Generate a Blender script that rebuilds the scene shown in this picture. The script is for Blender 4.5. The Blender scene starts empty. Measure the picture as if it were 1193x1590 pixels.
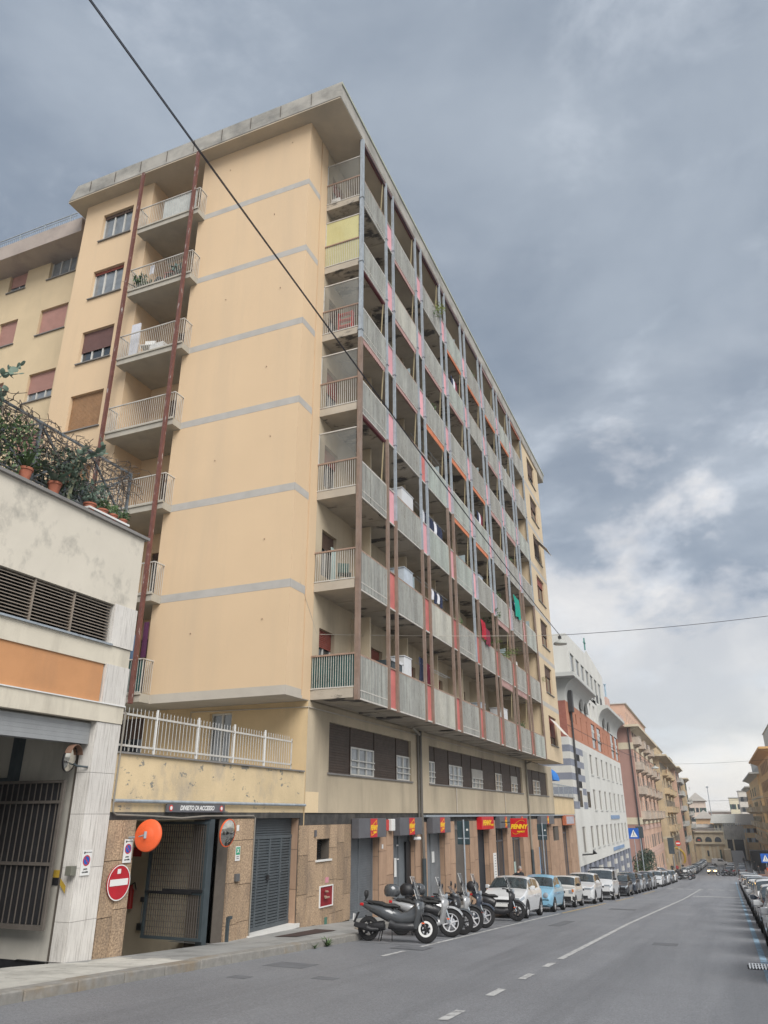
import bpy, bmesh, math, random
from mathutils import Vector, Matrix
RN = random.Random(11)
SC = bpy.context.scene
COL = SC.collection
# ------------------------------------------------------------------ camera
FPX, YAW, PIT, ROLL = 1144.0, math.radians(22.63), math.radians(22.38), math.radians(-0.227)
fw = Vector((-math.sin(YAW)*math.cos(PIT), math.cos(YAW)*math.cos(PIT), math.sin(PIT)))
r0 = Vector((math.cos(YAW), math.sin(YAW), 0)); u0 = r0.cross(fw)
rr = math.cos(ROLL)*r0+math.sin(ROLL)*u0; uu = -math.sin(ROLL)*r0+math.cos(ROLL)*u0
cd = bpy.data.cameras.new('camera'); cam = bpy.data.objects.new('camera', cd); COL.objects.link(cam)
cd.sensor_fit = 'HORIZONTAL'; cd.sensor_width = 36; cd.lens = 36*FPX/1193.0
cd.clip_start = .1; cd.clip_end = 3000
cam.matrix_world = Matrix(((rr.x, uu.x, -fw.x, 0), (rr.y, uu.y, -fw.y, 0), (rr.z, uu.z, -fw.z, 0), (0, 0, 0, 1)))
SC.camera = cam
SC.view_settings.view_transform = 'Standard'; SC.view_settings.look = 'None'
SC.view_settings.gamma = 1; SC.view_settings.use_curve_mapping = False
SC.view_settings.exposure = 1.5
# ------------------------------------------------------------------ overcast sky
SUN_EL, SUN_AZ = 52, 200          # azimuth: compass degrees from +Y towards +X
W = bpy.data.worlds.new('World'); SC.world = W; W.use_nodes = True
def sky():
    nt = W.node_tree; N = nt.nodes; L = nt.links
    for n in list(N): N.remove(n)
    out = N.new('ShaderNodeOutputWorld'); bg = N.new('ShaderNodeBackground'); bg.inputs[1].default_value = .1
    L.new(bg.outputs[0], out.inputs[0])
    st = N.new('ShaderNodeTexSky'); st.sky_type = 'NISHITA'; st.sun_disc = False
    st.sun_elevation = math.radians(SUN_EL); st.sun_rotation = math.radians(SUN_AZ)
    tc = N.new('ShaderNodeTexCoord'); sep = N.new('ShaderNodeSeparateXYZ'); L.new(tc.outputs['Generated'], sep.inputs[0])
    # project directions on a flat cloud deck
    mx = N.new('ShaderNodeMath'); mx.operation = 'MAXIMUM'; L.new(sep.outputs[2], mx.inputs[0]); mx.inputs[1].default_value = 0
    ad = N.new('ShaderNodeMath'); ad.operation = 'ADD'; L.new(mx.outputs[0], ad.inputs[0]); ad.inputs[1].default_value = .42
    dv = N.new('ShaderNodeVectorMath'); dv.operation = 'DIVIDE'; L.new(tc.outputs['Generated'], dv.inputs[0])
    cb = N.new('ShaderNodeCombineXYZ')
    for i in range(2): L.new(ad.outputs[0], cb.inputs[i])
    cb.inputs[2].default_value = 1.0
    L.new(cb.outputs[0], dv.inputs[1])
    def noise(s, d, rough, dist, off):
        mp = N.new('ShaderNodeMapping'); mp.inputs['Location'].default_value = off; L.new(dv.outputs[0], mp.inputs[0])
        n = N.new('ShaderNodeTexNoise'); n.inputs['Scale'].default_value = s; n.inputs['Detail'].default_value = d
        n.inputs['Roughness'].default_value = rough; n.inputs['Distortion'].default_value = dist
        L.new(mp.outputs[0], n.inputs['Vector']); return n
    def ramp(src, stops, interp='EASE'):
        r = N.new('ShaderNodeValToRGB'); r.color_ramp.interpolation = interp; e = r.color_ramp.elements
        while len(e) < len(stops): e.new(.5)
        for k, (p, c) in enumerate(stops): e[k].position = p; e[k].color = (c[0], c[1], c[2], 1)
        L.new(src, r.inputs[0]); return r
    def mix(f, a, b, mode='MIX'):
        m = N.new('ShaderNodeMix'); m.data_type = 'RGBA'; m.blend_type = mode
        if isinstance(f, float): m.inputs[0].default_value = f
        else: L.new(f, m.inputs[0])
        L.new(a, m.inputs[6]); L.new(b, m.inputs[7]); return m.outputs[2]
    n1 = noise(1.9, 7, .55, .35, (3.7, 1.2, 0)); n2 = noise(4.2, 8, .6, .25, (8.1, 2.4, 0)); n3 = noise(3.1, 8, .58, .2, (1.4, 6.3, 0))
    wob = N.new('ShaderNodeMath'); wob.operation = 'MULTIPLY_ADD'; L.new(n3.outputs[0], wob.inputs[0]); wob.inputs[1].default_value = .95; wob.inputs[2].default_value = -.475
    lev = N.new('ShaderNodeMath'); lev.operation = 'ADD'; L.new(mx.outputs[0], lev.inputs[0]); L.new(wob.outputs[0], lev.inputs[1])
    base = ramp(lev.outputs[0], [(0, (.62, .605, .595)), (.24, (.61, .595, .58)), (.30, (.46, .475, .50)), (.36, (.295, .33, .375)), (.58, (.235, .272, .32)), (1, (.29, .33, .38))], 'LINEAR')
    d1 = ramp(n1.outputs[0], [(.34, (.74, .77, .81)), (.64, (1.18, 1.165, 1.14))])
    w1 = ramp(n2.outputs[0], [(.49, (0, 0, 0)), (.72, (1, 1, 1))])
    c1 = mix(1.0, base.outputs[0], d1.outputs[0], 'MULTIPLY')
    wc = N.new('ShaderNodeRGB'); wc.outputs[0].default_value = (.62, .66, .71, 1)
    mulf = N.new('ShaderNodeMath'); mulf.operation = 'MULTIPLY'; mulf.inputs[1].default_value = .42; L.new(w1.outputs[0], mulf.inputs[0])
    c2 = mix(mulf.outputs[0], c1, wc.outputs[0])
    sc = N.new('ShaderNodeVectorMath'); sc.operation = 'SCALE'; sc.inputs['Scale'].default_value = 4.75; L.new(c2, sc.inputs[0])
    c3 = mix(.06, sc.outputs[0], st.outputs[0])
    L.new(c3, bg.inputs[0])
sky()
sd = bpy.data.lights.new('sun', 'SUN'); sd.energy = 1.5; sd.angle = math.radians(42); sd.color = (1, .965, .92)
so = bpy.data.objects.new('sun', sd); COL.objects.link(so)
a_, e_ = math.radians(SUN_AZ), math.radians(SUN_EL)
sdir = Vector((-math.sin(a_)*math.cos(e_)*-1, math.cos(a_)*math.cos(e_), math.sin(e_)))
sdir = Vector((.52, -.50, .72)).normalized()      # soft light from behind the viewer, over the street
so.rotation_euler = sdir.to_track_quat('Z', 'Y').to_euler()
# ------------------------------------------------------------------ helpers
def lin(v): v /= 255.0; return v/12.92 if v <= .04045 else ((v+.055)/1.055)**2.4
def rgb(r, g, b, k=1.0): return (lin(r)*k, lin(g)*k, lin(b)*k)
MATS = {}
def mat(name, col, rough=.8, var=.12, scale=3., bump=.15, bscale=60., metal=0., dirt=None, dscale=(1.2, 1.2, .25), damt=.45, rnd=0., spec=.4, trans=0., alpha=1., coat=0., emit=0., dthr=(.48, .72)):
    if name in MATS: return MATS[name]
    m = bpy.data.materials.new(name); m.use_nodes = True; nt = m.node_tree; N = nt.nodes; L = nt.links
    b = N['Principled BSDF']; b.inputs['Roughness'].default_value = rough; b.inputs['Metallic'].default_value = metal
    b.inputs['Specular IOR Level'].default_value = spec; b.inputs['Transmission Weight'].default_value = trans
    b.inputs['Alpha'].default_value = alpha; b.inputs['Coat Weight'].default_value = coat
    g = N.new('ShaderNodeNewGeometry')
    def noi(vec, s, d=4, r=.6):
        n = N.new('ShaderNodeTexNoise'); n.inputs['Scale'].default_value = s; n.inputs['Detail'].default_value = d; n.inputs['Roughness'].default_value = r
        L.new(vec, n.inputs['Vector']); return n.outputs[0]
    def mr(src, a0, a1, b0, b1):
        q = N.new('ShaderNodeMapRange'); L.new(src, q.inputs[0])
        for i, v in enumerate((a0, a1, b0, b1)): q.inputs[i+1].default_value = v
        return q.outputs[0]
    def mixc(f, a, c2):
        x = N.new('ShaderNodeMix'); x.data_type = 'RGBA'; L.new(f, x.inputs[0])
        if isinstance(a, tuple): x.inputs[6].default_value = (*a, 1)
        else: L.new(a, x.inputs[6])
        if isinstance(c2, tuple): x.inputs[7].default_value = (*c2, 1)
        else: L.new(c2, x.inputs[7])
        return x.outputs[2]
    cur = mixc(mr(noi(g.outputs['Position'], scale), .3, .7, 0, 1), tuple(c*(1-var) for c in col), tuple(min(1, c*(1+var)) for c in col))
    if rnd:
        oi = N.new('ShaderNodeObjectInfo'); hs = N.new('ShaderNodeHueSaturation')
        L.new(mr(oi.outputs['Random'], 0, 1, 1-rnd, 1+rnd), hs.inputs['Value']); L.new(cur, hs.inputs['Color']); cur = hs.outputs[0]
    if dirt:
        mp = N.new('ShaderNodeMapping'); mp.inputs['Scale'].default_value = dscale; L.new(g.outputs['Position'], mp.inputs[0])
        f = mr(noi(mp.outputs[0], 1.0, 7, .65), dthr[0], dthr[1], 0, damt)
        cur = mixc(f, cur, dirt)
    L.new(cur, b.inputs['Base Color'])
    if bump:
        bp = N.new('ShaderNodeBump'); bp.inputs['Strength'].default_value = bump; bp.inputs['Distance'].default_value = .02
        L.new(noi(g.outputs['Position'], bscale, 3), bp.inputs['Height']); L.new(bp.outputs[0], b.inputs['Normal'])
    if emit:
        b.inputs['Emission Color'].default_value = (*col, 1); b.inputs['Emission Strength'].default_value = emit
    MATS[name] = m; return m
ORG = {}
def props(o, label=None, cat=None, group=None, kind=None):
    if label: o['label'] = label
    if cat: o['category'] = cat
    if group: o['group'] = group
    if kind: o['kind'] = kind
    return o
def thing(name, label, cat, loc=(0, 0, 0), group=None):
    o = bpy.data.objects.new(name, None); COL.objects.link(o); o.location = loc; o.empty_display_size = .1
    ORG[o] = Vector(loc); return props(o, label, cat, group)
class Fr:      # frame of a facade. E faces +x, Wd faces -x, S faces -y, N faces +y
    def __init__(s, k, p): s.k = k; s.p = p
    def __call__(s, a, b, c=0.):
        if s.k == 'E': return (s.p+c, a, b)
        if s.k == 'W': return (s.p-c, a, b)
        if s.k == 'S': return (a, s.p-c, b)
        return (a, s.p+c, b)
ID = lambda a, b, c=0.: (a, b, c)
class MB:
    def __init__(s): s.v = []; s.f = []
    def add(s, vs, fs):
        n = len(s.v); s.v += [tuple(v) for v in vs]; s.f += [tuple(n+i for i in f) for f in fs]; return s
    def box(s, x0, x1, y0, y1, z0, z1, fr=ID):
        return s.add([fr(*p) for p in ((x0, y0, z0), (x1, y0, z0), (x1, y1, z0), (x0, y1, z0), (x0, y0, z1), (x1, y0, z1), (x1, y1, z1), (x0, y1, z1))],
                     [(0, 3, 2, 1), (4, 5, 6, 7), (0, 1, 5, 4), (1, 2, 6, 5), (2, 3, 7, 6), (3, 0, 4, 7)])
    def fb(s, fr, a0, a1, b0, b1, c0, c1): return s.box(a0, a1, b0, b1, c0, c1, fr)
    def quad(s, *p): return s.add(p, [tuple(range(len(p)))])
    def bar(s, p, q, w, h=None, up=(0, 0, 1)):      # rectangular bar
        p = Vector(p); q = Vector(q); h = h or w; d = (q-p).normalized(); u_ = Vector(up)
        if abs(d.dot(u_)) > .95: u_ = Vector((0, 1, 0))
        a = d.cross(u_).normalized()*w/2; b = a.cross(d).normalized()*h/2
        return s.add([p-a-b, p+a-b, p+a+b, p-a+b, q-a-b, q+a-b, q+a+b, q-a+b], [(0, 3, 2, 1), (4, 5, 6, 7), (0, 1, 5, 4), (1, 2, 6, 5), (2, 3, 7, 6), (3, 0, 4, 7)])
    def tube(s, pts, r, n=8, cap=True):
        pts = [Vector(p) for p in pts]; rs = r if isinstance(r, (list, tuple)) else [r]*len(pts); base = len(s.v); pa = None
        for i, p in enumerate(pts):
            d = (pts[min(i+1, len(pts)-1)]-pts[max(i-1, 0)]).normalized()
            if pa is None: pa = d.orthogonal().normalized()
            pa = (pa-d*pa.dot(d)).normalized(); b = d.cross(pa)
            for k in range(n):
                t = 2*math.pi*k/n; s.v.append(tuple(p+(pa*math.cos(t)+b*math.sin(t))*rs[i]))
        for i in range(len(pts)-1):
            for k in range(n):
                a = base+i*n+k; c = base+i*n+(k+1) % n; s.f.append((a, c, c+n, a+n))
        if cap: s.f.append(tuple(base+k for k in range(n))[::-1]); s.f.append(tuple(base+(len(pts)-1)*n+k for k in range(n)))
        return s
    def lathe(s, c, ax, prof, n=20):      # prof: (distance along axis, radius)
        c = Vector(c); ax = Vector(ax).normalized(); a = ax.orthogonal().normalized(); b = ax.cross(a); base = len(s.v)
        for h, r in prof:
            for k in range(n):
                t = 2*math.pi*k/n; s.v.append(tuple(c+ax*h+(a*math.cos(t)+b*math.sin(t))*r))
        for i in range(len(prof)-1):
            for k in range(n):
                p = base+i*n+k; q = base+i*n+(k+1) % n; s.f.append((p, q, q+n, p+n))
        return s
    def disc(s, c, ax, r, n=20, th=.01): return s.lathe(c, ax, [(0, .0005), (0, r), (th, r), (th, .0005)], n)
    def grid(s, fn, ns, nt):
        base = len(s.v)
        for i in range(ns+1):
            for j in range(nt+1): s.v.append(tuple(fn(i/ns, j/nt)))
        for i in range(ns):
            for j in range(nt):
                a = base+i*(nt+1)+j; s.f.append((a, a+1, a+nt+2, a+nt+1))
        return s
    def loft(s, secs, cap=True):
        n = len(secs[0]); base = len(s.v)
        for q in secs: s.v += [tuple(p) for p in q]
        for i in range(len(secs)-1):
            for k in range(n):
                a = base+i*n+k; b = base+i*n+(k+1) % n; s.f.append((a, b, b+n, a+n))
        if cap: s.f.append(tuple(base+k for k in range(n))[::-1]); s.f.append(tuple(base+(len(secs)-1)*n+k for k in range(n)))
        return s
    def wall(s, fr, a0, a1, b0, b1, holes=(), depth=.2, back=False):
        A = sorted({a0, a1, *[h[0] for h in holes], *[h[1] for h in holes]}); B = sorted({b0, b1, *[h[2] for h in holes], *[h[3] for h in holes]})
        A = [a for a in A if a0-1e-6 <= a <= a1+1e-6]; B = [b for b in B if b0-1e-6 <= b <= b1+1e-6]
        for i in range(len(A)-1):
            for j in range(len(B)-1):
                ca = (A[i]+A[i+1])/2; cb = (B[j]+B[j+1])/2
                if any(h[0] < ca < h[1] and h[2] < cb < h[3] for h in holes): continue
                s.quad(fr(A[i], B[j], 0), fr(A[i+1], B[j], 0), fr(A[i+1], B[j+1], 0), fr(A[i], B[j+1], 0))
        for h in holes:
            x0, x1, y0, y1 = h[:4]; d = -depth
            s.quad(fr(x0, y0, 0), fr(x0, y0, d), fr(x0, y1, d), fr(x0, y1, 0)); s.quad(fr(x1, y0, 0), fr(x1, y0, d), fr(x1, y1, d), fr(x1, y1, 0))
            s.quad(fr(x0, y0, 0), fr(x1, y0, 0), fr(x1, y0, d), fr(x0, y0, d)); s.quad(fr(x0, y1, 0), fr(x1, y1, 0), fr(x1, y1, d), fr(x0, y1, d))
            if back: s.quad(fr(x0, y0, d), fr(x1, y0, d), fr(x1, y1, d), fr(x0, y1, d))
        return s
    def mesh(s, name, m, org=Vector((0, 0, 0)), smooth=False, bevel=0, weld=False):
        me = bpy.data.meshes.new(name); me.from_pydata([(v[0]-org[0], v[1]-org[1], v[2]-org[2]) for v in s.v], [], s.f)
        if bevel or weld:
            bm = bmesh.new(); bm.from_mesh(me)
            if weld: bmesh.ops.remove_doubles(bm, verts=bm.verts, dist=1e-4)
            bmesh.ops.recalc_face_normals(bm, faces=bm.faces)
            if bevel: bmesh.ops.bevel(bm, geom=[e for e in bm.edges if e.is_manifold and e.calc_face_angle(0) > .6], offset=bevel, segments=2, profile=.5, affect='EDGES', clamp_overlap=True)
            bm.to_mesh(me); bm.free()
        me.materials.append(m)
        if smooth:
            me.polygons.foreach_set('use_smooth', [True]*len(me.polygons))
            try: me.set_sharp_from_angle(angle=math.radians(smooth if smooth > 1 else 38))
            except Exception: pass
        me.update(); return me
    def build(s, name, m, parent=None, label=None, cat=None, group=None, kind=None, **k):
        org = ORG.get(parent, Vector((0, 0, 0))) if parent else Vector((0, 0, 0))
        if parent is None and kind != 'structure' and s.v:      # a thing made of one mesh: origin at its base
            xs = [v[0] for v in s.v]; ys = [v[1] for v in s.v]; zs = [v[2] for v in s.v]
            org = Vector(((min(xs)+max(xs))/2, (min(ys)+max(ys))/2, min(zs)))
        o = bpy.data.objects.new(name, s.mesh(name, m, org, **k)); COL.objects.link(o)
        if parent: o.parent = parent
        else: o.location = org
        ORG[o] = org; return props(o, label, cat, group, kind)
UB = {}
def piece(name, m, parent, fr, a0, a1, b0, b1, c0, c1, bevel=.006):      # a scaled box that shares one mesh
    p = Vector(fr(a0, b0, c0)); q = Vector(fr(a1, b1, c1)); lo = Vector(map(min, p, q)); hi = Vector(map(max, p, q))
    key = (name, m.name)
    if key not in UB: UB[key] = MB().box(-.5, .5, -.5, .5, -.5, .5).mesh(name, m, bevel=0)
    o = bpy.data.objects.new(name, UB[key]); COL.objects.link(o); o.location = (lo+hi)/2-(ORG.get(parent) if parent else Vector((0, 0, 0)))
    o.scale = hi-lo; o.parent = parent; return o
def dup(o, loc=None, rot=None, parent=None, label=None, group=None):
    c = o.copy(); COL.objects.link(c)
    if parent: c.parent = parent
    if loc is not None: c.location = loc; ORG[c] = Vector(loc)
    if rot is not None: c.rotation_euler = rot
    if label: c['label'] = label
    if group: c['group'] = group
    for ch in list(o.children): dup(ch, parent=c)
    return c
def text(s, size, m, parent, fr, a, b, c=.004, bold=.0, shear=0., align='CENTER', name='lettering', sx=1., thick=.002):
    cu = bpy.data.curves.new('t', 'FONT'); cu.body = s; cu.size = size; cu.offset = bold; cu.shear = shear; cu.extrude = thick; cu.align_x = align; cu.align_y = 'CENTER'
    t = bpy.data.objects.new('t', cu); COL.objects.link(t); dg = bpy.context.evaluated_depsgraph_get()
    me = bpy.data.meshes.new_from_object(t.evaluated_get(dg)); bpy.data.objects.remove(t)
    mb = MB(); mb.v = [fr(a+v.co.x*sx, b+v.co.y, c+v.co.z) for v in me.vertices]; mb.f = [tuple(p.vertices) for p in me.polygons]
    return mb.build(name, m, parent)
PRF = [(-40, .9), (0, -1.66), (60, -5.35), (91, -7.05), (107, -7.85), (130, -8.95), (175, -11.0), (230, -12.3), (320, -13.5), (3000, -13.5)]
def zr(y):
    for (a, b), (c, d) in zip(PRF, PRF[1:]):
        if y <= c: return b+(d-b)*(y-a)/(c-a)
    return -13.5
def dx(y): return .015*max(0, min(y, 240)-30)      # the street narrows a little down the hill
def zk(y): return zr(y)+.13
ZW = [(-40, -.3), (0, -1.72), (9.8, -2.15), (11.5, -2.31), (16, -2.6), (19, -2.68), (24, -2.98), (40, -3.95), (64, -5.42), (3000, -13.3)]
def zw(y):      # pavement level along the house walls
    if y > 64: return zr(y)+.2
    for (a, b), (c, d) in zip(ZW, ZW[1:]):
        if y <= c: return b+(d-b)*(y-a)/(c-a)
XK = -8.5
def xk(y): return XK if y < 19.6 else (XK-.9*min(1, (y-19.6)/1.0) if y < 30 else -9.4+dx(y))
def zin(y): return -10.5 if (y < 11.15 or 12.5 < y < 15.45) else -11.6
def zs(x, y):
    k = xk(y); t = max(0, min(1, (k-x)/(k+10.5))) if k > -10.5 else 1
    return zk(y)*(1-t)+zw(y)*t
# ------------------------------------------------------------------ materials
cream = mat('cream_plaster', (.57, .455, .305), .9, .07, .6, .12, 40, dirt=(.34, .27, .19), dscale=(.5, .5, .12), damt=.35)
cream_side = mat('peach_plaster', (.63, .468, .30), .9, .03, .35, .10, 40, dirt=(.45, .36, .26), dscale=(.9, .9, .07), damt=.30, dthr=(.46, .7))
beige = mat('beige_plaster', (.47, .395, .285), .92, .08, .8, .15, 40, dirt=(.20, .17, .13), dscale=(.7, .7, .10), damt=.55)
pale = mat('pale_yellow_plaster', (.60, .475, .305), .9, .06, .6, .1, 40, dirt=(.4, .33, .22), damt=.3)
ochre = mat('old_yellow_plaster', (.61, .48, .295), .92, .10, 1.1, .3, 25, dirt=(.36, .31, .25), dscale=(1.4, 1.4, .8), damt=.6, dthr=(.5, .64))
grey_band = mat('grey_band', (.42, .40, .37), .9, .08, 2, .1)
concrete = mat('weathered_concrete', (.36, .345, .31), .93, .14, 1.2, .3, 30, dirt=(.15, .15, .14), dscale=(1.0, 1.0, .35), damt=.7)
fascia_m = mat('concrete_fascia', (.42, .40, .36), .93, .12, 1.0, .3, 30, dirt=(.17, .17, .16), dscale=(.9, .9, 1.6), damt=.75, dthr=(.42, .68))
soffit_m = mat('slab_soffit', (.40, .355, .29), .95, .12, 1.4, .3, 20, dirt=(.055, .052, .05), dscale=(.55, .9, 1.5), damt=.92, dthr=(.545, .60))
roof_soffit = mat('roof_soffit', (.50, .43, .33), .95, .08, .7, .1, 20, dirt=(.30, .27, .23), dscale=(.5, .5, .5), damt=.5)
galv = mat('galvanised_steel', (.33, .37, .405), .6, .14, 6, .08, metal=.15, dirt=(.16, .15, .14), dscale=(6, 6, 1.2), damt=.5)
brownp = mat('brown_painted_steel', (.215, .15, .115), .65, .15, 5, .1, dirt=(.30, .26, .23), dscale=(6, 6, 1), damt=.5)
rust = mat('rusty_red_paint', (.145, .058, .045), .7, .2, 5, .2, dirt=(.42, .38, .36), dscale=(9, 9, 2.2), damt=.9, dthr=(.60, .66))
railw = mat('grey_white_rail_paint', (.50, .48, .44), .6, .12, 6, .05, dirt=(.25, .16, .11), dscale=(4, 4, 4), damt=.7, dthr=(.58, .7))
rustrail = mat('rusted_handrail', (.30, .205, .155), .8, .2, 6, .1)
ribbed = mat('ribbed_glass_panel', (.265, .285, .27), .38, .22, 1.2, .1, dirt=(.075, .08, .072), dscale=(9, 9, .6), damt=.85, rnd=.3, dthr=(.42, .68), alpha=.86)
ribgreen = mat('greenish_ribbed_panel', (.29, .36, .335), .38, .12, 1.2, .1, dirt=(.09, .115, .105), dscale=(9, 9, .55), damt=.75, rnd=.10)
ribpale = mat('pale_ribbed_panel', (.44, .44, .385), .45, .12, 1.2, .1, dirt=(.17, .17, .145), dscale=(8, 8, .5), damt=.55, rnd=.08)
yellowp = mat('yellow_sheet', (.50, .47, .24), .5, .08, 1, .05, dirt=(.42, .36, .14), dscale=(2, 2, .4), damt=.6)
darkgreen = mat('dark_green_sheet', (.018, .065, .06), .4, .3, 3, .05)
pink = mat('pink_divider_panel', (.66, .33, .36), .6, .10, 1.4, .05, rnd=.08, dirt=(.45, .24, .25), damt=.4)
redp = mat('faded_red_divider_panel', (.47, .14, .125), .6, .18, 1.4, .05, rnd=.08, dirt=(.32, .10, .10), damt=.55)
screen = mat('dusty_screen_glass', (.26, .265, .245), .12, .2, 1, .02, alpha=.5, dirt=(.16, .16, .15), damt=.6)
glass = mat('window_glass', (.035, .045, .055), .06, .2, 1, 0, spec=.9)
glassl = mat('window_glass_with_curtain', (.22, .24, .255), .08, .25, 2.5, 0, spec=.9, rnd=.15)
whitef = mat('white_window_frame', (.56, .55, .51), .5, .05, 4, .02)
browns = mat('brown_roller_shutter', (.10, .06, .042), .65, .15, 3, .1, rnd=.12)
brownl = mat('light_brown_shutter', (.30, .17, .085), .65, .15, 3, .1, rnd=.08)
mauve = mat('dusty_pink_shutter', (.42, .23, .19), .7, .08, 3, .1, rnd=.06)
redsh = mat('red_brown_shutter', (.25, .065, .045), .65, .15, 3, .1, rnd=.1)
darkbrown = mat('dark_wood_panel', (.060, .040, .029), .6, .25, 4, .12, dirt=(.085, .062, .05), dscale=(.6, .6, 9), damt=.7)
sill = mat('grey_slate_sill', (.20, .19, .18), .8, .1, 5, .1)
marble = mat('white_marble', (.62, .61, .58), .5, .06, 3, .03)
trav = mat('travertine_slab', (.60, .575, .535), .75, .07, 2, .25, 30, dirt=(.27, .245, .22), dscale=(34, 34, 1.6), damt=.6, rnd=.05, dthr=(.50, .66))
stone = mat('rough_pink_stone_block', (.355, .255, .168), .95, .45, 26, 1.0, 30, rnd=.2, dirt=(.15, .115, .09), dscale=(1.8, 1.8, .7), damt=.8)
stone2 = mat('striped_pink_stone_block', (.37, .245, .165), .85, .10, 2, .25, 40, rnd=.12, dirt=(.24, .155, .11), dscale=(14, 14, .6), damt=.6)
mortar = mat('dark_mortar', (.10, .085, .07), .95, .1, 8, .2)
lintel_m = mat('dark_slate_lintel', (.050, .048, .045), .8, .35, 4, .2, dirt=(.16, .14, .12), dscale=(3, 3, 2), damt=.5)
white_wall = mat('grubby_white_wall', (.60, .555, .47), .92, .05, .8, .15, 40, dirt=(.185, .18, .165), dscale=(1.4, 1.4, 1.1), damt=.8, dthr=(.52, .72))
beam_m = mat('cream_beam', (.60, .55, .45), .9, .06, 1.5, .15, 40, dirt=(.3, .27, .22), dscale=(2, 2, .5), damt=.5)
orangep = mat('orange_plaster', (.50, .25, .115), .9, .08, 1.5, .15, 40, dirt=(.36, .2, .11), damt=.5)
louvre_m = mat('grey_brown_louvre', (.245, .205, .165), .7, .1, 4, .05, rnd=.06)
dark = mat('dark_void', (.012, .012, .013), .9, .2, 2, 0)
greyshut = mat('grey_steel_shutter', (.30, .31, .315), .5, .08, 3, .05, metal=.2)
navyshut = mat('blue_grey_door_steel', (.135, .148, .16), .5, .12, 3, .05, rnd=.05)
signgrey = mat('grey_sign_box', (.105, .105, .115), .5, .15, 2, .03)
signred = mat('red_sign_face', (.50, .014, .022), .4, .08, 2, .02)
signyel = mat('yellow_sign_letters', (.80, .50, .02), .5, .03, 2, 0)
plastic_w = mat('white_plastic', (.68, .68, .66), .45, .04, 3, 0)
black = mat('black_plastic', (.018, .018, .020), .5, .2, 6, .05)
red = mat('bright_red_paint', (.52, .03, .022), .35, .1, 3, .02)
orange = mat('orange_red_mirror_shell', (.72, .115, .035), .42, .08, 5, .02)
mirror_m = mat('mirror', (.62, .60, .54), .07, .04, 2, 0, metal=1.)
blue_s = mat('blue_sign_face', (.012, .10, .42), .4, .06, 3, 0)
greens = mat('green_sign_face', (.012, .30, .16), .4, .06, 3, 0)
wsign = mat('white_sign_face', (.70, .70, .68), .4, .03, 3, 0)
gatem = mat('dark_blue_grey_gate_paint', (.045, .06, .068), .5, .15, 4, .05)
gatebr = mat('brown_grey_gate_paint', (.105, .092, .08), .6, .12, 4, .05)
ramp_w = mat('ramp_wall_cream', (.66, .58, .44), .9, .06, 1.5, .1, dirt=(.25, .22, .17), damt=.4)
tyre = mat('tyre_rubber', (.016, .016, .017), .85, .2, 20, .1)
alloy = mat('alloy_wheel', (.48, .48, .49), .35, .1, 10, 0, metal=.3)
chrome = mat('chrome', (.65, .65, .66), .15, .05, 10, 0, metal=1.)
lampg = mat('headlight_glass', (.27, .30, .33), .08, .2, 30, 0, spec=.9, coat=.5)
redlamp = mat('red_light_glass', (.42, .012, .014), .15, .2, 30, 0, coat=.5)
carglass = mat('car_glass', (.035, .045, .05), .04, .3, 3, 0, spec=1.)
leaf = mat('leaf_green', (.060, .105, .035), .6, .4, 5, .1, rnd=.2)
leafg = mat('blue_green_cactus', (.105, .155, .115), .6, .25, 4, .1, rnd=.2)
twig = mat('dry_twigs', (.115, .092, .075), .9, .3, 8, .1)
terra = mat('terracotta_pot', (.36, .125, .075), .85, .1, 6, .1)
iron = mat('dark_iron', (.04, .04, .042), .6, .2, 8, .1)
# ------------------------------------------------------------------ ground, road, pavements
asph = mat('asphalt', (.19, .195, .207), .52, .10, .35, .5, 160, dirt=(.135, .14, .15), dscale=(1.1, .045, .5), damt=.85, dthr=(.46, .66))
asph2 = mat('asphalt_patch', (.128, .132, .14), .85, .15, 3, .4, 120)
pave = mat('grey_pavement', (.28, .278, .265), .85, .14, 1.2, .3, 90, dirt=(.12, .118, .11), dscale=(1.3, 1.3, 1), damt=.7)
slabm = mat('pale_paving_slab', (.46, .445, .40), .85, .10, 3, .25, 60, rnd=.10, dirt=(.18, .17, .15), dscale=(1.8, 1.8, 1), damt=.6)
kerbm = mat('granite_kerb', (.235, .225, .205), .85, .16, 9, .4, 60, rnd=.08, dirt=(.22, .15, .07), dscale=(.8, .8, .8), damt=.5, dthr=(.52, .64))
paint = mat('road_paint', (.44, .44, .43), .7, .10, 6, .3, 100, dirt=(.14, .14, .145), dscale=(7, 7, 1), damt=.8, dthr=(.48, .66))
painty = mat('yellow_road_paint', (.50, .36, .17), .7, .1, 6, .3, 100, dirt=(.14, .14, .14), dscale=(7, 7, 1), damt=.8, dthr=(.45, .62))
paintb = mat('light_blue_road_paint', (.24, .36, .46), .7, .1, 6, .3, 100, dirt=(.13, .14, .15), dscale=(6, 4, 1), damt=.75, dthr=(.48, .66))
earth = mat('city_ground', (.16, .155, .145), .95, .15, .05, .1)
nt = asph.node_tree      # fine stone chips in the asphalt
b_ = nt.nodes['Principled BSDF']; src = b_.inputs['Base Color'].links[0].from_socket
g_ = nt.nodes.new('ShaderNodeNewGeometry'); v_ = nt.nodes.new('ShaderNodeTexVoronoi'); v_.inputs['Scale'].default_value = 55
nt.links.new(g_.outputs['Position'], v_.inputs['Vector']); q_ = nt.nodes.new('ShaderNodeMapRange'); nt.links.new(v_.outputs['Color'], q_.inputs[0])
q_.inputs[3].default_value = .72; q_.inputs[4].default_value = 1.3
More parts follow.
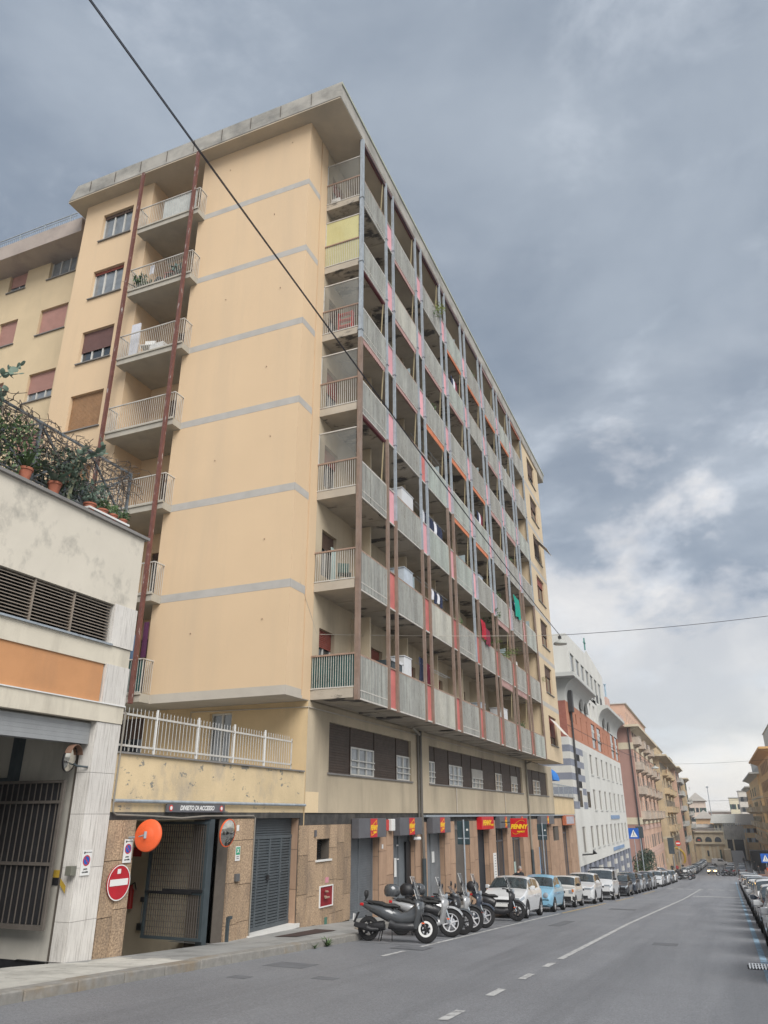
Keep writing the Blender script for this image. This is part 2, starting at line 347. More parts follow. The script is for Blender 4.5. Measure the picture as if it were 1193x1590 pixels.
h_ = nt.nodes.new('ShaderNodeHueSaturation'); nt.links.new(q_.outputs[0], h_.inputs['Value']); nt.links.new(src, h_.inputs['Color']); nt.links.new(h_.outputs[0], b_.inputs['Base Color'])
def strip(fx0, fx1, ys, fz, mb=None):
    mb = mb or MB()
    for y0, y1 in zip(ys, ys[1:]): mb.quad((fx0(y0), y0, fz(fx0(y0), y0)), (fx1(y0), y0, fz(fx1(y0), y0)), (fx1(y1), y1, fz(fx1(y1), y1)), (fx0(y1), y1, fz(fx0(y1), y1)))
    return mb
YS = [-40+i*2.5 for i in range(0, 149)]
MB().quad((-500, -120, -14.2), (500, -120, -14.2), (500, 900, -14.2), (-500, 900, -14.2)).build('ground', earth, kind='structure')
strip(lambda y: -12. if y > 120 else -10.45, lambda y: 22., YS, lambda x, y: zr(y)).build('road', asph, kind='structure')
fy = [-12+i*.7 for i in range(0, 110)]+[65+i*3 for i in range(0, 19)]
pv = MB()
for y0, y1 in zip(fy, fy[1:]):
    for i in range(4):
        def X(t, y): return xk(y)-.28+(zin((y0+y1)/2)-xk(y)+.28)*t
        a, b = i/4, (i+1)/4
        pv.quad(*[(X(t, y), y, zs(X(t, y), y)) for t, y in ((a, y0), (a, y1), (b, y1), (b, y0))])
PV = pv.build('pavement', pave, kind='structure')
ky = -3.0; knum = 0
while ky < 64:
    L_ = .95 if ky < 22 else 1.6; y0, y1 = ky+.008, ky+L_-.008
    def kp(x, y, z): return (x, y, z)
    a0, a1 = xk(y0), xk(y1); dz = RN.uniform(-.004, .008)
    m_ = MB().add([(a0-.28, y0, zk(y0)-.3), (a0, y0, zk(y0)-.3), (a1, y1, zk(y1)-.3), (a1-.28, y1, zk(y1)-.3), (a0-.28, y0, zk(y0)+.006+dz), (a0, y0, zk(y0)+.004+dz), (a1, y1, zk(y1)+.004+dz), (a1-.28, y1, zk(y1)+.006+dz)],
                  [(0, 3, 2, 1), (4, 5, 6, 7), (0, 1, 5, 4), (1, 2, 6, 5), (2, 3, 7, 6), (3, 0, 4, 7)])
    m_.build('kerbstone', kerbm, PV, bevel=.018); ky += L_; knum += 1
# pale slabs in front of the garage
for i in range(20):
    for j in range(4):
        y0 = 3.4+i*.46+(j % 2)*.2; y1 = y0+.45; x1 = -8.79-j*.43; x0 = x1-.422
        if y1 > 12.5: continue
        q = [(x0, y0), (x1, y0), (x1, y1), (x0, y1)]; e = RN.uniform(.003, .009)
        MB().add([(x, y, zs(x, y)-.03) for x, y in q]+[(x, y, zs(x, y)+e) for x, y in q], [(4, 5, 6, 7), (0, 1, 5, 4), (1, 2, 6, 5), (2, 3, 7, 6), (3, 0, 4, 7)]).build('paving_slab', slabm, PV)
# right pavement
XR = lambda y: 2.75+.0075*y
strip(lambda y: XR(y), lambda y: 9.5, [y for y in YS if y < 160], lambda x, y: zr(y)+.13).build('right_pavement', pave, kind='structure')
strip(lambda y: XR(y)-.01, lambda y: XR(y)+.01, [y for y in YS if y < 160], lambda x, y: zr(y)+(.134 if x > XR(y) else 0)).build('right_kerb', kerbm, kind='structure')
# markings
def lines(name, m, segs, lift=.006):
    mb = MB()
    for x, y0, y1, w in segs:
        n = max(1, int((y1-y0)/2.5))
        for i in range(n):
            a = y0+(y1-y0)*i/n; b = y0+(y1-y0)*(i+1)/n
            mb.quad((x(a)-w/2, a, zr(a)+lift), (x(a)+w/2, a, zr(a)+lift), (x(b)+w/2, b, zr(b)+lift), (x(b)-w/2, b, zr(b)+lift))
    return mb.build(name, m, kind='structure')
cx = lambda y: -3.4+dx(y)
lines('centre_line_marking', paint, [(cx, 17.4, 84, .13)]+[(cx, y, y+.75, .13) for y in (7.9, 9.9, 12.0, 14.0, 15.9)])
px_ = lambda y: -6.66+.9*dx(y)
lines('parking_bay_marking', paint, [(px_, 15.8, 17.0, .11), (px_, 17.5, 34.5, .11)])
lines('yellow_bay_marking', painty, [(px_, 35.0, 47, .12), (px_, 51, 60, .12), (px_, 66, 76, .12)])
lines('blue_parking_marking', paintb, [(lambda y: .34+.005*y, 2, 120, .13)])
tk = MB()
for y in [18.3+i*1.05 for i in range(13)]: tk.quad((-9.2, y, zr(y)+.005), (px_(y), y, zr(y)+.005), (px_(y), y+.07, zr(y+.07)+.005), (-9.2, y+.07, zr(y+.07)+.005))
tk.build('bay_divider_marking', mat('faded_bay_paint', (.24, .245, .25), .7, .2, 6, .2, dirt=(.17, .175, .18), dscale=(5, 5, 1), damt=.9, dthr=(.42, .6)), kind='structure')
cr = MB()
for yy, x0, x1 in ((84, -5.6, .9), (132, -4.8, 1.4)):
    for i in range(7):
        x = x0+(x1-x0)*i/7
        for w_ in (0,):
            cr.quad((x, yy, zr(yy)+.006), (x+.5, yy, zr(yy)+.006), (x+.5, yy+1.2, zr(yy+1.2)+.006), (x, yy+1.2, zr(yy+1.2)+.006))
cr.quad((-2.6, 65.2, zr(65.2)+.006), (.55, 65.2, zr(65.2)+.006), (.55, 66.3, zr(66.3)+.006), (-2.6, 66.3, zr(66.3)+.006))
cr.build('crossing_marking', paint, kind='structure')
pt = MB()
def patch(x0, x1, y0, y1, mb, lift=.003):
    mb.quad((x0, y0, zr(y0)+lift), (x1, y0, zr(y0)+lift), (x1, y1, zr(y1)+lift), (x0, y1, zr(y1)+lift))
patch(-7.15, -6.35, 17.35, 18.05, pt, .008); patch(-7.9, -7.1, 13.2, 13.9, pt); patch(-7.6, -7.25, 11.6, 11.9, pt); patch(-5.4, -4.2, 40, 41.2, pt)
for x0, x1, y0, y1 in ((-6.4, -6.0, 12.2, 12.5), (-2.0, -1.4, 22, 22.8), (-5.6, -5.2, 27, 30)): patch(x0, x1, y0, y1, pt)
pt.build('tar_patch', asph2, kind='structure')

mh = thing('drain_grate', 'white worn metal drain grate across the blue line beside the right parked cars', 'drain grate', (.35, 18.2, zr(18.2)))
gm = MB()
for i in range(9): gm.box(.13+i*.055, .155+i*.055, 17.85, 18.5, zr(18.2)+.012, zr(18.2)+.03)
for i in range(4): gm.box(.12, .62, 17.86+i*.2, 17.9+i*.2, zr(18.2)+.01, zr(18.2)+.026)
gm.build('grate_bar', chrome, mh)
patch(.1, .64, 17.8, 18.55, mq := MB(), .009); mq.build('grate_pit', dark, mh)

# ------------------------------------------------------------------ generic window builder
def window(par, fr, a0, a1, b0, b1, d, panes=2, shut=0., shm=browns, gm_=None, frame=whitef, slat=.055, louv=True):
    """white frame with panes set back by d, roller shutter covering the top fraction"""
    w = a1-a0; h = b1-b0; f = .05
    F = MB()
    F.fb(fr, a0, a1, b1-f, b1, -d, -d+.06); F.fb(fr, a0, a1, b0, b0+f, -d, -d+.06); F.fb(fr, a0, a0+f, b0+f, b1-f, -d, -d+.06); F.fb(fr, a1-f, a1, b0+f, b1-f, -d, -d+.06)
    for i in range(1, panes):
        x = a0+w*i/panes; F.fb(fr, x-.03, x+.03, b0+f, b1-f, -d, -d+.065)
    wo = F.build('window_frame', frame, par)
    g = MB(); g.quad(fr(a0+f, b0+f, -d+.02), fr(a1-f, b0+f, -d+.02), fr(a1-f, b1-f, -d+.02), fr(a0+f, b1-f, -d+.02)); g.build('pane', gm_ or glass, wo)
    if shut > 0:
        bs = b1-h*shut; s_ = MB(); n = max(3, int((b1-bs)/slat)); p = (b1-bs)/n
        for i in range(n): s_.fb(fr, a0+.015, a1-.015, bs+i*p, bs+(i+.82)*p, -d+.065, -d+.085)
        s_.fb(fr, a0+.015, a1-.015, bs, b1, -d+.060, -d+.066)
        s_.build('roller_shutter', shm, wo)
    return wo
def sills(mb, fr, a0, a1, b, d=.07): mb.fb(fr, a0-.06, a1+.06, b-.045, b, -.16, d)

# ------------------------------------------------------------------ the apartment block
ZL = [3.13, 6.40, 9.50, 12.60, 15.66, 18.68, 21.74]; TOP = 24.9
ZB = [6.31, 9.41, 12.52, 15.62, 18.76, 21.89]
XA, XB = -9.06, -10.5
BD = thing('apartment_block', 'tall peach and beige apartment block with seven floors of ribbed glass balconies above the shops', 'apartment building', (-12, 20, -2.7))
E = Fr('E', XB); EA = Fr('E', XA); S1 = Fr('S', 18.05); S2 = Fr('S', 19.4)
doors = []
for k, z in enumerate(ZL):
    f0 = z+.27
    doors.append((19.95, 21.0, f0+.42, f0+1.98, k, 0))
    for i in range(1, 8): doors.append((20.45+i*3.5, 21.45+i*3.5, f0, f0+2.15, k, i))
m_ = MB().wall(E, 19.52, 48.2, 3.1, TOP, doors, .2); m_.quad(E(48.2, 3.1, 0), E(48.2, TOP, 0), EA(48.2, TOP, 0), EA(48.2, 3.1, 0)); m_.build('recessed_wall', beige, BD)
for a0, a1, b0, b1, k, i in doors:
    sh = RN.choice([0, .3, .55, .25, .8, .45]) if not (i == 0 and k < 3) else .35
    window(BD, E, a0, a1, b0, b1, .2, 2, sh, RN.choice([redsh, browns, redsh]), RN.choice([glass, glass, glassl]))
# end volume, flush with the balcony fronts
ew = [(49.1, 51.6, z+1.0, z+2.8) for z in ZL]
m_ = MB().wall(EA, 47.0, 53.0, 3.15, TOP, ew, .22); FN = Fr('N', 53.0)
m_.quad(FN(-10.5, 3.15), FN(-9.06, 3.15), FN(-9.06, TOP), FN(-10.5, TOP)); m_.quad((XB, 47, 3.15), (XA, 47, 3.15), (XA, 47, TOP), (XB, 47, TOP)); m_.quad((XB, 47, 3.15), (XA, 47, 3.15), (XA, 53, 3.15), (XB, 53, 3.15))
m_.build('end_wall', cream, BD)
for k, h in enumerate(ew): window(BD, EA, *h, .2, 2, (.7, .35, .5, .3, .75, .4, .6)[k], redsh if k in (0, 3) else browns, None, mat('brown_window_frame', (.20, .10, .06), .6))
for z in ZL[1:]: piece('painted_band', grey_band, BD, EA, 47.15, 53.0, z-.02, z+.26, 0, .004)
for k in (0, 4): MB().add([EA(49.5, ZL[k]+2.6, .02), EA(51.3, ZL[k]+2.6, .02), EA(51.3, ZL[k]+1.65, .8), EA(49.5, ZL[k]+1.65, .8), EA(49.5, ZL[k]+2.57, .02), EA(51.3, ZL[k]+2.57, .02), EA(51.3, ZL[k]+1.62, .8), EA(49.5, ZL[k]+1.62, .8)], [(0, 1, 2, 3), (4, 7, 6, 5), (0, 3, 7, 4), (1, 5, 6, 2), (3, 2, 6, 7)]).build('window_awning', mat('white_canvas', (.55, .52, .47), .8), BD)
# side volume and lower side wall
m_ = MB().wall(S1, -15.45, XB, 3.36, TOP)
m_.quad(E(18.05, 3.36), E(18.95, 3.36), E(18.95, TOP), E(18.05, TOP)); m_.quad((-15.45, 18.05, 3.1), (-15.45, 19.5, 3.1), (-15.45, 19.5, TOP), (-15.45, 18.05, TOP))
m_.quad((XB, 18.95, 3.1), (XB-.05, 18.95, 3.1), (XB-.05, 18.95, TOP), (XB, 18.95, TOP)); m_.quad((XB-.05, 18.95, 3.1), (XB-.05, 19.03, 3.1), (XB-.05, 19.03, TOP), (XB-.05, 18.95, TOP)); m_.box(XB-.2, XB-.004, 19.03, 19.6, 3.12, TOP)
m_.build('blank_side_wall', cream_side, BD)
for z in ZB: piece('painted_band', grey_band, BD, S1, -15.45, XB+.004, z-.125, z+.125, 0, .004); piece('painted_band', grey_band, BD, E, 18.046, 18.95, z-.125, z+.125, 0, .004)
m_ = MB(); m_.box(-15.47, XB+.005, 18.045, 18.95, 3.1, 3.36); m_.box(-15.46, XB-.01, 18.95, 19.45, 3.102, 3.2); m_.build('overhang_edge', mat('grey_beige_slab_paint', (.46, .42, .36), .9, .06, 2, .1), BD)
m_ = MB(); sc_holes = [(-15.0, -14.2, 1.1, 2.75), (-17.6, -16.4, 1.1, 2.9), (-13.9, -13.1, 1.1, 2.9)]
m_.wall(S2, -21, XB, -2, 3.1, sc_holes[1:], .2, True); m_.build('lower_side_wall', mat('shaded_yellow_plaster', (.60, .45, .26), .9, .08, .8, .15, dirt=(.35, .27, .18), damt=.4), BD)  # the lower wall has its own yellow plaster
window(BD, S2, *sc_holes[1], .18, 2, .35, browns); window(BD, S2, *sc_holes[2], .18, 2, 0, browns, glassl)
# recess with the side balconies
SR = Fr('S', 19.5); rd = [(-17.0, -15.95, z-.15+.27, z-.15+2.4) for z in [3.25]+ZB]
m_ = MB().wall(SR, -18.0, -15.45, 3.1, TOP, rd, .15); m_.quad((-18.0, 18.05, 3), (-18.0, 19.5, 3), (-18.0, 19.5, TOP), (-18.0, 18.05, TOP)); m_.build('recess_wall', cream_side, BD)
for k, h in enumerate(rd): window(BD, SR, *h, .14, 2, (.9, .2, .5, .9, .5, .15, .7)[k], browns)
ww = [(-20.6, -18.98, z0, z1) for z0, z1 in ((22.62, 24.05), (19.6, 21.0), (16.45, 17.95), (13.4, 14.98), (10.3, 11.85), (7.2, 8.8))]
m_ = MB().wall(S1, -21.65, -18.0, -3, TOP, ww, .2); m_.quad((-21.65, 18.05, -3), (-21.65, 19.6, -3), (-21.65, 19.6, TOP), (-21.65, 18.05, TOP)); m_.build('wing_wall', cream_side, BD)
for k, h in enumerate(ww): window(BD, S1, *h, .2, 3, (.12, .10, .62, 1, .4, .7)[k], (browns, redsh, mauve, brownl, brownl, brownl)[k] if k != 2 else mat('plum_shutter', (.16, .085, .075), .6), glassl if k in (1,) else (glassl if k == 0 else glass))
for h in ww: piece('window_sill', sill, BD, S1, h[0]-.06, h[1]+.06, h[2]-.045, h[2], -.16, .07)
for h in ew: piece('window_sill', sill, BD, EA, h[0]-.06, h[1]+.06, h[2]-.045, h[2], -.16, .07)
# roof slab
m_ = MB(); o = [(-22.25, 17.5), (-9.0, 17.5), (-9.0, 55.2), (-17, 55.2), (-17, 30), (-22.25, 30)]
t_ = [(-21.75, 17.42), (-8.93, 17.42), (-8.93, 55.3), (-17, 55.3), (-17, 30), (-21.75, 30)]
lo_ = [(x, y, 24.9) for x, y in o]; lo2 = [(x, y, 24.98) for x, y in o]; hi_ = [(x, y, 25.6) for x, y in t_]
m_ = MB().add(lo2+hi_, [tuple(range(6, 12))]+[(i, (i+1) % 6, (i+1) % 6+6, i+6) for i in range(6)]); m_.build('roof_fascia', fascia_m, BD)
m_ = MB().add([(x, y, 24.9) for x, y in o]+[(x+(.02 if x < -10 else -.02), y+.02, 24.98) for x, y in o], [tuple(range(6))]+[(i, (i+1) % 6, (i+1) % 6+6, i+6) for i in range(6)]); m_.build('roof_soffit', roof_soffit, BD)
MB().box(-8.96, -8.90, 17.45, 55.25, 25.52, 25.64).build('gutter_edge', mat('pale_green_flashing', (.36, .38, .31), .7), BD)
for k in range(7):
    for x in (-13.9, -11.6)[k % 2:]: x += RN.uniform(-.5, .5); z = 4.9+k*3.12+RN.uniform(-.6, .6); MB().tube([(x, 18.05, z), (x, 18.02, z)], .016, 6).build('wall_anchor', rustrail, BD)
# expansion joints: fascia slabs picked out
m_ = MB()
for i in range(9): x = -21+i*1.35; m_.box(x, x+.012, 17.405, 17.43, 24.99, 25.58)
m_.build('fascia_joint', mortar, BD)
# interior core so nothing shows through
m_ = MB(); m_.box(-17, -10.75, 19.75, 52.9, .1, 24.8); m_.box(-17, -11.3, 19.75, 64, -6, .1); m_.box(-21.5, -18.1, 18.4, 30, -3, 24.8); m_.build('core', dark, BD)

# ---- street balconies
wide = []; nar = []
for k in range(8):
    a0 = 19.62 if k == 0 else 22.72+3.5*(k-1)+(-.02 if k else 0); a1 = 21.9+3.5*k
    if k == 7: a1 = 46.9
    wide.append((a0, a1))
    if k < 7: nar.append((a1, a1+.8))
posts = [19.55]+[p for n in nar for p in (n[0]+.04, n[1]+.0)]+[46.92]
ribmesh = {}
def rib_panel(m, a0, a1, par, z):
    mb = MB(); n = max(6, int((a1-a0)/.10)); p = (a1-a0)/n; pts = []
    for i in range(n+1):      # folded sheet
        pts.append((a0+i*p, 0.0)); 
        if i < n: pts += [(a0+(i+.42)*p, .0), (a0+(i+.5)*p, .036), (a0+(i+.92)*p, .036)]
    for (u0, c0), (u1, c1) in zip(pts, pts[1:]): mb.quad(EA(u0, z, c0), EA(u1, z, c1), EA(u1, z+1.2, c1), EA(u0, z+1.2, c0))
    return mb.build('ribbed_panel', m, par)
for k, z in enumerate(ZL):
    sm = MB(); ny = 56      # slab with a slightly ragged lower edge
    sm.box(XB, XA-.05, 19.5, 47.0, z+.05, z+.27)
    for i in range(ny):
        y0 = 19.5+27.5*i/ny; y1 = 19.5+27.5*(i+1)/ny; d = RN.choice([0, 0, 0, .012, .03, .045]); sm.box(XB, XA-.05-d*1.6, y0, y1, z+d*.6, z+.05)
    SL = sm.build('balcony_slab', soffit_m, BD)
    MB().fb(EA, 19.58, 46.95, z-.03, z+.02, -.01, .035).build('white_edge_strip', railw, SL)
    for j, (a0, a1) in enumerate(wide):
        m = ribbed
        if (j, k) in ((2, 1), (2, 0), (1, 5)): m = ribpale
        elif RN.random() < (.5 if 1 < k < 5 and j > 1 else .1): m = ribgreen
        pn = rib_panel(m, a0+.03, a1-.03, SL, z+.03)
        rl = MB(); rl.fb(EA, a0, a1, z+1.24, z+1.29, -.05, .03)
        rl.build('handrail', rustrail if k < 2 or RN.random() < .45 else railw, SL)
        bl = MB(); nb = int((a1-a0)/.11)
        for i in range(nb+1): x = a0+.03+(a1-a0-.06)*i/nb; bl.fb(EA, x-.006, x+.006, z+.02, z+1.24, .038, .048)
        if j % 3 == 0: bl.fb(EA, a0, a1, z+.22, z+.245, .026, .04)
        bl.build('baluster_row', railw, SL)
    for j, (a0, a1) in enumerate(nar):
        m = redp if (k < 2 or (j, k) == (1, 3)) else pink
        if k == 1 and j in (2, 3): m = redp if j == 3 else redp
        MB().fb(EA, a0+.08, a1-.05, z+.02, z+1.26, -.03, .0).build('divider_panel', m, SL)
        MB().fb(EA, a0, a1, z+1.26, z+1.30, -.05, .03).build('handrail', rustrail if k < 2 else railw, SL)
    # return at the near end
    SE = Fr('S', 19.52); rl = MB(); rl.fb(SE, XB-.02, XA-.02, z+1.24, z+1.29, -.02, .04); rl.build('handrail', rustrail, SL)
    bl = MB()
    for i in range(19): x = XB+.05+i*.0765; bl.fb(SE, x-.007, x+.007, z+.32, z+1.24, .01, .026)
    bl.fb(SE, XB, XA-.04, z+.29, z+.325, 0, .03); bl.build('baluster_row', railw, SL)
    if k == 0: MB().quad(SE(XB, z+.32), SE(XA-.04, z+.32), SE(XA-.04, z+1.24), SE(XB, z+1.24)).build('green_sheet', darkgreen, SL)
    if k == 5: MB().quad(SE(XB, z+.32), SE(XA-.04, z+.32), SE(XA-.04, z+1.24), SE(XB, z+1.24)).build('yellow_sheet', yellowp, SL)
    if k >= 2:
        s_ = MB(); h1 = z+2.42 if k != 6 else z+2.3
        s_.quad(SE(XB+.03, z+1.31), SE(XA-.06, z+1.31), SE(XA-.06, h1), SE(XB+.03, h1)); so_ = s_.build('glass_screen', yellowp if k == 5 else screen, SL)
        f = MB(); f.fb(SE, XB, XA-.04, h1-.02, h1+.02, -.01, .02); f.fb(SE, XB, XB+.03, z+1.3, h1, -.01, .02); f.build('screen_frame', railw, so_)
    for a0, a1 in nar[::1]: MB().box(XB, XA-.75, (a0+a1)/2-.05, (a0+a1)/2+.05, z+.27, z+3.05).build('bay_partition', beige, SL)  # thin walls added to darken the inside of the narrow bays
    # screens inside some bays seen edge-on
    for j in RN.sample(range(1, 8), 2):
        if k > 0: y = nar[j-1][1]+2.3; MB().box(-10.2, -9.2, y, y+.012, z+.3, z+1.9).build('bay_screen', mat('pale_blue_screen', (.33, .40, .42), .3), SL)
for i, y in enumerate(posts):
    zb = {0: ZL[4]-.2, 1: ZL[3], 2: ZL[2]+.2}.get(i, ZL[RN.choice([2, 2, 3, 3, 4, 1])] if i < 12 else ZL[RN.choice([2, 3])])
    if i in (3, 4): zb = ZL[2]
    w = .052 if i else .07
    o = MB(); o.box(XA-w+.05, XA+w+.05, y-w, y+w, 3.06, zb); p1 = o.build('brown_post', brownp, BD)
    o = MB(); o.box(XA-w+.055, XA+w+.045, y-w+.005, y+w-.005, zb, TOP); p2 = o.build('steel_post', galv, BD)
    col = MB()
    for z in ZL[1:]:
        if z > zb: col.box(XA-w+.03, XA+w+.07, y-w-.02, y+w+.02, z+.12, z+.15)
    col.build('post_collar', galv, p2)
MB().box(XA-.04, XA+.06, 19.5, 47.0, 24.72, 24.9).build('top_beam', mat('shadowed_purple_brown_beam', (.10, .06, .065), .7), BD)  # dark purple-brown beam under the roof edge
# awnings
aw_o = mat('orange_awning', (.50, .17, .08), .85, .2, 3); aw_p = mat('faded_pink_awning', (.36, .22, .20), .85, .2, 3); aw_b = mat('maroon_awning', (.12, .03, .035), .85, .2, 3)
def awning(j, k, m, drop=.22, stripe=False):
    a0, a1 = wide[j]; z = (ZL+[TOP])[k+1]; o = MB(); o.tube([EA(a0+.08, z-.12, -.02), EA(a1-.08, z-.12, -.02)], .07, 8)
    n = int((a1-a0-.2)/.14)
    for i in range(n):      # scalloped edge hanging down
        u0 = a0+.1+i*.14; o.add([EA(u0, z-.16, .06), EA(u0+.14, z-.16, .06), EA(u0+.14, z-.16-drop*.7, .075), EA(u0+.07, z-.16-drop, .08), EA(u0, z-.16-drop*.7, .075)], [(0, 1, 2, 3, 4)])
    aw = o.build('awning', m, BD)
    r_ = MB()
    for u in (a0+.15, a1-.15): r_.bar(EA(u, z-.15, -.01), EA(u, z-1.7, -.1), .035)
    r_.build('awning_arm', mat('cream_awning_arm', (.36, .30, .18), .6), aw)
for j, k, m, d in ((0, 6, aw_b, .02), (1, 6, aw_b, .02), (2, 6, aw_b, .02), (5, 6, aw_p, .15), (6, 6, aw_p, .15), (7, 6, aw_o, .15), (0, 4, aw_b, .05), (1, 5, aw_p, .25), (1, 4, aw_p, .25), (0, 3, aw_p, .22), (1, 3, aw_p, .15), (2, 4, aw_p, .2), (2, 3, aw_o, .3), (3, 5, aw_o, .22), (4, 5, aw_o, .22), (5, 5, aw_o, .22), (6, 5, aw_o, .22), (3, 4, aw_p, .15), (3, 3, aw_o, .28), (3, 2, aw_o, .2), (4, 3, aw_o, .22), (4, 2, aw_o, .2), (5, 3, aw_p, .3), (6, 3, aw_p, .3), (5, 4, aw_p, .2), (5, 1, aw_p, .25), (5, 0, aw_p, .3), (6, 0, aw_p, .25), (0, 2, aw_b, .03)): awning(j, k, m, d)

# ---- side balconies
def side_balcony(zc, k):
    o = MB(); F = Fr('S', 17.55); o.box(-18.1, -15.15, 17.6, 19.48, zc-.143, zc+.11); o.box(-18.12, -15.13, 17.56, 17.62, zc+.06, zc+.12)
    sb = o.build('side_balcony', mat('balcony_soffit_paint', (.40, .37, .31), .9, .08, 1.5, .1, dirt=(.22, .2, .17), damt=.4), BD)
    z0, z1 = zc+.13, zc+1.10; r = MB(); r.box(-18.1, -15.15, 17.57, 17.61, z1, z1+.035); r.box(-18.1, -15.15, 17.58, 17.60, z0, z0+.02)
    r.box(-15.18, -15.14, 17.6, 18.05, z1, z1+.035); r.box(-18.1, -18.06, 17.6, 18.05, z1, z1+.035)
    n = 33
    for i in range(n+1): x = -18.09+2.93*i/n; r.box(x-.0055, x+.0055, 17.585, 17.597, z0, z1)
    for i in range(6):
        y = 17.62+i*.085; r.box(-15.17, -15.155, y-.007, y+.007, z0, z1); r.box(-18.09, -18.075, y-.007, y+.007, z0, z1)
    r.build('side_railing', railw, sb)
    if k in (0,): MB().box(-18.05, -15.2, 17.615, 17.62, z0, z1).build('green_sheet', darkgreen, sb)
    if k == 6: MB().box(-16.9, -15.3, 17.615, 17.62, z0, z1).build('pale_sheet', mat('pale_sheet', (.45, .47, .45), .5), sb)
for k, zc in enumerate([3.25]+ZB): side_balcony(zc, k)
for x in (-18.13, -15.37): MB().box(x-.055, x+.055, 17.43, 17.54, 3.05, TOP).build('rusty_pillar', rust, BD)

# ---- first floor band of windows
bands = [(20.8, 27.8, 1.18, 2.64), (29.85, 46.6, 1.18, 2.64), (48.1, 54.4, 1.18, 2.64)]
E1 = Fr('E', XB)
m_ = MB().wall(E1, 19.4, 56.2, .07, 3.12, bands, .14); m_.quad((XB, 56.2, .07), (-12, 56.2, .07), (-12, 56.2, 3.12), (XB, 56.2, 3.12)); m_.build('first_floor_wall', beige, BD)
MB().fb(E1, 19.42, 20.2, .075, .62, 0, .004).build('repaired_plaster', mat('fresh_cream_patch', (.66, .52, .33), .9, .04), BD)
for h in bands: piece('window_sill', sill, BD, E1, h[0]-.08, h[1]+.08, h[2]-.05, h[2], -.14, .05)
layout = [[(20.8, 22.46, 0), (22.46, 24.4, 3), (24.4, 26.42, 0), (26.42, 27.8, 2)],
          [(29.85, 30.75, 2), (30.75, 32.6, 0), (32.6, 34.62, 3), (34.62, 36.1, 0), (36.1, 38.05, 3), (38.05, 40.5, 0), (40.5, 41.9, 2), (41.9, 43.95, 0), (43.95, 45.5, 2), (45.5, 46.6, 0)],
          [(48.1, 49.85, 0), (49.85, 52.0, 2), (52.0, 54.4, 0)]]
for row in layout:
    for a0, a1, t in row:
        b0, b1 = 1.18, 2.64; pm = MB()
        lo = b0 if t == 0 else 2.05; n = int((b1-lo)/.075)
        for i in range(n): pm.fb(E1, a0+.02, a1-.02, lo+(b1-lo)*i/n, lo+(b1-lo)*(i+.88)/n, -.125, -.095)
        pm.fb(E1, a0, a0+.03, b0, b1, -.12, -.07); pm.fb(E1, a0, a1, lo, b1, -.14, -.122)
        pm.build('dark_wood_panel', darkbrown, BD)
        if t:
            wo = window(BD, E1, a0+.04, a1-.03, b0, 2.05, .125, t, .0 if a0 < 35 else RN.choice([0, .5]), mat('cream_blind', (.42, .40, .36), .6), glassl)
            g_ = MB()
            for b in (1.42, 1.62): g_.fb(E1, a0+.04, a1-.03, b, b+.035, -.055, -.03)
            g_.build('window_guard', whitef, wo)
# downpipes and cable runs
pp = MB(); pp.tube([E1(28.62, 3.1, .09), E1(28.62, .1, .09), E1(28.62, -1.5, .14)], .06, 8); pp.tube([E1(28.4, 3.1, .06), E1(28.4, -.1, .06)], .04, 8); pp.build('downpipe', mat('dark_grey_downpipe', (.13, .12, .105), .6), BD)
MB().tube([E1(28.62, -1.5, .14), E1(28.62, -3.3, .14)], .085, 8).build('dark_pipe_foot', gatem, BD)
pp = MB(); pp.tube([E1(47.5, 3.1, .09), E1(47.5, -1.9, .09)], .06, 8); pp.tube([E1(47.2, 3.0, .5), E1(47.4, 2.9, .1)], .05, 6); pp.tube([E1(26, 2.95, .75), E1(28.5, 2.95, .1)], .05, 6); pp.build('downpipe', mat('brown_grey_downpipe', (.22, .20, .16), .6), BD)
MB().tube([E1(47.5, -1.9, .1), E1(47.5, -4.3, .1)], .085, 8).build('dark_pipe_foot', gatem, BD)
pp = MB(); pp.tube([E1(19.42, 2.92, .03), E1(48, 2.98, .03)], .018, 5); pp.tube([S2(-14.6, 2.6, .02), S2(-14.6, 2.98, .02), S2(XB+.02, 2.92, .02)], .016, 5); pp.tube([E1(33.3, .1, .03), E1(33.3, 1.1, .03)], .03, 5); pp.tube([E1(42, .1, .03), E1(42, 1.1, .03)], .03, 5); pp.build('cable_run', mat('pale_cable', (.45, .41, .35), .6), BD)
MB().fb(E1, 29.0, 64, -.07, .0, .02, .12).build('ledge_pipe', galv, BD)
# slate lintel and terrace beyond
MB().fb(E1, 19.2, 64.6, -.24, .07, -.5, -.03).build('slate_lintel', lintel_m, BD)
m_ = MB(); m_.wall(E1, 56.2, 64.6, .07, 1.2); m_.quad((XB, 64.6, .07), (-13, 64.6, .07), (-13, 64.6, 1.2), (XB, 64.6, 1.2)); m_.box(-13, XB-.01, 56.2, 64.55, .0, .3); m_.build('terrace_parapet', mat('yellow_beige_plaster', (.56, .44, .27), .9, .07, 1, .1), BD)
m_ = MB(); m_.fb(E1, 56.1, 64.75, 1.2, 1.26, -.3, .1); m_.build('parapet_cap', sill, BD)
m_ = MB(); m_.bar(E1(56.2, 2.05), E1(64.5, 2.05), .05)
for i in range(5): m_.bar(E1(56.3+i*2.05, 1.26), E1(56.3+i*2.05, 2.05), .05)
for i in range(26): m_.bar(E1(56.4+i*.32, 1.3), E1(56.4+i*.32, 2.05), .015)
m_.build('terrace_railing', galv, BD)
bm_ = MB(); cy = [(math.sin(t), math.cos(t)) for t in [i*math.pi/2/6 for i in range(7)]]
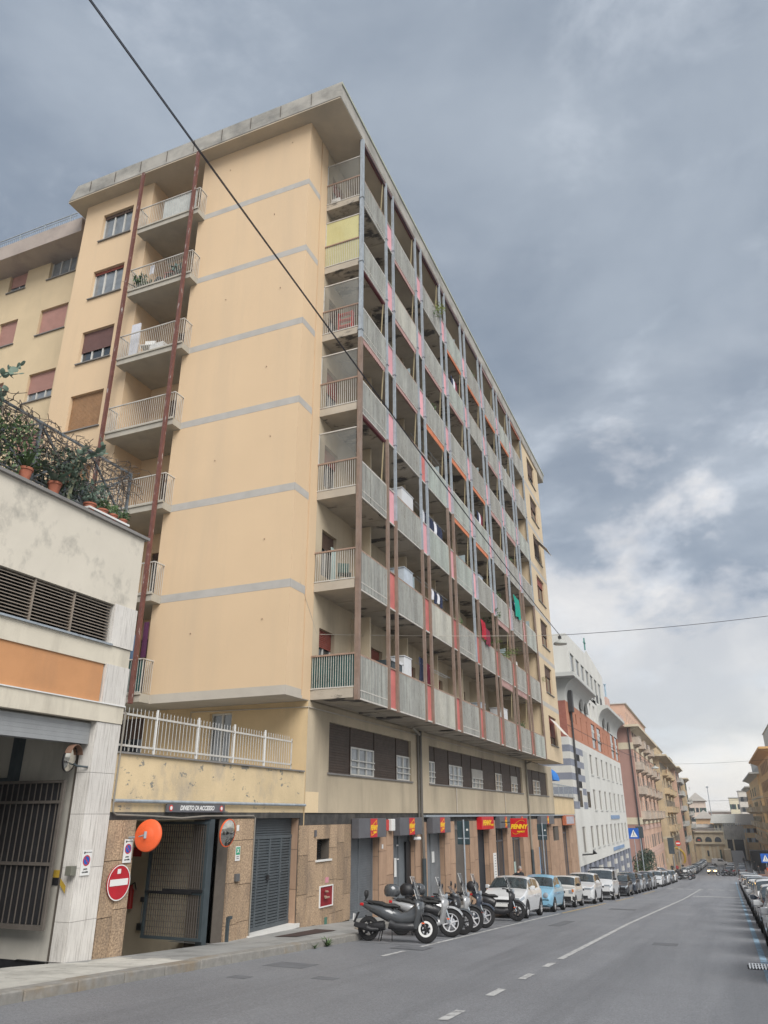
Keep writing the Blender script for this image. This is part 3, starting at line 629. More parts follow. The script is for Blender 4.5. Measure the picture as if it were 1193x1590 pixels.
bm_.loft([[(XB-.9+1.0*s_, y, 2.3+.95*c_) for s_, c_ in cy]+[(XB-.9, y, 2.3)] for y in (56.3, 58.6)]); bm_.build('blue_awning', mat('blue_canvas', (.02, .17, .52), .7), BD)
# ---- ground floor
ops = [(20.2, 21.02, -1.15, -.64), (22.47, 24.66, -3.4, -.24), (25.91, 28.08, -3.6, -.24), (29.37, 31.56, -3.8, -.24), (32.95, 35.11, -4, -.24), (36.41, 38.39, -4.2, -.24), (39.72, 42.05, -4.4, -.24), (43.12, 45.83, -4.6, -.24), (49.96, 53.5, -5, -.24), (54.9, 55.8, -1.6, -.75), (56.3, 57.1, -4.9, -2.0), (58.46, 61.13, -5.5, -.24)]
PL = -.035      # mortar plane, behind the stones
m_ = MB().wall(Fr('E', XB-.035), 19.15, 64.6, -6.2, -.2, ops, .65); m_.build('ground_floor_backing', mortar, BD)
def stones(par, fr, a0, a1, zb, zt, m, bw=.5, bh=.92, name='stone_block', c=0., seed=0):
    r = random.Random(seed*7+int(a0*10)); n = max(1, round((a1-a0)/bw)); p = (a1-a0)/n
    for i in range(n):
        z = zt; off = r.choice([0, .3, .55, .75]); first = True
        while z > zb+.02:
            h = bh*(1-off*.6) if first else bh*r.uniform(.85, 1.1); first = False
            z0 = max(z-h, zb)
            if z0-zb < .15: z0 = zb
            piece(name, m, par, fr, a0+i*p+.006, a0+(i+1)*p-.006, z0+.006, z-.006, c-.05, c+r.uniform(-.004, .006)); z = z0
ys = [(19.17, 20.2, stone), (21.02, 22.45, stone), (24.68, 25.9, stone2), (28.1, 29.35, stone2), (31.58, 32.93, stone2), (35.13, 36.4, stone2), (38.41, 39.7, stone2), (42.07, 43.1, stone2), (45.85, 49.95, stone2), (53.52, 54.88, stone2), (57.12, 58.45, stone2), (61.15, 64.55, stone2)]
for n_, (a0, a1, m) in enumerate(ys): stones(BD, E, a0, a1, zw(a0)-.05, -.245, m, .5 if m is stone else .62, .92 if m is stone else 1.05, seed=n_)
stones(BD, E, 20.2, 21.02, zw(20.5)-.05, -1.17, stone, .42, seed=31); stones(BD, E, 20.2, 21.02, -.62, -.245, stone, .42, seed=32)
stones(BD, E, 54.9, 57.1, zw(56), -1.65, stone2, .6, seed=33); stones(BD, E, 54.9, 57.1, -.75, -.245, stone2, .6, seed=34)
# stone-faced reveals seen from the street corner (face the viewer)
for a in (24.66, 28.08, 31.56, 35.11, 38.39, 42.05, 45.83, 53.5, 61.13):
    Fs = Fr('S', a-.012); z = -.25; zb = zw(a)-.1
    while z > zb: z0 = max(z-1.0, zb); piece('stone_block', stone2, BD, Fs, XB-.26, XB-.045, z0+.006, z-.006, -.02, .0); z = z0
# vent opening and hydrant niche
m_ = MB()
for i in range(8): m_.fb(E, 20.22, 21.0, -1.13+i*.06, -1.13+i*.06+.03, -.3, -.27)
m_.build('vent_louvre', dark, BD); MB().fb(E, 20.12, 21.1, -1.2, -1.15, -.2, .04).build('window_sill', marble, BD)
hy = thing('hydrant_niche', 'small red niche with a fire hydrant valve set in the stone wall', 'fire hydrant', (XB, 20.8, -2.36))
m_ = MB(); m_.fb(E, 20.40, 20.43, -2.36, -1.82, -.0, .035); m_.fb(E, 21.19, 21.22, -2.36, -1.82, 0, .035); m_.fb(E, 20.43, 21.19, -1.85, -1.82, 0, .035); m_.fb(E, 20.43, 21.19, -2.36, -2.33, 0, .035); m_.build('niche_frame', plastic_w, hy)
MB().fb(E, 20.43, 21.19, -2.33, -1.85, 0.008, .014).build('niche_back', mat('dark_niche_red', (.22, .008, .014), .5), hy)
m_ = MB(); m_.tube([E(20.7, -2.1, .02), E(20.7, -2.1, .09)], .03, 8); m_.lathe(E(20.7, -2.0, .09), (0, 0, 1), [(0, .02), (.02, .055), (.05, .055), (.06, .02)], 10); m_.tube([E(20.62, -2.12, .09), E(20.85, -2.12, .09)], .025, 8); m_.build('valve', rustrail, hy)
MB().fb(E, 20.75, 20.95, -1.76, -1.62, .008, .014).build('hydrant_plate', mat('pink_plate', (.6, .25, .3), .5), hy)
MB().fb(E, 20.75, 20.9, -2.86, -2.62, .008, .016).build('green_plate', mat('dull_green_plate', (.06, .16, .12), .6), BD)
MB().fb(E, 20.0, 20.08, -.55, -.38, .008, .05).build('wall_switch', signgrey, BD)
# doors and shutters in the openings
def slats(name, m, par, fr, a0, a1, b0, b1, c, pitch=.085, t=.018, fill=True):
    n = int((b1-b0)/pitch); p = (b1-b0)/n
    for i in range(n): piece(name, m, par, fr, a0, a1, b0+i*p, b0+(i+.86)*p, c, c+t)
def leafdoor(a0, a1, zb, n=2, m=navyshut, c=-.25, rib=True):
    d = MB(); d.fb(E, a0, a1, zb, -.24, c-.03, c-.02); d.fb(E, a0, a0+.07, zb, -.24, c-.02, c+.02); d.fb(E, a1-.07, a1, zb, -.24, c-.02, c+.02)
    for i in range(1, n): u = a0+(a1-a0)*i/n; d.fb(E, u-.03, u+.03, zb, -.24, c-.02, c+.015)
    dr = d.build('shop_door', m, BD)
    if rib:
        s_ = MB(); k = int((-.7-zb)/.07)
        for i in range(k): s_.fb(E, a0+.08, a1-.08, zb+.05+i*.07, zb+.05+i*.07+.045, c-.02, c-.004)
        s_.build('door_slats', m, dr)
    return dr
leafdoor(22.47, 24.66, -3.4); d2 = leafdoor(25.91, 28.08, -3.6, 2, navyshut, -.25, False); leafdoor(29.37, 31.56, -3.8, 2, mat('mid_grey_door', (.18, .19, .20), .5), -.25, False)
MB().fb(E, 27.6, 28.06, -3.6, -.9, -.22, -.18).build('door_post', black, d2)
for a, b, w, h in ((26.05, -1.35, .22, .55), (26.55, -1.7, .2, .6), (26.05, -2.3, .22, .6), (26.75, -1.0, .2, .05), (26.8, -1.45, .2, .04)): piece('white_notice', wsign, d2, E, a, a+w, b-h/2, b+h/2, -.235, -.228)
MB().fb(E, 30.55, 30.85, -1.75, -1.35, -.24, -.23).build('white_notice', wsign, BD)
MB().fb(E, 33.3, 35.11, -4, -.6, -.35, -.3).build('panelled_door', mat('brown_grey_panel', (.11, .10, .09), .6), BD); MB().fb(E, 32.95, 33.3, -4, -.24, -.6, -.5).build('dark_opening', dark, BD); MB().fb(E, 32.95, 35.11, -.6, -.24, -.3, -.25).build('door_head', mat('grey_head', (.2, .19, .18), .7), BD)
leafdoor(36.41, 38.39, -4.2, 1, mat('blue_black_shutter', (.028, .036, .045), .5), -.28)
for a0, a1, zb in ((39.72, 42.05, -4.4), (43.12, 45.83, -4.6), (49.96, 53.5, -5), (58.46, 61.13, -5.5)):
    d = MB(); c = -.28
    for u in (a0, (a0+a1)/2-.03, a1-.06): d.fb(E, u, u+.06, zb, -.24, c, c+.05)
    d.fb(E, a0, a1, -1.3, -1.22, c, c+.05); dr = d.build('shop_window', signgrey, BD); MB().fb(E, a0, a1, zb, -.24, c+.005, c+.015).build('pane', glass, dr)
MB().fb(E, 50.3, 51.2, -3.4, -1.9, -.24, -.23).build('window_poster', mat('blue_poster', (.10, .32, .55), .5), BD)
MB().fb(E, 44.2, 44.6, -3.4, -2.4, -.24, -.23).build('window_poster', mat('pale_poster', (.45, .55, .5), .5), BD)
MB().fb(E, 56.32, 57.08, -4.9, -2.0, -.3, -.26).build('dark_opening', black, BD); MB().fb(E, 54.92, 55.78, -1.6, -.75, -.3, -.26).build('dark_opening', black, BD)
# ---- shop signs
def sign_logo(par, fr, a, b, s, wide_=False):
    """red panel lettering with its swoosh"""
    text('PENNY', s*.34, signyel, par, fr, a, b+.02*s, .008, bold=.022*s, shear=.25, sx=.95)
    text('MARKET', s*.13, signyel, par, fr, a+.12*s, b-.26*s, .008, bold=.006*s, shear=.25)
    mb = MB(); pts = [Vector(fr(a+s*.42*math.cos(t), b+s*.34*math.sin(t)+s*.22*math.cos(t), .012)) for t in [math.radians(20+i*14) for i in range(11)]]
    mb.tube(pts, s*.011, 5); pts = [Vector(fr(a+s*.42*math.cos(t), b+s*.34*math.sin(t)+s*.22*math.cos(t), .012)) for t in [math.radians(195+i*14) for i in range(8)]]; mb.tube(pts, s*.011, 5)
    mb.build('swoosh', signyel, par)
def box_sign(a0, a1, z0, z1, mred, lab, red_all=False):
    t = thing('shop_sign', lab, 'shop sign', (XB, (a0+a1)/2, z0), 'box signs over the shop doors')
    F = Fr('E', XB+.26); MB().box(XB+.0, XB+.26, a0, a1, z0, z1).build('sign_box', signred if red_all else signgrey, t, bevel=.012)
    if red_all:
        text('PENNY', .30, signyel, t, F, (a0+a1)/2-.2, (z0+z1)/2, .006, bold=.014, shear=.22, sx=1.5); text('MARKET', .12, signyel, t, F, (a0+a1)/2+.75, (z0+z1)/2-.1, .006, bold=.004, shear=.2)
    else:
        w = .55*(1 if a0 < 35 else .8); c = (a0+a1)/2+.02*0+.05
        MB().fb(F, c-w/2, c+w/2, z0+.01, z1-.01, .002, .006).build('red_panel', signred, t)
        text('PENNY', .20, signyel, t, F, c, (z0+z1)/2, .008, bold=.012, shear=.2, sx=.85*w/.55); text('MARKET', .075, signyel, t, F, c+.08, (z0+z1)/2-.13, .008, bold=.003, shear=.2)
        mb = MB(); mb.tube([F(c-.12*w/.55, z1-.2, .01), F(c+.2*w/.55, z1-.06, .01), F(c+.2*w/.55, z1-.17, .01)], .007, 4); mb.tube([F(c-.2*w/.55, z0+.16, .01), F(c-.2*w/.55, z0+.06, .01), F(c+.1*w/.55, z0+.14, .01)], .007, 4); mb.build('swoosh', signyel, t)
    return t
box_sign(22.47, 24.66, -.66, -.09, 1, 'grey box sign with red PENNY panel, largest and nearest, over the first shop shutter')
box_sign(25.91, 28.15, -.66, -.08, 1, 'grey box sign with red PENNY panel over the door with white notices beside the downpipe')
box_sign(29.37, 31.6, -.66, -.08, 1, 'grey box sign with red PENNY panel over the mid grey door beyond the downpipe')
box_sign(36.35, 38.5, -.64, -.08, 1, 'long plain red box sign with yellow PENNY lettering above the dark doorway', True)
box_sign(39.72, 42.1, -.64, -.08, 1, 'grey box sign with red panel just left of the square red projecting sign')
box_sign(43.12, 46.2, -.64, -.08, 1, 'grey box sign mostly hidden behind the square red projecting sign')
box_sign(49.96, 54.3, -.58, -.06, 1, 'grey box sign with red panel near the far end of the shops')
t = thing('shop_sign', 'pale lightbox sign with orange border, last one at the far end of the shops', 'shop sign', (XB, 60, -.7)); MB().box(XB, XB+.25, 58.8, 62.6, -.72, -.05).build('sign_box', mat('orange_border', (.45, .14, .07), .5), t); MB().fb(Fr('E', XB+.25), 59.1, 62.3, -.64, -.13, .002, .01).build('sign_face', mat('pale_lilac_face', (.40, .38, .42), .5), t)
t = thing('projecting_sign', 'square bright red PENNY MARKET sign projecting from the wall', 'shop sign', (-9.35, 40, -1.05)); F = Fr('S', 39.9)
MB().box(-9.76, -8.92, 39.9, 40.05, -1.04, -.17).build('sign_box', signred, t, bevel=.01); sign_logo(t, F, -9.34, -.58, .80)
MB().tube([(XB, 39.98, -.35), (-9.76, 39.98, -.35)], .02, 6).add([], []).build('sign_bracket', black, t)
al = thing('alarm_box', 'red alarm bell box and white siren on the pillar between the first two signs', 'alarm', (XB, 25.1, -.6)); MB().fb(E, 24.95, 25.25, -.48, -.14, .008, .12).build('red_box', red, al, bevel=.01); MB().fb(E, 25.4, 25.72, -.50, -.12, .008, .16).build('white_siren', plastic_w, al, bevel=.02)
cm_ = thing('security_camera', 'small white security camera under the second grey sign', 'camera', (XB, 27.9, -.9)); MB().tube([E(27.75, -.78, .05), E(27.95, -.80, .25)], .06, 8).build('camera_body', plastic_w, cm_); MB().tube([E(27.85, -.7, 0), E(27.85, -.74, .12)], .02, 6).build('bracket', plastic_w, cm_)
vb = thing('vertical_shop_sign', 'tall narrow white sign with a red foot on the pillar before the projecting sign', 'shop sign', (XB, 39.2, -3.2)); MB().fb(E, 38.95, 39.5, -3.0, -1.75, .01, .035).build('board', wsign, vb); MB().fb(E, 38.95, 39.5, -3.2, -3.0, .01, .036).build('red_foot', signred, vb)
mb = MB()
for i in range(9): mb.fb(E, 39.1+(i % 3)*.03, 39.35, -1.85-i*.12, -1.88-i*.12, .036, .038)
mb.build('sign_text_lines', mat('grey_print', (.2, .2, .2), .6), vb)
n_ = MB(); n_.fb(E, 24.85, 24.97, -1.03, -.9, .01, .016); n_.build('house_number', wsign, BD)
# ------------------------------------------------------------------ far wing behind the corner
FW = thing('pale_apartment_wing', 'pale yellow apartment wing behind the left corner with pink shutters and a roof railing', 'apartment building', (-26, 19.5, -2))
S3 = Fr('S', 19.5)
fws = [(-25.1, -23.45, 23.17, 24.6, 3, .06), (-27.65, -26.53, 23.17, 24.45, 2, .72), (-25.1, -23.46, 20.04, 21.42, 2, 1.), (-27.65, -26.5, 20.0, 21.4, 2, 1.), (-25.0, -23.45, 16.5, 17.95, 3, .65), (-27.6, -26.5, 16.5, 17.95, 2, .6), (-25, -23.45, 13.4, 14.9, 3, .5), (-29.4, -28.4, 20, 21.4, 2, 1), (-29.4, -28.4, 16.5, 17.9, 2, .7)]
MB().wall(S3, -45, -21.6, -3, 25.6, [f[:4] for f in fws], .2).build('wing_wall', pale, FW)
for f in fws: window(FW, S3, *f[:4], .2, f[4], f[5], mauve, glassl)
m_ = MB()
for f in fws: sills(m_, S3, *f[:3])
m_.build('window_sill', sill, FW)
m_ = MB(); m_.add([(-45, 18.45, 24.2), (-22.3, 18.45, 24.2), (-22.3, 18.4, 24.95), (-45, 18.4, 24.95), (-45, 30, 24.2), (-22.3, 30, 24.2), (-22.3, 30, 24.95), (-45, 30, 24.95)], [(0, 1, 2, 3), (0, 4, 5, 1), (3, 2, 6, 7), (1, 5, 6, 2)]); m_.build('roof_fascia', mat('mauve_grey_fascia', (.40, .34, .30), .93, .08, 1, .2, dirt=(.22, .18, .17), dscale=(1, 1, 1.2), damt=.6), FW)
m_ = MB(); m_.bar((-45, 18.6, 25.6), (-22.9, 18.6, 25.6), .04); m_.bar((-45, 18.6, 25.45), (-22.9, 18.6, 25.45), .025)
for i in range(15): m_.bar((-45+i*1.55, 18.6, 24.95), (-45+i*1.55, 18.6, 25.62), .04)
for i in range(170): m_.bar((-45+i*.13, 18.6, 25), (-45+i*.13, 18.6, 25.45), .012)
m_.build('roof_railing', galv, FW)
MB().box(-44, -22, 19.75, 30, -3, 24.1).build('core', dark, FW)
# ------------------------------------------------------------------ garage building
GB = thing('garage_building', 'off-white garage building with louvres, orange band and travertine pillar at the left edge', 'garage', (-10.5, 8, -2.3))
G = Fr('E', XB); ye = 11.77
m_ = MB(); m_.box(-16, XB-.001, -6, ye, 3.92, 5.5); m_.build('upper_wall', white_wall, GB)
m_ = MB(); m_.box(-16.1, XB+.07, -6, ye+.09, 5.5, 5.56); m_.build('roof_coping', mat('lead_coping', (.22, .21, .20), .6, .1, 3, .1), GB)
m_ = MB(); m_.box(-16, XB-.25, -6, ye-.02, 1.66, 3.92); m_.build('band_backing', dark, GB)
m_ = MB(); m_.box(-10.9, XB-.001, -6, ye, 2.73, 3.10); m_.box(-10.9, XB+.02, -6, ye, 1.66, 1.985); m_.build('cream_beam', beam_m, GB)
MB().fb(G, -6, 11.2, 3.10, 3.135, -.1, .05).build('louvre_sill', galv, GB); MB().fb(G, -6, ye+.02, 1.985, 2.005, -.05, .045).build('cable_ledge', plastic_w, GB)
for i in range(13):      # tilted slats of the vent
    z = 3.15+i*.0595; y0 = 4.5
    for a0, a1 in ((5.45, 7.28), (7.32, 8.24), (8.26, 9.18), (9.22, 10.12), (10.16, 11.12)):
        if i == 0 and False: continue
        key = ('louvre_slat', a0)
        if key not in UB: UB[key] = MB().add([(-.04, a0, 0), (.045, a0, -.028), (.045, a0, -.012), (-.04, a0, .018), (-.04, a1, 0), (.045, a1, -.028), (.045, a1, -.012), (-.04, a1, .018)], [(0, 1, 5, 4), (1, 2, 6, 5), (2, 3, 7, 6), (3, 0, 4, 7), (0, 3, 2, 1), (4, 5, 6, 7)]).mesh('louvre_slat', louvre_m)
        o = bpy.data.objects.new('louvre_slat', UB[key]); COL.objects.link(o); o.parent = GB; o.location = Vector((XB-.09, 0, z+.02))-ORG[GB]
for a in (7.3, 8.25, 9.2, 10.14): piece('louvre_post', louvre_m, GB, G, a-.015, a+.015, 3.13, 3.92, -.14, -.03)
MB().fb(G, -6, 11.12, 2.005, 2.73, -.2, -.03).build('orange_panel', orangep, GB)
for a0, a1, b0, b1 in ((11.16, 11.46, 3.11, 3.94), (11.465, ye+.03, 3.11, 3.94), (11.14, 11.46, 1.99, 2.74), (11.465, ye+.01, 1.99, 2.74)): piece('travertine_slab', trav, GB, G, a0, a1, b0, b1, -.2, .03)
zz = [-2.5, -1.68, -.84, .04, .75, 1.655]
for z0, z1 in zip(zz, zz[1:]):
    piece('travertine_slab', trav, GB, G, 11.125, 11.49, z0+.003, z1-.003, -.03, .0+RN.uniform(0, .004)); piece('travertine_slab', trav, GB, G, 11.496, ye, z0+.003, z1-.003, -.03, RN.uniform(0, .004))
    piece('travertine_slab', trav, GB, Fr('S', 11.12), -10.82, XB-.032, z0+.003, z1-.003, -.03, .0)
MB().box(-10.9, XB-.035, 11.15, ye-.01, -2.6, 1.7).build('pillar_core', mortar, GB)
SG = Fr('S', 11.17); inner = mat('garage_inner_wall', (.44, .42, .37), .9, .1, 1.5, .15, dirt=(.18, .17, .15), damt=.6)
m_ = MB(); m_.box(-19, -10.86, 11.17, ye-.02, -5, 1.66); m_.build('inner_side_wall', inner, GB)
m_ = MB(); m_.box(-19, -18.8, -6, 11.2, -5, 1.66); m_.box(-19, -10.75, -6, 11.17, 1.6, 1.66); m_.box(-19, -10.6, -6.2, -6, -5, 1.6); m_.build('inner_wall', inner, GB)
m_ = MB(); m_.quad((-10.45, -6, zw(-6)), (-10.45, 11.3, zw(11.3)), (-19, 11.3, zw(11.3)-.9), (-19, -6, zw(-6)-.9)); m_.build('garage_floor', asph2, GB)
m_ = MB()
for i in range(5): m_.fb(Fr('E', -10.62), -6, 11.1, 1.245+i*.075, 1.245+i*.075+.073, -.2, .0)
m_.build('rolled_shutter_box', greyshut, GB)
# girder, hazard stripes
m_ = MB(); m_.bar((-12.35, 11.1, 1.6), (-12.35, 11.1, .62), .16); m_.bar((-12.3, 11.1, .62), (-16, 10.6, .60), .14); m_.build('door_rail', gatem, GB)
m_ = MB(); m_.fb(SG, -14, -10.95, -2.6, -2.3, 0, .012); m_.build('black_skirting', black, GB)
hz = mat('hazard_yellow', (.42, .28, .04), .6)
for i, (m, z) in enumerate(((hz, -.94), (black, -1.06))): MB().fb(SG, -11.05, -10.87, z-.06, z+.06, 0, .012).build('hazard_stripe', m, GB); 
m_ = MB(); m_.add([SG(-10.78, -1.0, .1), SG(-10.64, -1.12, .1), SG(-10.64, -1.24, .1), SG(-10.78, -1.1, .1)], [(0, 1, 2, 3)]); m_.build('hazard_stripe', hz, GB)
# gate leaf standing open inside
gt = MB(); LG = Fr('S', 10.95); x0, x1, zb, zt = -14.1, -10.88, -1.80, .62
gt.fb(LG, x1-.06, x1-.002, zb+.002, zt-.002, -.026, .026); gt.fb(LG, x0+.002, x0+.06, zb+.002, zt-.002, -.026, .026); gt.fb(LG, x0, x1, zt-.05, zt, -.03, .03); gt.fb(LG, x0, x1, zb, zb+.07, -.03, .03); gt.fb(LG, x0, x1, .22, .27, -.03, .03); gt.fb(LG, x0, x1, -.80, -.75, -.03, .03)
n = 23
for i in range(1, n): x = x0+(x1-x0)*i/n; gt.fb(LG, x-.0065, x+.0065, zb, zt, -.01, .01)
go = gt.build('gate_leaf', gatebr, GB); MB().fb(LG, x0, x1-.06, .26, .57, -.026, -.022).fb(LG, x0, x1-.06, -1.72, .22, -.026, -.022).build('gate_backing', black, go)
bx = thing('intercom_box', 'small grey metal box on the pillar edge left of the white no parking plate', 'intercom', (XB, 11.06, -.95)); MB().box(-10.62, -10.48, 10.98, 11.1, -.95, -.80).build('metal_box', mat('olive_grey_box', (.16, .16, .13), .5), bx, bevel=.006)
# ------------------------------------------------------------------ signs shared by both driveways
def ring(fr, a, b, r0, r1, c, mb, n=28):
    for i in range(n):
        t0, t1 = 2*math.pi*i/n, 2*math.pi*(i+1)/n
        mb.quad(fr(a+r0*math.cos(t0), b+r0*math.sin(t0), c), fr(a+r1*math.cos(t0), b+r1*math.sin(t0), c), fr(a+r1*math.cos(t1), b+r1*math.sin(t1), c), fr(a+r0*math.cos(t1), b+r0*math.sin(t1), c))
    return mb
def disc(fr, a, b, r, c0, c1, mb, n=28):
    p = [fr(a+r*math.cos(2*math.pi*i/n), b+r*math.sin(2*math.pi*i/n), c0) for i in range(n)]; q = [fr(a+r*math.cos(2*math.pi*i/n), b+r*math.sin(2*math.pi*i/n), c1) for i in range(n)]
    return mb.loft([p, q])
blk = mat('black_print', (.02, .02, .02), .6)
def passo(a, b, fr, lab):
    t = thing('no_parking_plate', lab, 'sign', fr(a, b-.22), 'driveway no parking plates'); w, h = .115, .205
    MB().fb(fr, a-w, a+w, b-h, b+h, .01, .018).build('plate', wsign, t)
    disc(fr, a, b+.035, .088, .018, .020, MB()).build('blue_disc', blue_s, t)
    m = ring(fr, a, b+.035, .068, .088, .0215, MB()); m.add([fr(a-.062, b+.085, .0215), fr(a-.05, b+.097, .0215), fr(a+.062, b-.015, .0215), fr(a+.05, b-.027, .0215)], [(0, 1, 2, 3)]); m.build('red_ring', red, t)
    text('passo', .042, blk, t, fr, a, b-.10, .019, bold=.001); text('carrabile', .042, blk, t, fr, a, b-.15, .019, bold=.001); text('COMUNE DI GENOVA', .018, blk, t, fr, a+.02, b+.165, .019)
    MB().fb(fr, a-.08, a-.05, b+.145, b+.18, .018, .020).build('crest', blk, t)
passo(11.31, -.76, Fr('E', XB+.004), 'white passo carrabile plate on the travertine pillar of the garage'); passo(12.36, -.61, Fr('E', XB+.01), 'white passo carrabile plate on rough stone under the orange mirror arm')
# ------------------------------------------------------------------ terrace wall over the lower driveway
TW = thing('terrace_wall', 'peeling yellow terrace wall above rough stone with a driveway gate and a grey louvred door', 'wall', (-10.5, 15, -2.6))
peel = ochre; nt = peel.node_tree      # flaked patches showing grey render
b_ = nt.nodes['Principled BSDF']; src = b_.inputs['Base Color'].links[0].from_socket; g_ = nt.nodes.new('ShaderNodeNewGeometry'); mp = nt.nodes.new('ShaderNodeMapping'); mp.inputs['Scale'].default_value = (3, 2.1, 3.4); nt.links.new(g_.outputs['Position'], mp.inputs[0])
nn = nt.nodes.new('ShaderNodeTexNoise'); nn.inputs['Scale'].default_value = 1.2; nn.inputs['Detail'].default_value = 8; nn.inputs['Roughness'].default_value = .72; nt.links.new(mp.outputs[0], nn.inputs['Vector'])
q_ = nt.nodes.new('ShaderNodeMapRange'); nt.links.new(nn.outputs[0], q_.inputs[0]); q_.inputs[1].default_value = .60; q_.inputs[2].default_value = .612
mx_ = nt.nodes.new('ShaderNodeMix'); mx_.data_type = 'RGBA'; nt.links.new(q_.outputs[0], mx_.inputs[0]); nt.links.new(src, mx_.inputs[6]); mx_.inputs[7].default_value = (.24, .225, .19, 1); nt.links.new(mx_.outputs[2], b_.inputs['Base Color'])
m_ = MB(); m_.box(-10.9, XB, ye+.02, 19.36, .30, 1.13); m_.box(-10.9, XB-.03, ye+.02, 19.36, .075, .30); m_.build('yellow_parapet', peel, TW)
MB().box(-21, -10.9, ye+.02, 19.38, .9, 1.1).build('terrace_floor', concrete, TW)
MB().box(-10.92, XB+.05, ye, 19.26, 1.13, 1.165).build('parapet_cap', sill, TW)
MB().tube([G(ye+.04, .275, .04), G(19.36, .265, .04)], .032, 8).build('metal_pipe', galv, TW)
MB().fb(G, ye+.02, 19.2, -.06, .075, -.5, -.02).build('slate_lintel', lintel_m, TW)
m_ = MB(); m_.tube([G(ye+.03, 1.9, .06), G(ye+.03, .3, .03), G(ye+.05, .08, .03), G(ye+.15, .03, .03), G(13.0, -.0, .03), G(13.9, -.04, .04), G(14.8, .0, .03), G(16.75, .0, .03), G(16.83, -.04, .03), G(16.84, -2.6, .03)], .017, 6); m_.build('cable_run', mat('old_grey_cable', (.23, .21, .18), .6), TW)
w_ = MB().wall(Fr('E', XB-.035), ye+.01, 19.17, -4, -.03, [(12.56, 15.42, -4, -.06), (16.87, 19.16, -2.62, -.06)], .7); w_.build('stone_backing', mortar, TW)
stones(TW, G, ye+.03, 12.55, zw(12)-.03, -.06, stone, .4, .86, seed=3); stones(TW, G, 15.82, 16.86, zw(16.3)-.03, -.06, stone, .5, .86, seed=5)
Fj = Fr('S', 15.80); stones(TW, Fj, XB-.30, XB-.045, zw(15.8)-.1, -.06, stone, .3, .9, seed=6); Fj = Fr('S', 19.15); stones(TW, Fj, XB-.26, XB-.045, -2.66, -.06, stone2, .3, .95, seed=7)
# driveway passage
m_ = MB(); m_.box(-24, -10.8, 15.8, 16.1, -7, -.05); m_.box(-24, -10.9, ye+.3, 12.3, -7, -.05); m_.box(-24, -23.7, 12.3, 15.8, -7, -.05); m_.build('passage_wall', ramp_w, TW)
MB().box(-24, -10.8, 12.0, 16.0, -.08, -.04).build('passage_ceiling', ramp_w, TW)
m_ = MB(); m_.quad((-10.45, 12.4, zw(12.4)-.005), (-10.45, 15.9, zw(15.9)-.005), (-24, 15.9, zw(15.9)-2.6), (-24, 12.4, zw(12.4)-2.6)); m_.build('passage_ramp', mat('ramp_concrete', (.20, .17, .12), .9), TW)
gl = MB(); LG = Fr('S', 14.9); x0, x1 = -12.0, -10.42; zt = -.12; zb = -2.45
for a, b in ((x0+.002, x0+.06), (x1-.07, x1-.002)): gl.fb(LG, a, b, zb+.002, zt-.002, -.026, .026)
for b in (zb, zt-.05, -1.58): gl.fb(LG, x0, x1, b, b+.055, -.03, .03)
go = gl.build('driveway_gate', gatem, TW)
gm = MB(); n = 24
for i in range(n): x = x0+.06+(x1-x0-.13)*(i+.5)/n; gm.fb(LG, x-.007, x+.007, zb, zt, -.008, .008)
for i in range(20): z = zb+.06+(zt-zb-.1)*(i+.5)/20; gm.fb(LG, x0, x1, z-.004, z+.004, .006, .012)
gm.build('grating', gatebr, go); m_ = MB(); m_.fb(LG, x0+.05, x1-.3, -1.56, -1.52, .03, .07); m_.fb(LG, x0+.5, x1-.04, -1.52, -1.47, .03, .07); m_.build('gate_closer_arm', black, go)
m_ = MB(); m_.box(-10.64, -10.48, 15.0, 15.16, zw(15)-.05, -.07); m_.build('gate_post', gatem, TW); MB().box(-10.75, -10.55, 15.42, 15.79, zw(15.6)-.1, -.07).build('plaster_jamb', mat('grey_plaster_jamb', (.36, .33, .28), .9, .1, 2, .2, dirt=(.2, .18, .15), damt=.6), TW)
m_ = MB(); m_.fb(G, 15.9, 15.96, -2.62, -2.1, .0, .06); m_.fb(G, 15.96, 16.06, -2.15, -2.09, 0, .06); m_.build('gate_stop', gatem, TW)
ldm = mat('dark_louvre_door_paint', (.07, .082, .09), .5, .12, 3, .05, rnd=.05)
# louvred double door
ld = MB(); c = -.25; ZD = -2.58
ld.fb(G, 16.87, 19.14, ZD, -.06, c-.04, c-.03)
for u in (16.87, 17.42, 18.0, 18.56, 19.06): ld.fb(G, u+.002, u+.068, ZD+.002, -.52, c-.028, c+.026)
ld.fb(G, 16.87, 19.14, -.55, -.47, c-.03, c+.03); ld.fb(G, 16.87, 19.14, ZD, ZD+.09, c-.03, c+.03); do = ld.build('louvred_door', ldm, TW)
n = 29
for i in range(n): z = ZD+.1+i*(2.58-.1-.55)/n; piece('door_slat', ldm, do, G, 16.94, 19.06, z, z+.045, c-.03, c+.012)
for i in range(7): z = -.46+i*.056; piece('door_slat', ldm, do, G, 16.9, 19.12, z, z+.036, c-.03, c+.012)
MB().fb(G, 16.8, 19.25, -2.68, -2.585, -.3, .05).build('door_step', marble, TW); MB().fb(G, 17.9, 17.98, -1.5, -1.38, c+.03, c+.07).build('door_handle', black, do)
mat_ = MB(); mat_.quad(*[(x, y, zs(x, y)+.012) for x, y in ((-9.95, 17.1), (-9.45, 17.3), (-9.35, 19.2), (-9.9, 19.1))]); mat_.build('doormat', mat('brown_mat', (.055, .035, .03), .95), None, 'dark brown flat mat on the pavement outside the louvred door', 'mat')
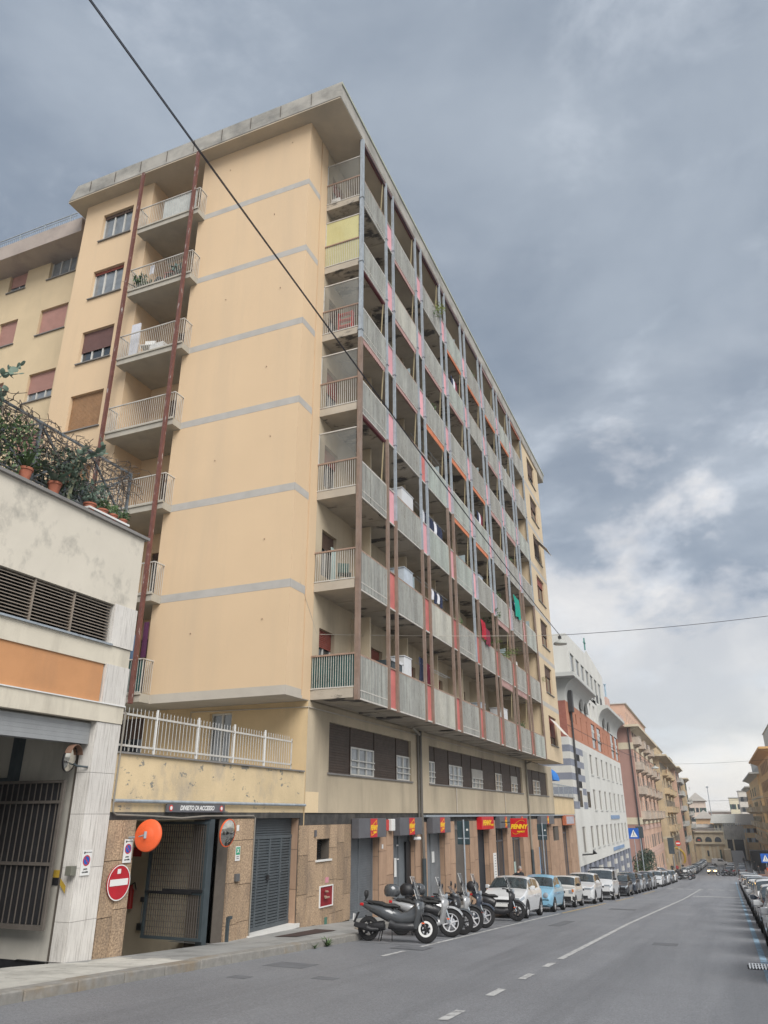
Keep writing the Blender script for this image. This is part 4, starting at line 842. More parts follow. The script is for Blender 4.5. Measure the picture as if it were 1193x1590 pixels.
# railing on the parapet
rl = thing('terrace_railing', 'white spiked metal railing on top of the yellow parapet', 'railing', (-10.5, 15, 1.165))
R0 = Fr('E', XB-.12); b0 = MB(); b0.fb(R0, ye+.03, 18.75, 1.28, 1.32, -.015, .015); b0.fb(R0, ye+.03, 18.75, 1.88, 1.92, -.015, .015); b0.fb(R0, 18.72, 18.75, 1.17, 1.98, -.015, .015); b0.build('rail', railw, rl)
for u in (12.97, 14.43, 15.9, 17.33): piece('rail_post', MATS.get('pale_grey_rail') or plastic_w, rl, R0, u-.016, u+.016, 1.165, 2.08, -.016, .016)
b0 = MB(); n = 57
for i in range(n):
    u = ye+.08+(18.7-ye-.08)*i/n; b0.fb(R0, u-.005, u+.005, 1.2, 2.0, -.005, .005); b0.add([R0(u-.0075, 2.0, -.0075), R0(u+.0075, 2.0, -.0075), R0(u+.0075, 2.0, .0075), R0(u-.0075, 2.0, .0075), R0(u, 2.05, 0)], [(0, 1, 4), (1, 2, 4), (2, 3, 4), (3, 0, 4)])
b0.build('baluster', mat('pale_grey_rail', (.50, .50, .49), .5), rl)
# signs, mirrors
ts = thing('access_sign', 'dark sign reading DIVIETO DI ACCESSO on the lintel over the driveway', 'sign', (XB, 14.4, .08)); F = Fr('E', XB+.05)
MB().fb(G, 13.36, 15.46, .075, .235, .02, .055).build('board', signgrey, ts)
text('DIVIETO DI ACCESSO', .125, wsign, ts, F, 14.42, .155, .006, bold=.004, shear=.15, sx=1.02)
for a in (13.5, 15.32): disc(F, a, .155, .062, .004, .008, MB()).build('red_dot', red, ts); disc(F, a, .155, .038, .008, .012, MB()).build('white_dot', wsign, ts)
ne = thing('no_entry_sign', 'round red no entry sign with white bar on the rough stone pier', 'sign', (XB, 12.2, -1.45)); F = Fr('E', XB+.02)
disc(F, 12.2, -1.14, .30, 0, .02, MB(), 40).build('disc', mat('sign_red', (.40, .012, .022), .35), ne); ring(F, 12.2, -1.14, .285, .303, .024, MB(), 40).build('white_rim', wsign, ne)
MB().fb(F, 11.96, 12.44, -1.19, -1.08, .022, .026).build('white_bar', wsign, ne); MB().fb(F, 12.13, 12.22, -.99, -.91, .022, .024).build('sticker', wsign, ne)
def mirror(name, lab, c, n_, r, arm, shell, hood=False):
    t = thing(name, lab, 'mirror', c); c = Vector(c); n_ = Vector(n_).normalized()
    MB().lathe(c, n_, [(-.09, .002), (-.085, .06), (-.06, .14), (-.05, .16), (-.045, r*.8), (-.02, r*.97), (.0, r), (.012, r), (.016, r*.93)], 36).build('shell', shell, t, smooth=True)
    MB().lathe(c, n_, [(.008, r*.95), (.03, r*.7), (.042, r*.4), (.048, .002)], 36).build('mirror_glass', mirror_m, t, smooth=True)
    m = MB(); m.tube(arm+[c-n_*.1], .018, 8); m.tube([c-n_*.1-Vector((0, 0, .06)), c-n_*.1+Vector((0, 0, .06))], .028, 8); m.build('mirror_arm', galv if not hood else gatem, t)
    if hood:
        h = MB(); u = Vector((0, 0, 1)); a = n_.cross(u).normalized(); pts = []
        for i in range(9): q = math.radians(20+140*i/8); pts.append(c+a*math.cos(q)*r*1.03+u*math.sin(q)*r*1.03)
        h.loft([[p+n_*.01, p+n_*.13+u*.01, p+n_*.13+u*.02, p+n_*.01+u*.012] for p in pts]); h.build('hood', mat('rust_hood', (.16, .09, .06), .7), t)
mirror('traffic_mirror', 'orange round convex mirror seen from behind, on a grey arm left of the driveway gate', (-10.08, 12.42, -.34), (-.1, 1, -.12), .29, [(XB, 12.38, -.38), (-10.3, 12.38, -.37)], orange)
mirror('traffic_mirror', 'round convex mirror with a red rim right of the driveway gate', (-10.12, 15.15, -.35), (1, -.02, -.1), .29, [(XB, 15.9, -.33), (-10.25, 15.5, -.34)], orange)
mirror('traffic_mirror', 'round mirror with a rusty hood on a dark arm inside the garage entrance', (-10.72, 10.8, .97), (.95, .3, -.1), .235, [(XB-.05, 11.1, .84), (-10.72, 11.0, .86)], black, True)
fx = thing('fire_extinguisher', 'red fire extinguisher hanging on the cream wall inside the driveway', 'fire extinguisher', (-13.0, 15.7, -1.95)); MB().lathe((-13.05, 15.68, -2.0), (0, 0, 1), [(0, .001), (0, .07), (.38, .07), (.44, .035), (.5, .03), (.5, .001)], 14).build('cylinder', red, fx, smooth=True); MB().tube([(-13.05, 15.68, -1.5), (-12.95, 15.66, -1.45), (-12.88, 15.65, -1.6)], .012, 6).build('hose', black, fx)
MB().fb(Fr('S', 15.79), -13.2, -12.95, -.9, -.7, 0, .01).build('fire_notice', red, None, 'red fire equipment notice on the cream driveway wall behind the orange mirror', 'sign')
sk = thing('wall_socket', 'small electric switch and socket joined by a conduit on the driveway wall', 'socket', (-12.76, 15.78, -2.4)); F = Fr('S', 15.79); MB().fb(F, -12.8, -12.7, -1.86, -1.76, 0, .05).fb(F, -12.82, -12.68, -2.44, -2.3, 0, .07).build('box', iron, sk); MB().tube([F(-12.75, -1.86, .02), F(-12.75, -2.3, .02)], .01, 5).build('conduit', galv, sk)
em = thing('green_notice', 'small green and white meeting point sign on the stone pier right of the gate', 'sign', (XB, 16.2, -1.0)); F = Fr('E', XB+.012); MB().fb(F, 16.08, 16.27, -.97, -.66, 0, .008).build('plate', wsign, em); MB().fb(F, 16.095, 16.255, -.84, -.68, .008, .012).build('green_field', greens, em); text('X', .12, wsign, em, F, 16.175, -.76, .012, bold=.004); text('punto di', .03, blk, em, F, 16.175, -.88, .01); text('raccolta', .03, blk, em, F, 16.175, -.92, .01)
ic = thing('intercom_box', 'dark square intercom box on the stone pier below the green notice', 'intercom', (XB, 16.18, -1.4)); MB().fb(G, 16.1, 16.24, -1.4, -1.24, .0, .08).build('box', mat('intercom_grey', (.10, .10, .10), .5), ic, bevel=.01)
pn_ = MB(); pn_.fb(G, 16.08, 16.17, -.33, -.2, .008, .014); pn_.build('house_number', wsign, None, 'tiny white house number tile beside the red-rimmed mirror', 'sign')
# ------------------------------------------------------------------ roof terrace of the garage: mesh screen, pots, cacti
tr = thing('terrace_mesh_screen', 'rusty grey metal mesh screen overgrown with dry twigs on the garage roof edge', 'fence', (-10.7, 8, 5.56))
XT = -10.72; m_ = MB(); T = Fr('E', XT)
for u in (5.4, 7.1, 8.83, 11.33): m_.bar(T(u, 5.56), T(u, 6.94), .05)
m_.bar(T(4, 6.92), T(11.33, 6.92), .04); m_.bar(T(4, 5.8), T(11.33, 5.72), .03)
for a, b in ((5.4, 7.1), (7.1, 8.83), (8.83, 10.1), (10.1, 11.33)): m_.bar(T(a, 5.75), T(b, 6.9), .035); m_.bar(T(b, 5.75), T(a, 6.9), .035)
dgal = mat('dark_galvanised_screen', (.13, .145, .155), .6, .2, 8, .1); m_.build('screen_frame', dgal, tr)
m_ = MB()
for i in range(52): u = 4.2+i*.139; m_.bar(T(u, 5.75, .02), T(u, 6.9, .02), .007)
for i in range(9): m_.bar(T(4, 5.8+i*.135, .025), T(11.3, 5.8+i*.135, .025), .007)
m_.bar((XT, 11.33, 6.9), (XT-1.6, 11.33, 6.9), .035)
for i in range(12): m_.bar((XT-i*.13, 11.33, 5.6), (XT-i*.13, 11.33, 6.9), .008)
for i in range(8): m_.bar((XT, 11.33, 5.8+i*.14), (XT-1.6, 11.33, 5.8+i*.14), .008)
m_.build('wire_mesh', dgal, tr)
tw = MB()
for i in range(900):      # tangled dry climber
    u = RN.uniform(4.5, 11.3); z = 5.7+RN.random()**.55*1.3; p = Vector(T(u, z, RN.uniform(-.08, .08))); pts = [p]; d = Vector((RN.uniform(-.3, .3), RN.uniform(-1, 1), RN.uniform(-.6, .8)))
    for k in range(4): d += Vector((RN.uniform(-.5, .5), RN.uniform(-.9, .9), RN.uniform(-.9, .6))); d.normalize(); p = p+d*.13; p.z = min(p.z, 7.02); pts.append(p.copy())
    tw.tube(pts, RN.uniform(.004, .009), 3, False)
tw.build('dry_climber', twig, tr, kind='stuff')
def pot(y, x, r, h, lab):
    t = thing('plant_pot', lab, 'potted plant', (x, y, 5.56)); MB().lathe((x, y, 5.57), (0, 0, 1), [(0, .002), (0, r*.72), (h*.8, r*.96), (h*.8, r*1.08), (h, r*1.1), (h, r*.95), (h*.9, r*.9), (h*.9, .002)], 18).build('pot', terra, t, smooth=True); return t
def blades(t, c, n, L, m, w=.05, droop=.5, r=RN, name='leaves'):
    mb = MB(); c = Vector(c)
    for i in range(n):
        a = r.uniform(0, 2*math.pi); d = Vector((math.cos(a), math.sin(a), r.uniform(.6, 2.2))).normalized(); p = c.copy(); l = L*r.uniform(.6, 1.1); s_ = d.cross(Vector((0, 0, 1))).normalized()*w; pr = [p-s_*.4, p+s_*.4]
        for k in range(4):
            d = (d+Vector((0, 0, -droop*.35))).normalized(); p = p+d*l/4; ww_ = w*(1, .9, .6, .08)[k]; s2 = s_.normalized()*ww_; cur = [p-s2, p+s2]; mb.quad(pr[0], pr[1], cur[1], cur[0]); pr = cur
    return mb.build(name, m, t)
def cactus(t, c, n, m=leafg, sz=.14, up=1.0):
    mb = MB(); tips = [(Vector(c), Vector((0, 0, 1)))]
    for i in range(n):
        b, d0 = RN.choice(tips[-14:]); d = (d0+Vector((RN.uniform(-.8, .8), RN.uniform(-.9, .9), RN.uniform(-.2, .7)*up))).normalized(); s_ = d.orthogonal().normalized(); q = RN.uniform(0, 6.28); s_ = (s_*math.cos(q)+d.cross(s_)*math.sin(q)); L_ = sz*RN.uniform(.8, 1.4); W_ = L_*RN.uniform(.3, .45); nrm = d.cross(s_)*.012
        prof = [(0, .25), (.25, .8), (.55, 1), (.8, .75), (1, .15)]
        secs = [[b+d*L_*u+s_*W_*w_, b+d*L_*u+nrm*w_, b+d*L_*u-s_*W_*w_, b+d*L_*u-nrm*w_] for u, w_ in prof]; mb.loft(secs); tips.append((b+d*L_*.93, d))
    return mb.build('cactus_pads', m, t, smooth=True)
def bush(t, c, n, r, m, ls=.05, name='leaves', flat=1.):
    mb = MB(); c = Vector(c)
    for i in range(n):
        v = Vector((RN.gauss(0, 1), RN.gauss(0, 1), RN.gauss(0, 1)*flat)).normalized()*r*RN.random()**.4; p = c+v; a = Vector((RN.gauss(0, 1), RN.gauss(0, 1), RN.gauss(0, 1))).normalized(); b = a.orthogonal().normalized(); l = ls*RN.uniform(.6, 1.3)
        mb.quad(p-a*l, p-b*l*.5, p+a*l, p+b*l*.5)
    return mb.build(name, m, t)
t = pot(8.56, -10.55, .12, .23, 'terracotta pot with broad green leaves, leftmost on the garage roof edge'); blades(t, (-10.55, 8.56, 5.75), 16, .5, leaf, .035, .5)
t = pot(9.24, -10.55, .12, .23, 'brighter terracotta pot with long arching leaves beside the tall cactus'); blades(t, (-10.55, 9.24, 5.75), 12, .6, leafg, .04, .8)
t = thing('prickly_pear_cactus', 'tall branching cactus with a pale trunk standing above the mesh screen', 'cactus', (-10.62, 9.66, 5.57)); MB().tube([(-10.62, 9.66, 5.57), (-10.62, 9.70, 5.95), (-10.63, 9.78, 6.3), (-10.65, 9.75, 6.6)], [.035, .035, .04, .035], 8).build('stem', mat('cactus_stem', (.22, .23, .14), .8), t); cactus(t, (-10.64, 9.76, 6.0), 70, leafg, .11, .2); cactus(t, (-10.64, 9.74, 6.55), 16, leafg, .11, .8)
t = thing('prickly_pear_cactus', 'sprawling cactus with round pads rising over the left end of the screen', 'cactus', (-10.75, 7.7, 5.57)); cactus(t, (-10.75, 7.7, 6.2), 90, leafg, .12, .2); cactus(t, (-10.7, 7.9, 6.75), 20, leafg, .11, .5); MB().tube([(-10.75, 7.7, 5.57), (-10.75, 7.75, 6.4)], .04, 8).build('stem', twig, t)
t = thing('climbing_shrub', 'dark leafy shrub tangled behind the mesh screen on the garage roof', 'shrub', (-11.0, 9, 5.57)); bush(t, (-11.0, 8.3, 6.15), 1700, .75, leaf, .045); bush(t, (-10.9, 9.5, 6.1), 1300, .62, mat('deep_green_leaf', (.03, .05, .028), .6, .4, 5, .1), .045); bush(t, (-10.95, 7.2, 6.25), 1700, .8, leaf, .045); bush(t, (-10.85, 10.4, 5.98), 700, .42, leafg, .04)
tp = thing('planter_tray', 'long narrow white tray holding small pots at the right end of the roof edge', 'planter', (-10.55, 10.7, 5.6)); MB().box(-10.68, -10.44, 10.05, 11.2, 5.6, 5.64).build('tray', plastic_w, tp)
for i, (y, r_, m) in enumerate(((10.16, .12, leafg), (10.5, .11, leaf), (10.8, .10, leaf), (11.1, .09, leaf))):
    t = pot(y, -10.55, r_, .16, ('low terracotta pot with grey green plant, first on the white tray', 'small pot with bright bushy leaves, second on the white tray', 'small pot with bushy leaves, third on the white tray', 'smallest pot with little plant, nearest the screen corner')[i]); bush(t, (-10.55, y, 5.83), 110, .14, m, .035)
# ------------------------------------------------------------------ houses down the street
wwall = mat('off_white_render', (.58, .575, .54), .9, .05, .5, .08, 20, dirt=(.36, .35, .32), dscale=(.3, .3, .06), damt=.35)
stripeb = mat('blue_grey_stripe', (.205, .22, .265), .8, .08, 1, .05); orr = mat('terracotta_render', (.42, .185, .115), .9, .07, .5, .08)
whites = mat('whitish_stripe', (.55, .54, .50), .8, .06, 1, .05); eavem = mat('grey_white_eave', (.48, .485, .46), .9, .06, .4, .05)
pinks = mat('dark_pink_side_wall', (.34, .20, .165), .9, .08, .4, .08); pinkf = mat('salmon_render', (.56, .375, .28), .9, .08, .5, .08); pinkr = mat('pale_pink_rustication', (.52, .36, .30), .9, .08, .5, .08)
creamb = mat('cream_trim', (.56, .49, .36), .9, .06, 1, .1); tan = mat('tan_render', (.56, .44, .28), .92, .12, .5, .1, dirt=(.25, .19, .13), damt=.5); yel = mat('warm_yellow_render', (.74, .54, .28), .9, .07, .4, .08, dirt=(.4, .28, .16), damt=.35); och = mat('deep_ochre_render', (.64, .43, .20), .9, .08, .4, .08)
rooft = mat('grey_brown_roof_tiles', (.36, .33, .29), .9, .2, 3, .3); greensh = mat('green_shutter', (.03, .075, .06), .6, .2, 3, .05, rnd=.3); greysh = mat('grey_shutter', (.17, .16, .15), .7, .15, 3, .05, rnd=.2)
# white building with terracotta band
WB = thing('white_striped_building', 'white office building with terracotta band, blue-grey stripes and curved eaves beyond the terrace', 'office building', (-13, 84, -6)); E2 = Fr('E', XB); S4 = Fr('S', 65.0)
holes = [(76.3+4.05*i, 77.75+4.05*i, 3.55, 5.35) for i in range(7)]+[(76.3+4.05*i, 77.75+4.05*i, .42, 2.2) for i in range(7)]+[(67.7, 69.3, -2.9, -.95)]+[(72.4+3.5*i, 73.9+3.5*i, -2.72, -.95) for i in range(9)]
big = [(67.6, 70.0, .55, 5.3), (72.1, 74.6, .55, 5.4)]
m_ = MB().wall(E2, 65, 103.5, -3.8, 6.04, holes, .13, False).build('facade', wwall, WB)
for h in holes: piece('window_pane', mat('recessed_blind', (.20, .19, .17), .5, .1), WB, E2, h[0], h[1], h[2], h[3], -.12, -.09);  # pane grey imitates the shade of the deep window reveals
for h in holes: piece('window_sill', eavem, WB, E2, h[0]-.1, h[1]+.1, h[2]-.12, h[2], -.3, .06)
for a0, a1 in ((67.7, 69.2), (72.3, 73.9)): piece('window_pane', glass, WB, E2, a0, a1, .6, 1.9, .005, .03)
for i in range(9):
    z0 = .45+i*.55; m = stripeb if i % 2 == 0 else whites
    piece('stripe_course', m, WB, E2, 65.0, 67.5, z0, z0+.55, .0, .02); piece('stripe_course', m, WB, E2, 69.9, 72.0, z0, z0+.55, .0, .02)
    if i >= 3: piece('stripe_course', stripeb if i % 2 == 0 else dark, WB, E2, 67.5, 69.9, z0, z0+.55, 0., .004)
    piece('stripe_course', m, WB, S4, -15, XB-.0, z0, z0+.55, 0, .02)
MB().fb(E2, 72.0, 74.6, 1.9, 5.4, -.0, .004).build('shaded_recess', eavem, WB)
oh = [(66.6+i*1.6, 67.2+i*1.6, 7.5, 8.4) for i in range(3)]+[(72.6, 73.1, 6.3, 8.4), (76.2, 76.7, 6.3, 8.4), (79.6, 82.4, 6.2, 8.6), (83.6, 86.8, 6.2, 8.6), (88.2, 88.7, 6.3, 8.4), (91.8, 92.3, 6.3, 8.4), (95.4, 98.6, 6.2, 9.0), (99.8, 103.0, 6.2, 9.0)]
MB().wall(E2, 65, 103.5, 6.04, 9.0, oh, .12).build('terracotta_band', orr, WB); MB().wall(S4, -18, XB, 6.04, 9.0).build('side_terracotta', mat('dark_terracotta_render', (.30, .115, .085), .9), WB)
for h in oh: piece('window_pane', glass if h[1]-h[0] > 1.5 else dark, WB, E2, h[0], h[1], h[2], h[3], -.11, -.08)
for h in oh:
    if h[1]-h[0] > 1.5:
        piece('window_rail', iron, WB, E2, h[0], h[1], h[2]+.9, h[2]+.96, -.05, .01)
        for q in range(1, 3): piece('window_band', eavem, WB, E2, h[0]+.6, h[1]-.3, h[2]+q*.8, h[2]+q*.8+.3, -.08, -.06)
MB().wall(S4, -18, XB, 5.35, 6.04).build('side_wall', wwall, WB); MB().wall(S4, -18, XB, -7, .45).build('side_wall', wwall, WB)
# curved (cavetto) eaves
def cavetto(y0, y1, name):
    y0 += .03
    mb = MB(); pr = [(XB, 9.0)]+[(XB+.0+1.1*(1-math.cos(t)), 9.3+1.5*math.sin(t)) for t in [i*math.pi/2/8 for i in range(9)]]+[(XB+1.15, 10.85), (XB+1.15, 11.15), (-14, 11.15), (-14, 9.0)]
    mb.loft([[(x, y, z) for x, z in pr] for y in (y0, y1)]); mb.build(name, eavem, WB)
cavetto(65, 77.2, 'curved_eave'); cavetto(86, 103.5, 'curved_eave')
MB().box(-18, XB+1.1, 63.9, 65, 10.85, 11.18).build('eave_lip', eavem, WB); MB().wall(S4, -18, -14, 9.0, 11.1).build('side_wall', wwall, WB)
m_ = MB(); m_.wall(E2, 77.2, 86, 9.0, 11.6, [(79.8, 81.2, 9.2, 10.7), (82.6, 84.0, 9.2, 10.7)], .4, True); m_.build('upper_wall', wwall, WB)
def arch(par, fr, a, w, b0, b1, c, m, name='arched_window', n=8):
    r = w/2; pts = [(a-r, b0), (a+r, b0)]+[(a+r*math.cos(t), b1-r+r*math.sin(t)) for t in [math.pi*i/n for i in range(n+1)]]
    return MB().loft([[fr(u, v, c) for u, v in pts], [fr(u, v, c+.05) for u, v in pts]]).build(name, m, par)
for a in (73.4, 76.4, 89.8, 93.8): arch(WB, Fr('E', XB+.03), a, 1.5, 9.1, 10.2, .12, mat('grey_arch_recess', (.19, .19, .18), .8))
AH = [(70.4+i*3.15, 72.6+i*3.15, 11.5, 14.1) for i in range(8)]
m_ = MB().wall(E2, 68.9, 94.2, 11.1, 15.4, AH[:7], .14)
m_.quad(E2(68.9, 15.4), E2(94.2, 15.4), E2(94.2, 15.5), E2(82.2, 16.5), E2(80.6, 15.9), E2(68.9, 15.6)); m_.quad((-18, 68.9, 11), (XB, 68.9, 11), (XB, 68.9, 15.6), (-18, 68.9, 15.6)); m_.build('attic', wwall, WB)
for h in AH[:7]: piece('window_pane', glass, WB, E2, h[0], h[1], h[2], h[3], -.13, -.10); piece('pilaster', eavem, WB, E2, h[0]-.85, h[0]-.35, 11.2, 14.1, 0, .06); piece('attic_rail', iron, WB, E2, h[0], h[1], 11.6, 12.5, -.05, -.03)
m_ = MB(); m_.bar(E2(81.4, 16.4), E2(81.4, 17.7), .14); m_.bar(E2(80.9, 17.2), E2(81.9, 17.2), .14); m_.build('roof_cross', mat('green_copper', (.10, .25, .22), .6), WB)
m_ = MB(); m_.box(-18, XB-.8, 65.1, 103.4, -8, 11.1); m_.box(-18, XB-.6, 69, 94.1, 11, 15.3); m_.build('core', wwall, WB)
MB().fb(E2, 94.2, 103.4, 11.15, 12.0, -.6, -.5).build('roof_rail_panel', mat('bluish_rail', (.42, .48, .52), .5), WB)
for i in range(14): y = 65.6+i*2.85; h = min(zr(y)+.1, -5.2); piece('striped_column', stripeb if i % 2 else whites, WB, E2, y, y+1.3, -8, -3.8, -.3, -.05)
for i in range(14):
    y = 65.6+i*2.85
    for z in (-4.3, -5.3, -6.3, -7.3): piece('stripe_course', stripeb, WB, E2, y-.02, y+1.32, z, z+.5, -.32, -.03)
MB().fb(E2, 65, 103.5, -8.2, -3.8, -.75, -.6).build('ground_glazing', glass, WB)
bl_ = mat('blue_letters', (.20, .30, .46), .5)
for a0, a1, z, h in ((87.6, 95.5, -.45, .36), (86.9, 97.0, -3.5, .32)):
    o = MB(); a = a0; k = 0
    while a < a1-.3: w_ = RN.uniform(.35, .6); o.fb(E2, a, a+w_, z, z+h, .03, .09); a += w_+.16
    o.build('raised_lettering', bl_, WB)
fl = MB(); fl.tube([E2(66.7, 1.0, .15), E2(66.7, 8.4, .15)], .09, 8); fl.box(XB+.02, XB+.4, 66.3, 67.0, 8.2, 10.0); fl.build('rainwater_pipe', iron, WB)
pc = thing('palazzo_lamp', 'small flood lamp with a looped cable at the near corner of the white building', 'lamp', (XB, 66.5, -3.2)); MB().tube([E2(66.4, -3.0, 0), E2(66.8, -2.95, .8)], .06, 6).lathe(E2(66.8, -2.95, .8), (.6, 0, .6), [(0, .05), (.25, .22), (.27, .01)], 10).build('lamp_head', iron, pc)

def far_window(par, fr, a, b, w, h, shut, gm_=glass, op=True):
    piece('window_pane', gm_, par, fr, a-w/2, a+w/2, b, b+h, -.05, -.03)
    if shut and op:
        for s_ in (-1, 1): piece('shutter', shut, par, fr, a+s_*(w*.78)-w*.26, a+s_*(w*.78)+w*.26, b, b+h, .01, .06)
    elif shut: piece('shutter', shut, par, fr, a-w/2, a+w/2, b+h*.4, b+h, -.03, -.01)
BALC = {}
def far_balcony(par, fr, a, b, w, m, d=1.0, solid=True):
    o = MB(); o.fb(fr, a-w/2, a+w/2, b-.18, b, 0, d)
    if solid: o.fb(fr, a-w/2, a+w/2, b, b+.95, d-.1, d); o.fb(fr, a-w/2, a-w/2+.1, b, b+.95, .0, d-.1); o.fb(fr, a+w/2-.1, a+w/2, b, b+.95, 0, d-.1); o.fb(fr, a-w/2-.05, a+w/2+.05, b+.95, b+1.05, d-.16, d+.06)
    else:
        o.fb(fr, a-w/2, a+w/2, b+.95, b+1.0, d-.05, d)
        for i in range(int(w/.16)): o.fb(fr, a-w/2+i*.16, a-w/2+i*.16+.03, b, b+.95, d-.04, d-.01)
        for i in range(int(d/.16)):
            for u in (a-w/2, a+w/2-.03): o.fb(fr, u, u+.03, b, b+.95, i*.16, i*.16+.03)
    for u in (a-w*.35, a+w*.35): o.add([fr(u-.08, b-.18, 0), fr(u+.08, b-.18, 0), fr(u+.08, b-.65, 0), fr(u-.08, b-.65, 0), fr(u-.08, b-.18, d*.7), fr(u+.08, b-.18, d*.7), fr(u+.08, b-.3, d*.7), fr(u-.08, b-.3, d*.7)], [(4, 5, 6, 7), (3, 2, 6, 7), (0, 3, 7, 4), (1, 2, 6, 5)])
    return o.build('balcony', m, par)
def palazzo(name, lab, kind, x, y0, y1, zb, zt, m, ms, floors, n, w=1.1, shut=greensh, balc=None, bm=creamb, depth=10, eave=.9, attic=None, bands=(), solid=True, base=None, eavm=creamb, laundry=0):
    t = thing(name, lab, 'apartment building', ((x-depth/2) if kind == 'E' else x+depth/2, (y0+y1)/2, zb)); fr = Fr(kind, x); xi = (x-depth) if kind == 'E' else x+depth; L = y1-y0
    hs = []
    for (b, h) in floors:
        for i in range(n): a = y0+L*(i+.5)/n; hs.append((a-w/2, a+w/2, b, b+h))
    MB().wall(fr, y0, y1, zb, zt, hs, .07).build('facade', m, t)
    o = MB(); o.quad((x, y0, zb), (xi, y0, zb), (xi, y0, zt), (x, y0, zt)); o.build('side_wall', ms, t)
    o = MB(); o.box(min(x, xi)+(.0 if kind == 'E' else .3), max(x, xi)-(.3 if kind == 'E' else 0), y0+.05, y1, zb, zt-.02); o.build('core', m, t)
    for b, h in floors:
        for i in range(n):
            a = y0+L*(i+.5)/n; r = RN.random(); far_window(t, fr, a, b, w, h, shut if r < .85 else None, glass if r < .7 else glassl, r < .55)
    if balc:
        for (b, idx) in balc:
            for i in idx: far_balcony(t, fr, y0+L*(i+.5)/n, b, L/n*.82, bm, 1.1, solid)
    e0 = x-.1 if kind == 'E' else x+.1; e1 = x+eave if kind == 'E' else x-eave
    if eave:
        o = MB(); o.box(min(e0, e1), max(e0, e1), y0-eave*.8, y1+.2, zt-.05, zt+.3); o.box(min(xi, e0), max(xi, e0), y0-eave*.8, y1+.2, zt-.05, zt+.28); o.add([fr(y0, zt-.6, .0), fr(y1, zt-.6, 0), fr(y1, zt-.05, eave*.75), fr(y0, zt-.05, eave*.75), fr(y1, zt-.05, 0), fr(y0, zt-.05, 0)], [(0, 1, 2, 3), (1, 4, 2), (0, 3, 5)]); o.build('eave', eavm, t)
    for z0, z1 in bands:
        o = MB(); o.fb(fr, y0-.04, y1, z0, z1, 0, .07); o.box(min(x, xi), max(x, xi), y0-.04, y0, z0, z1); o.build('string_course', creamb, t)
    if attic:
        ax = x-attic[3] if kind == 'E' else x+attic[3]; af = Fr(kind, ax); o = MB(); ah = [(y0+attic[0]+i*2.6+.6, y0+attic[0]+i*2.6+1.7, zt+.9, zt+2.4) for i in range(int((attic[1]-attic[0])/2.6))]
        o.wall(af, y0+attic[0], y0+attic[1], zt+.25, zt+attic[2], ah, .07); o.quad((ax, y0+attic[0], zt), (xi, y0+attic[0], zt), (xi, y0+attic[0], zt+attic[2]), (ax, y0+attic[0], zt+attic[2])); o.box(min(xi, ax)+(.0 if kind == 'E' else .3), max(xi, ax)-(.3 if kind == 'E' else 0), y0+attic[0]+.05, y0+attic[1], zt, zt+attic[2]-.02); o.build('attic', m if kind == 'E' else eavem, t)
        for h in ah: piece('window_pane', glass, t, af, *h, -.06, -.04)
        MB().box(min(xi, ax)-.15, max(xi, ax)+.3, y0+attic[0]-.2, y0+attic[1]+.2, zt+attic[2], zt+attic[2]+.15).build('attic_cap', eavem, t)
    if base:
        for i in range(int((base-zb)/.62)): piece('rustic_course', pinkr if name.startswith('pink') else eavm, t, fr, y0, y1, base-(i+1)*.62+.03, base-i*.62-.03, .0, .05) if False else None
    for i in range(laundry):
        a = RN.uniform(y0+2, y1-2); b = RN.choice(floors)[0]+RN.uniform(-.4, .5); mm_ = RN.choice([greensh, whites, stripeb, redsh, plastic_w]); piece('hung_laundry', mm_, t, fr, a, a+RN.uniform(.5, 1.4), b, b+RN.uniform(.5, 1.1), .9, .93)
    return t
pt_ = palazzo('pink_palazzo', 'dark pink and salmon palazzo with cream stone balconies and wide eave after the white building', 'E', XB, 124.5, 166, -10.8, 12.6, pinkf, pinks, [(z, 1.9) for z in (-8.6, -5.0)]+[(z, 2.2) for z in (-.2, 3.2, 6.7)]+[(10.4, 1.6)], 9, 1.2, greysh,
    [(-.5, (0, 2, 4, 6, 8)), (3.0, (0, 2, 4, 6, 8)), (6.5, (0, 2, 4, 6, 8)), (10.2, (0, 2, 4, 6))], mat('beige_stone_balcony', (.45, .38, .31), .85, .15, 1.5, .2, dirt=(.25, .21, .18), damt=.5), 9, 1.3, (.5, 39, 3.6, .5), ((9.3, 10.3), (-1.4, -.45)), laundry=6)
for i in range(13): piece('rustic_course', pinkr, pt_, Fr('E', XB), 124.5, 166, -10.6+i*.7, -10.6+i*.7+.64, .0, .06) if -10.6+i*.7 < -9.2 or -2.9 < -10.6+i*.7 < -1.7 or -6.6 < -10.6+i*.7 < -5.2 else None
MB().tube([(-10.9, 124.35, 12.4), (-10.9, 124.35, -9)], .1, 6).build('rainwater_pipe', iron, pt_)
m_ = MB(); m_.box(-17, -11.2, 118, 123, 12.5, 13.9); m_.box(-15.5, -12.6, 116, 119.5, 13.9, 16.2); m_.build('roof_block', pinkr, pt_)
ch = thing('roof_vents', 'row of pale blue chimney vents on the pink roof block', 'chimney vents', (-14, 117, 16.0)); 
for i in range(6): MB().tube([(-15.2+i*.5, 116.4, 16.0), (-15.2+i*.5, 116.4, 17.5+(i % 2)*.5)], .11, 6).lathe((-15.2+i*.5, 116.4, 17.5+(i % 2)*.5), (0, 0, 1), [(0, .1), (0, .22), (.1, .22), (.14, .02)], 8).build('vent_pipe', mat('pale_blue_metal', (.30, .42, .50), .5), ch)
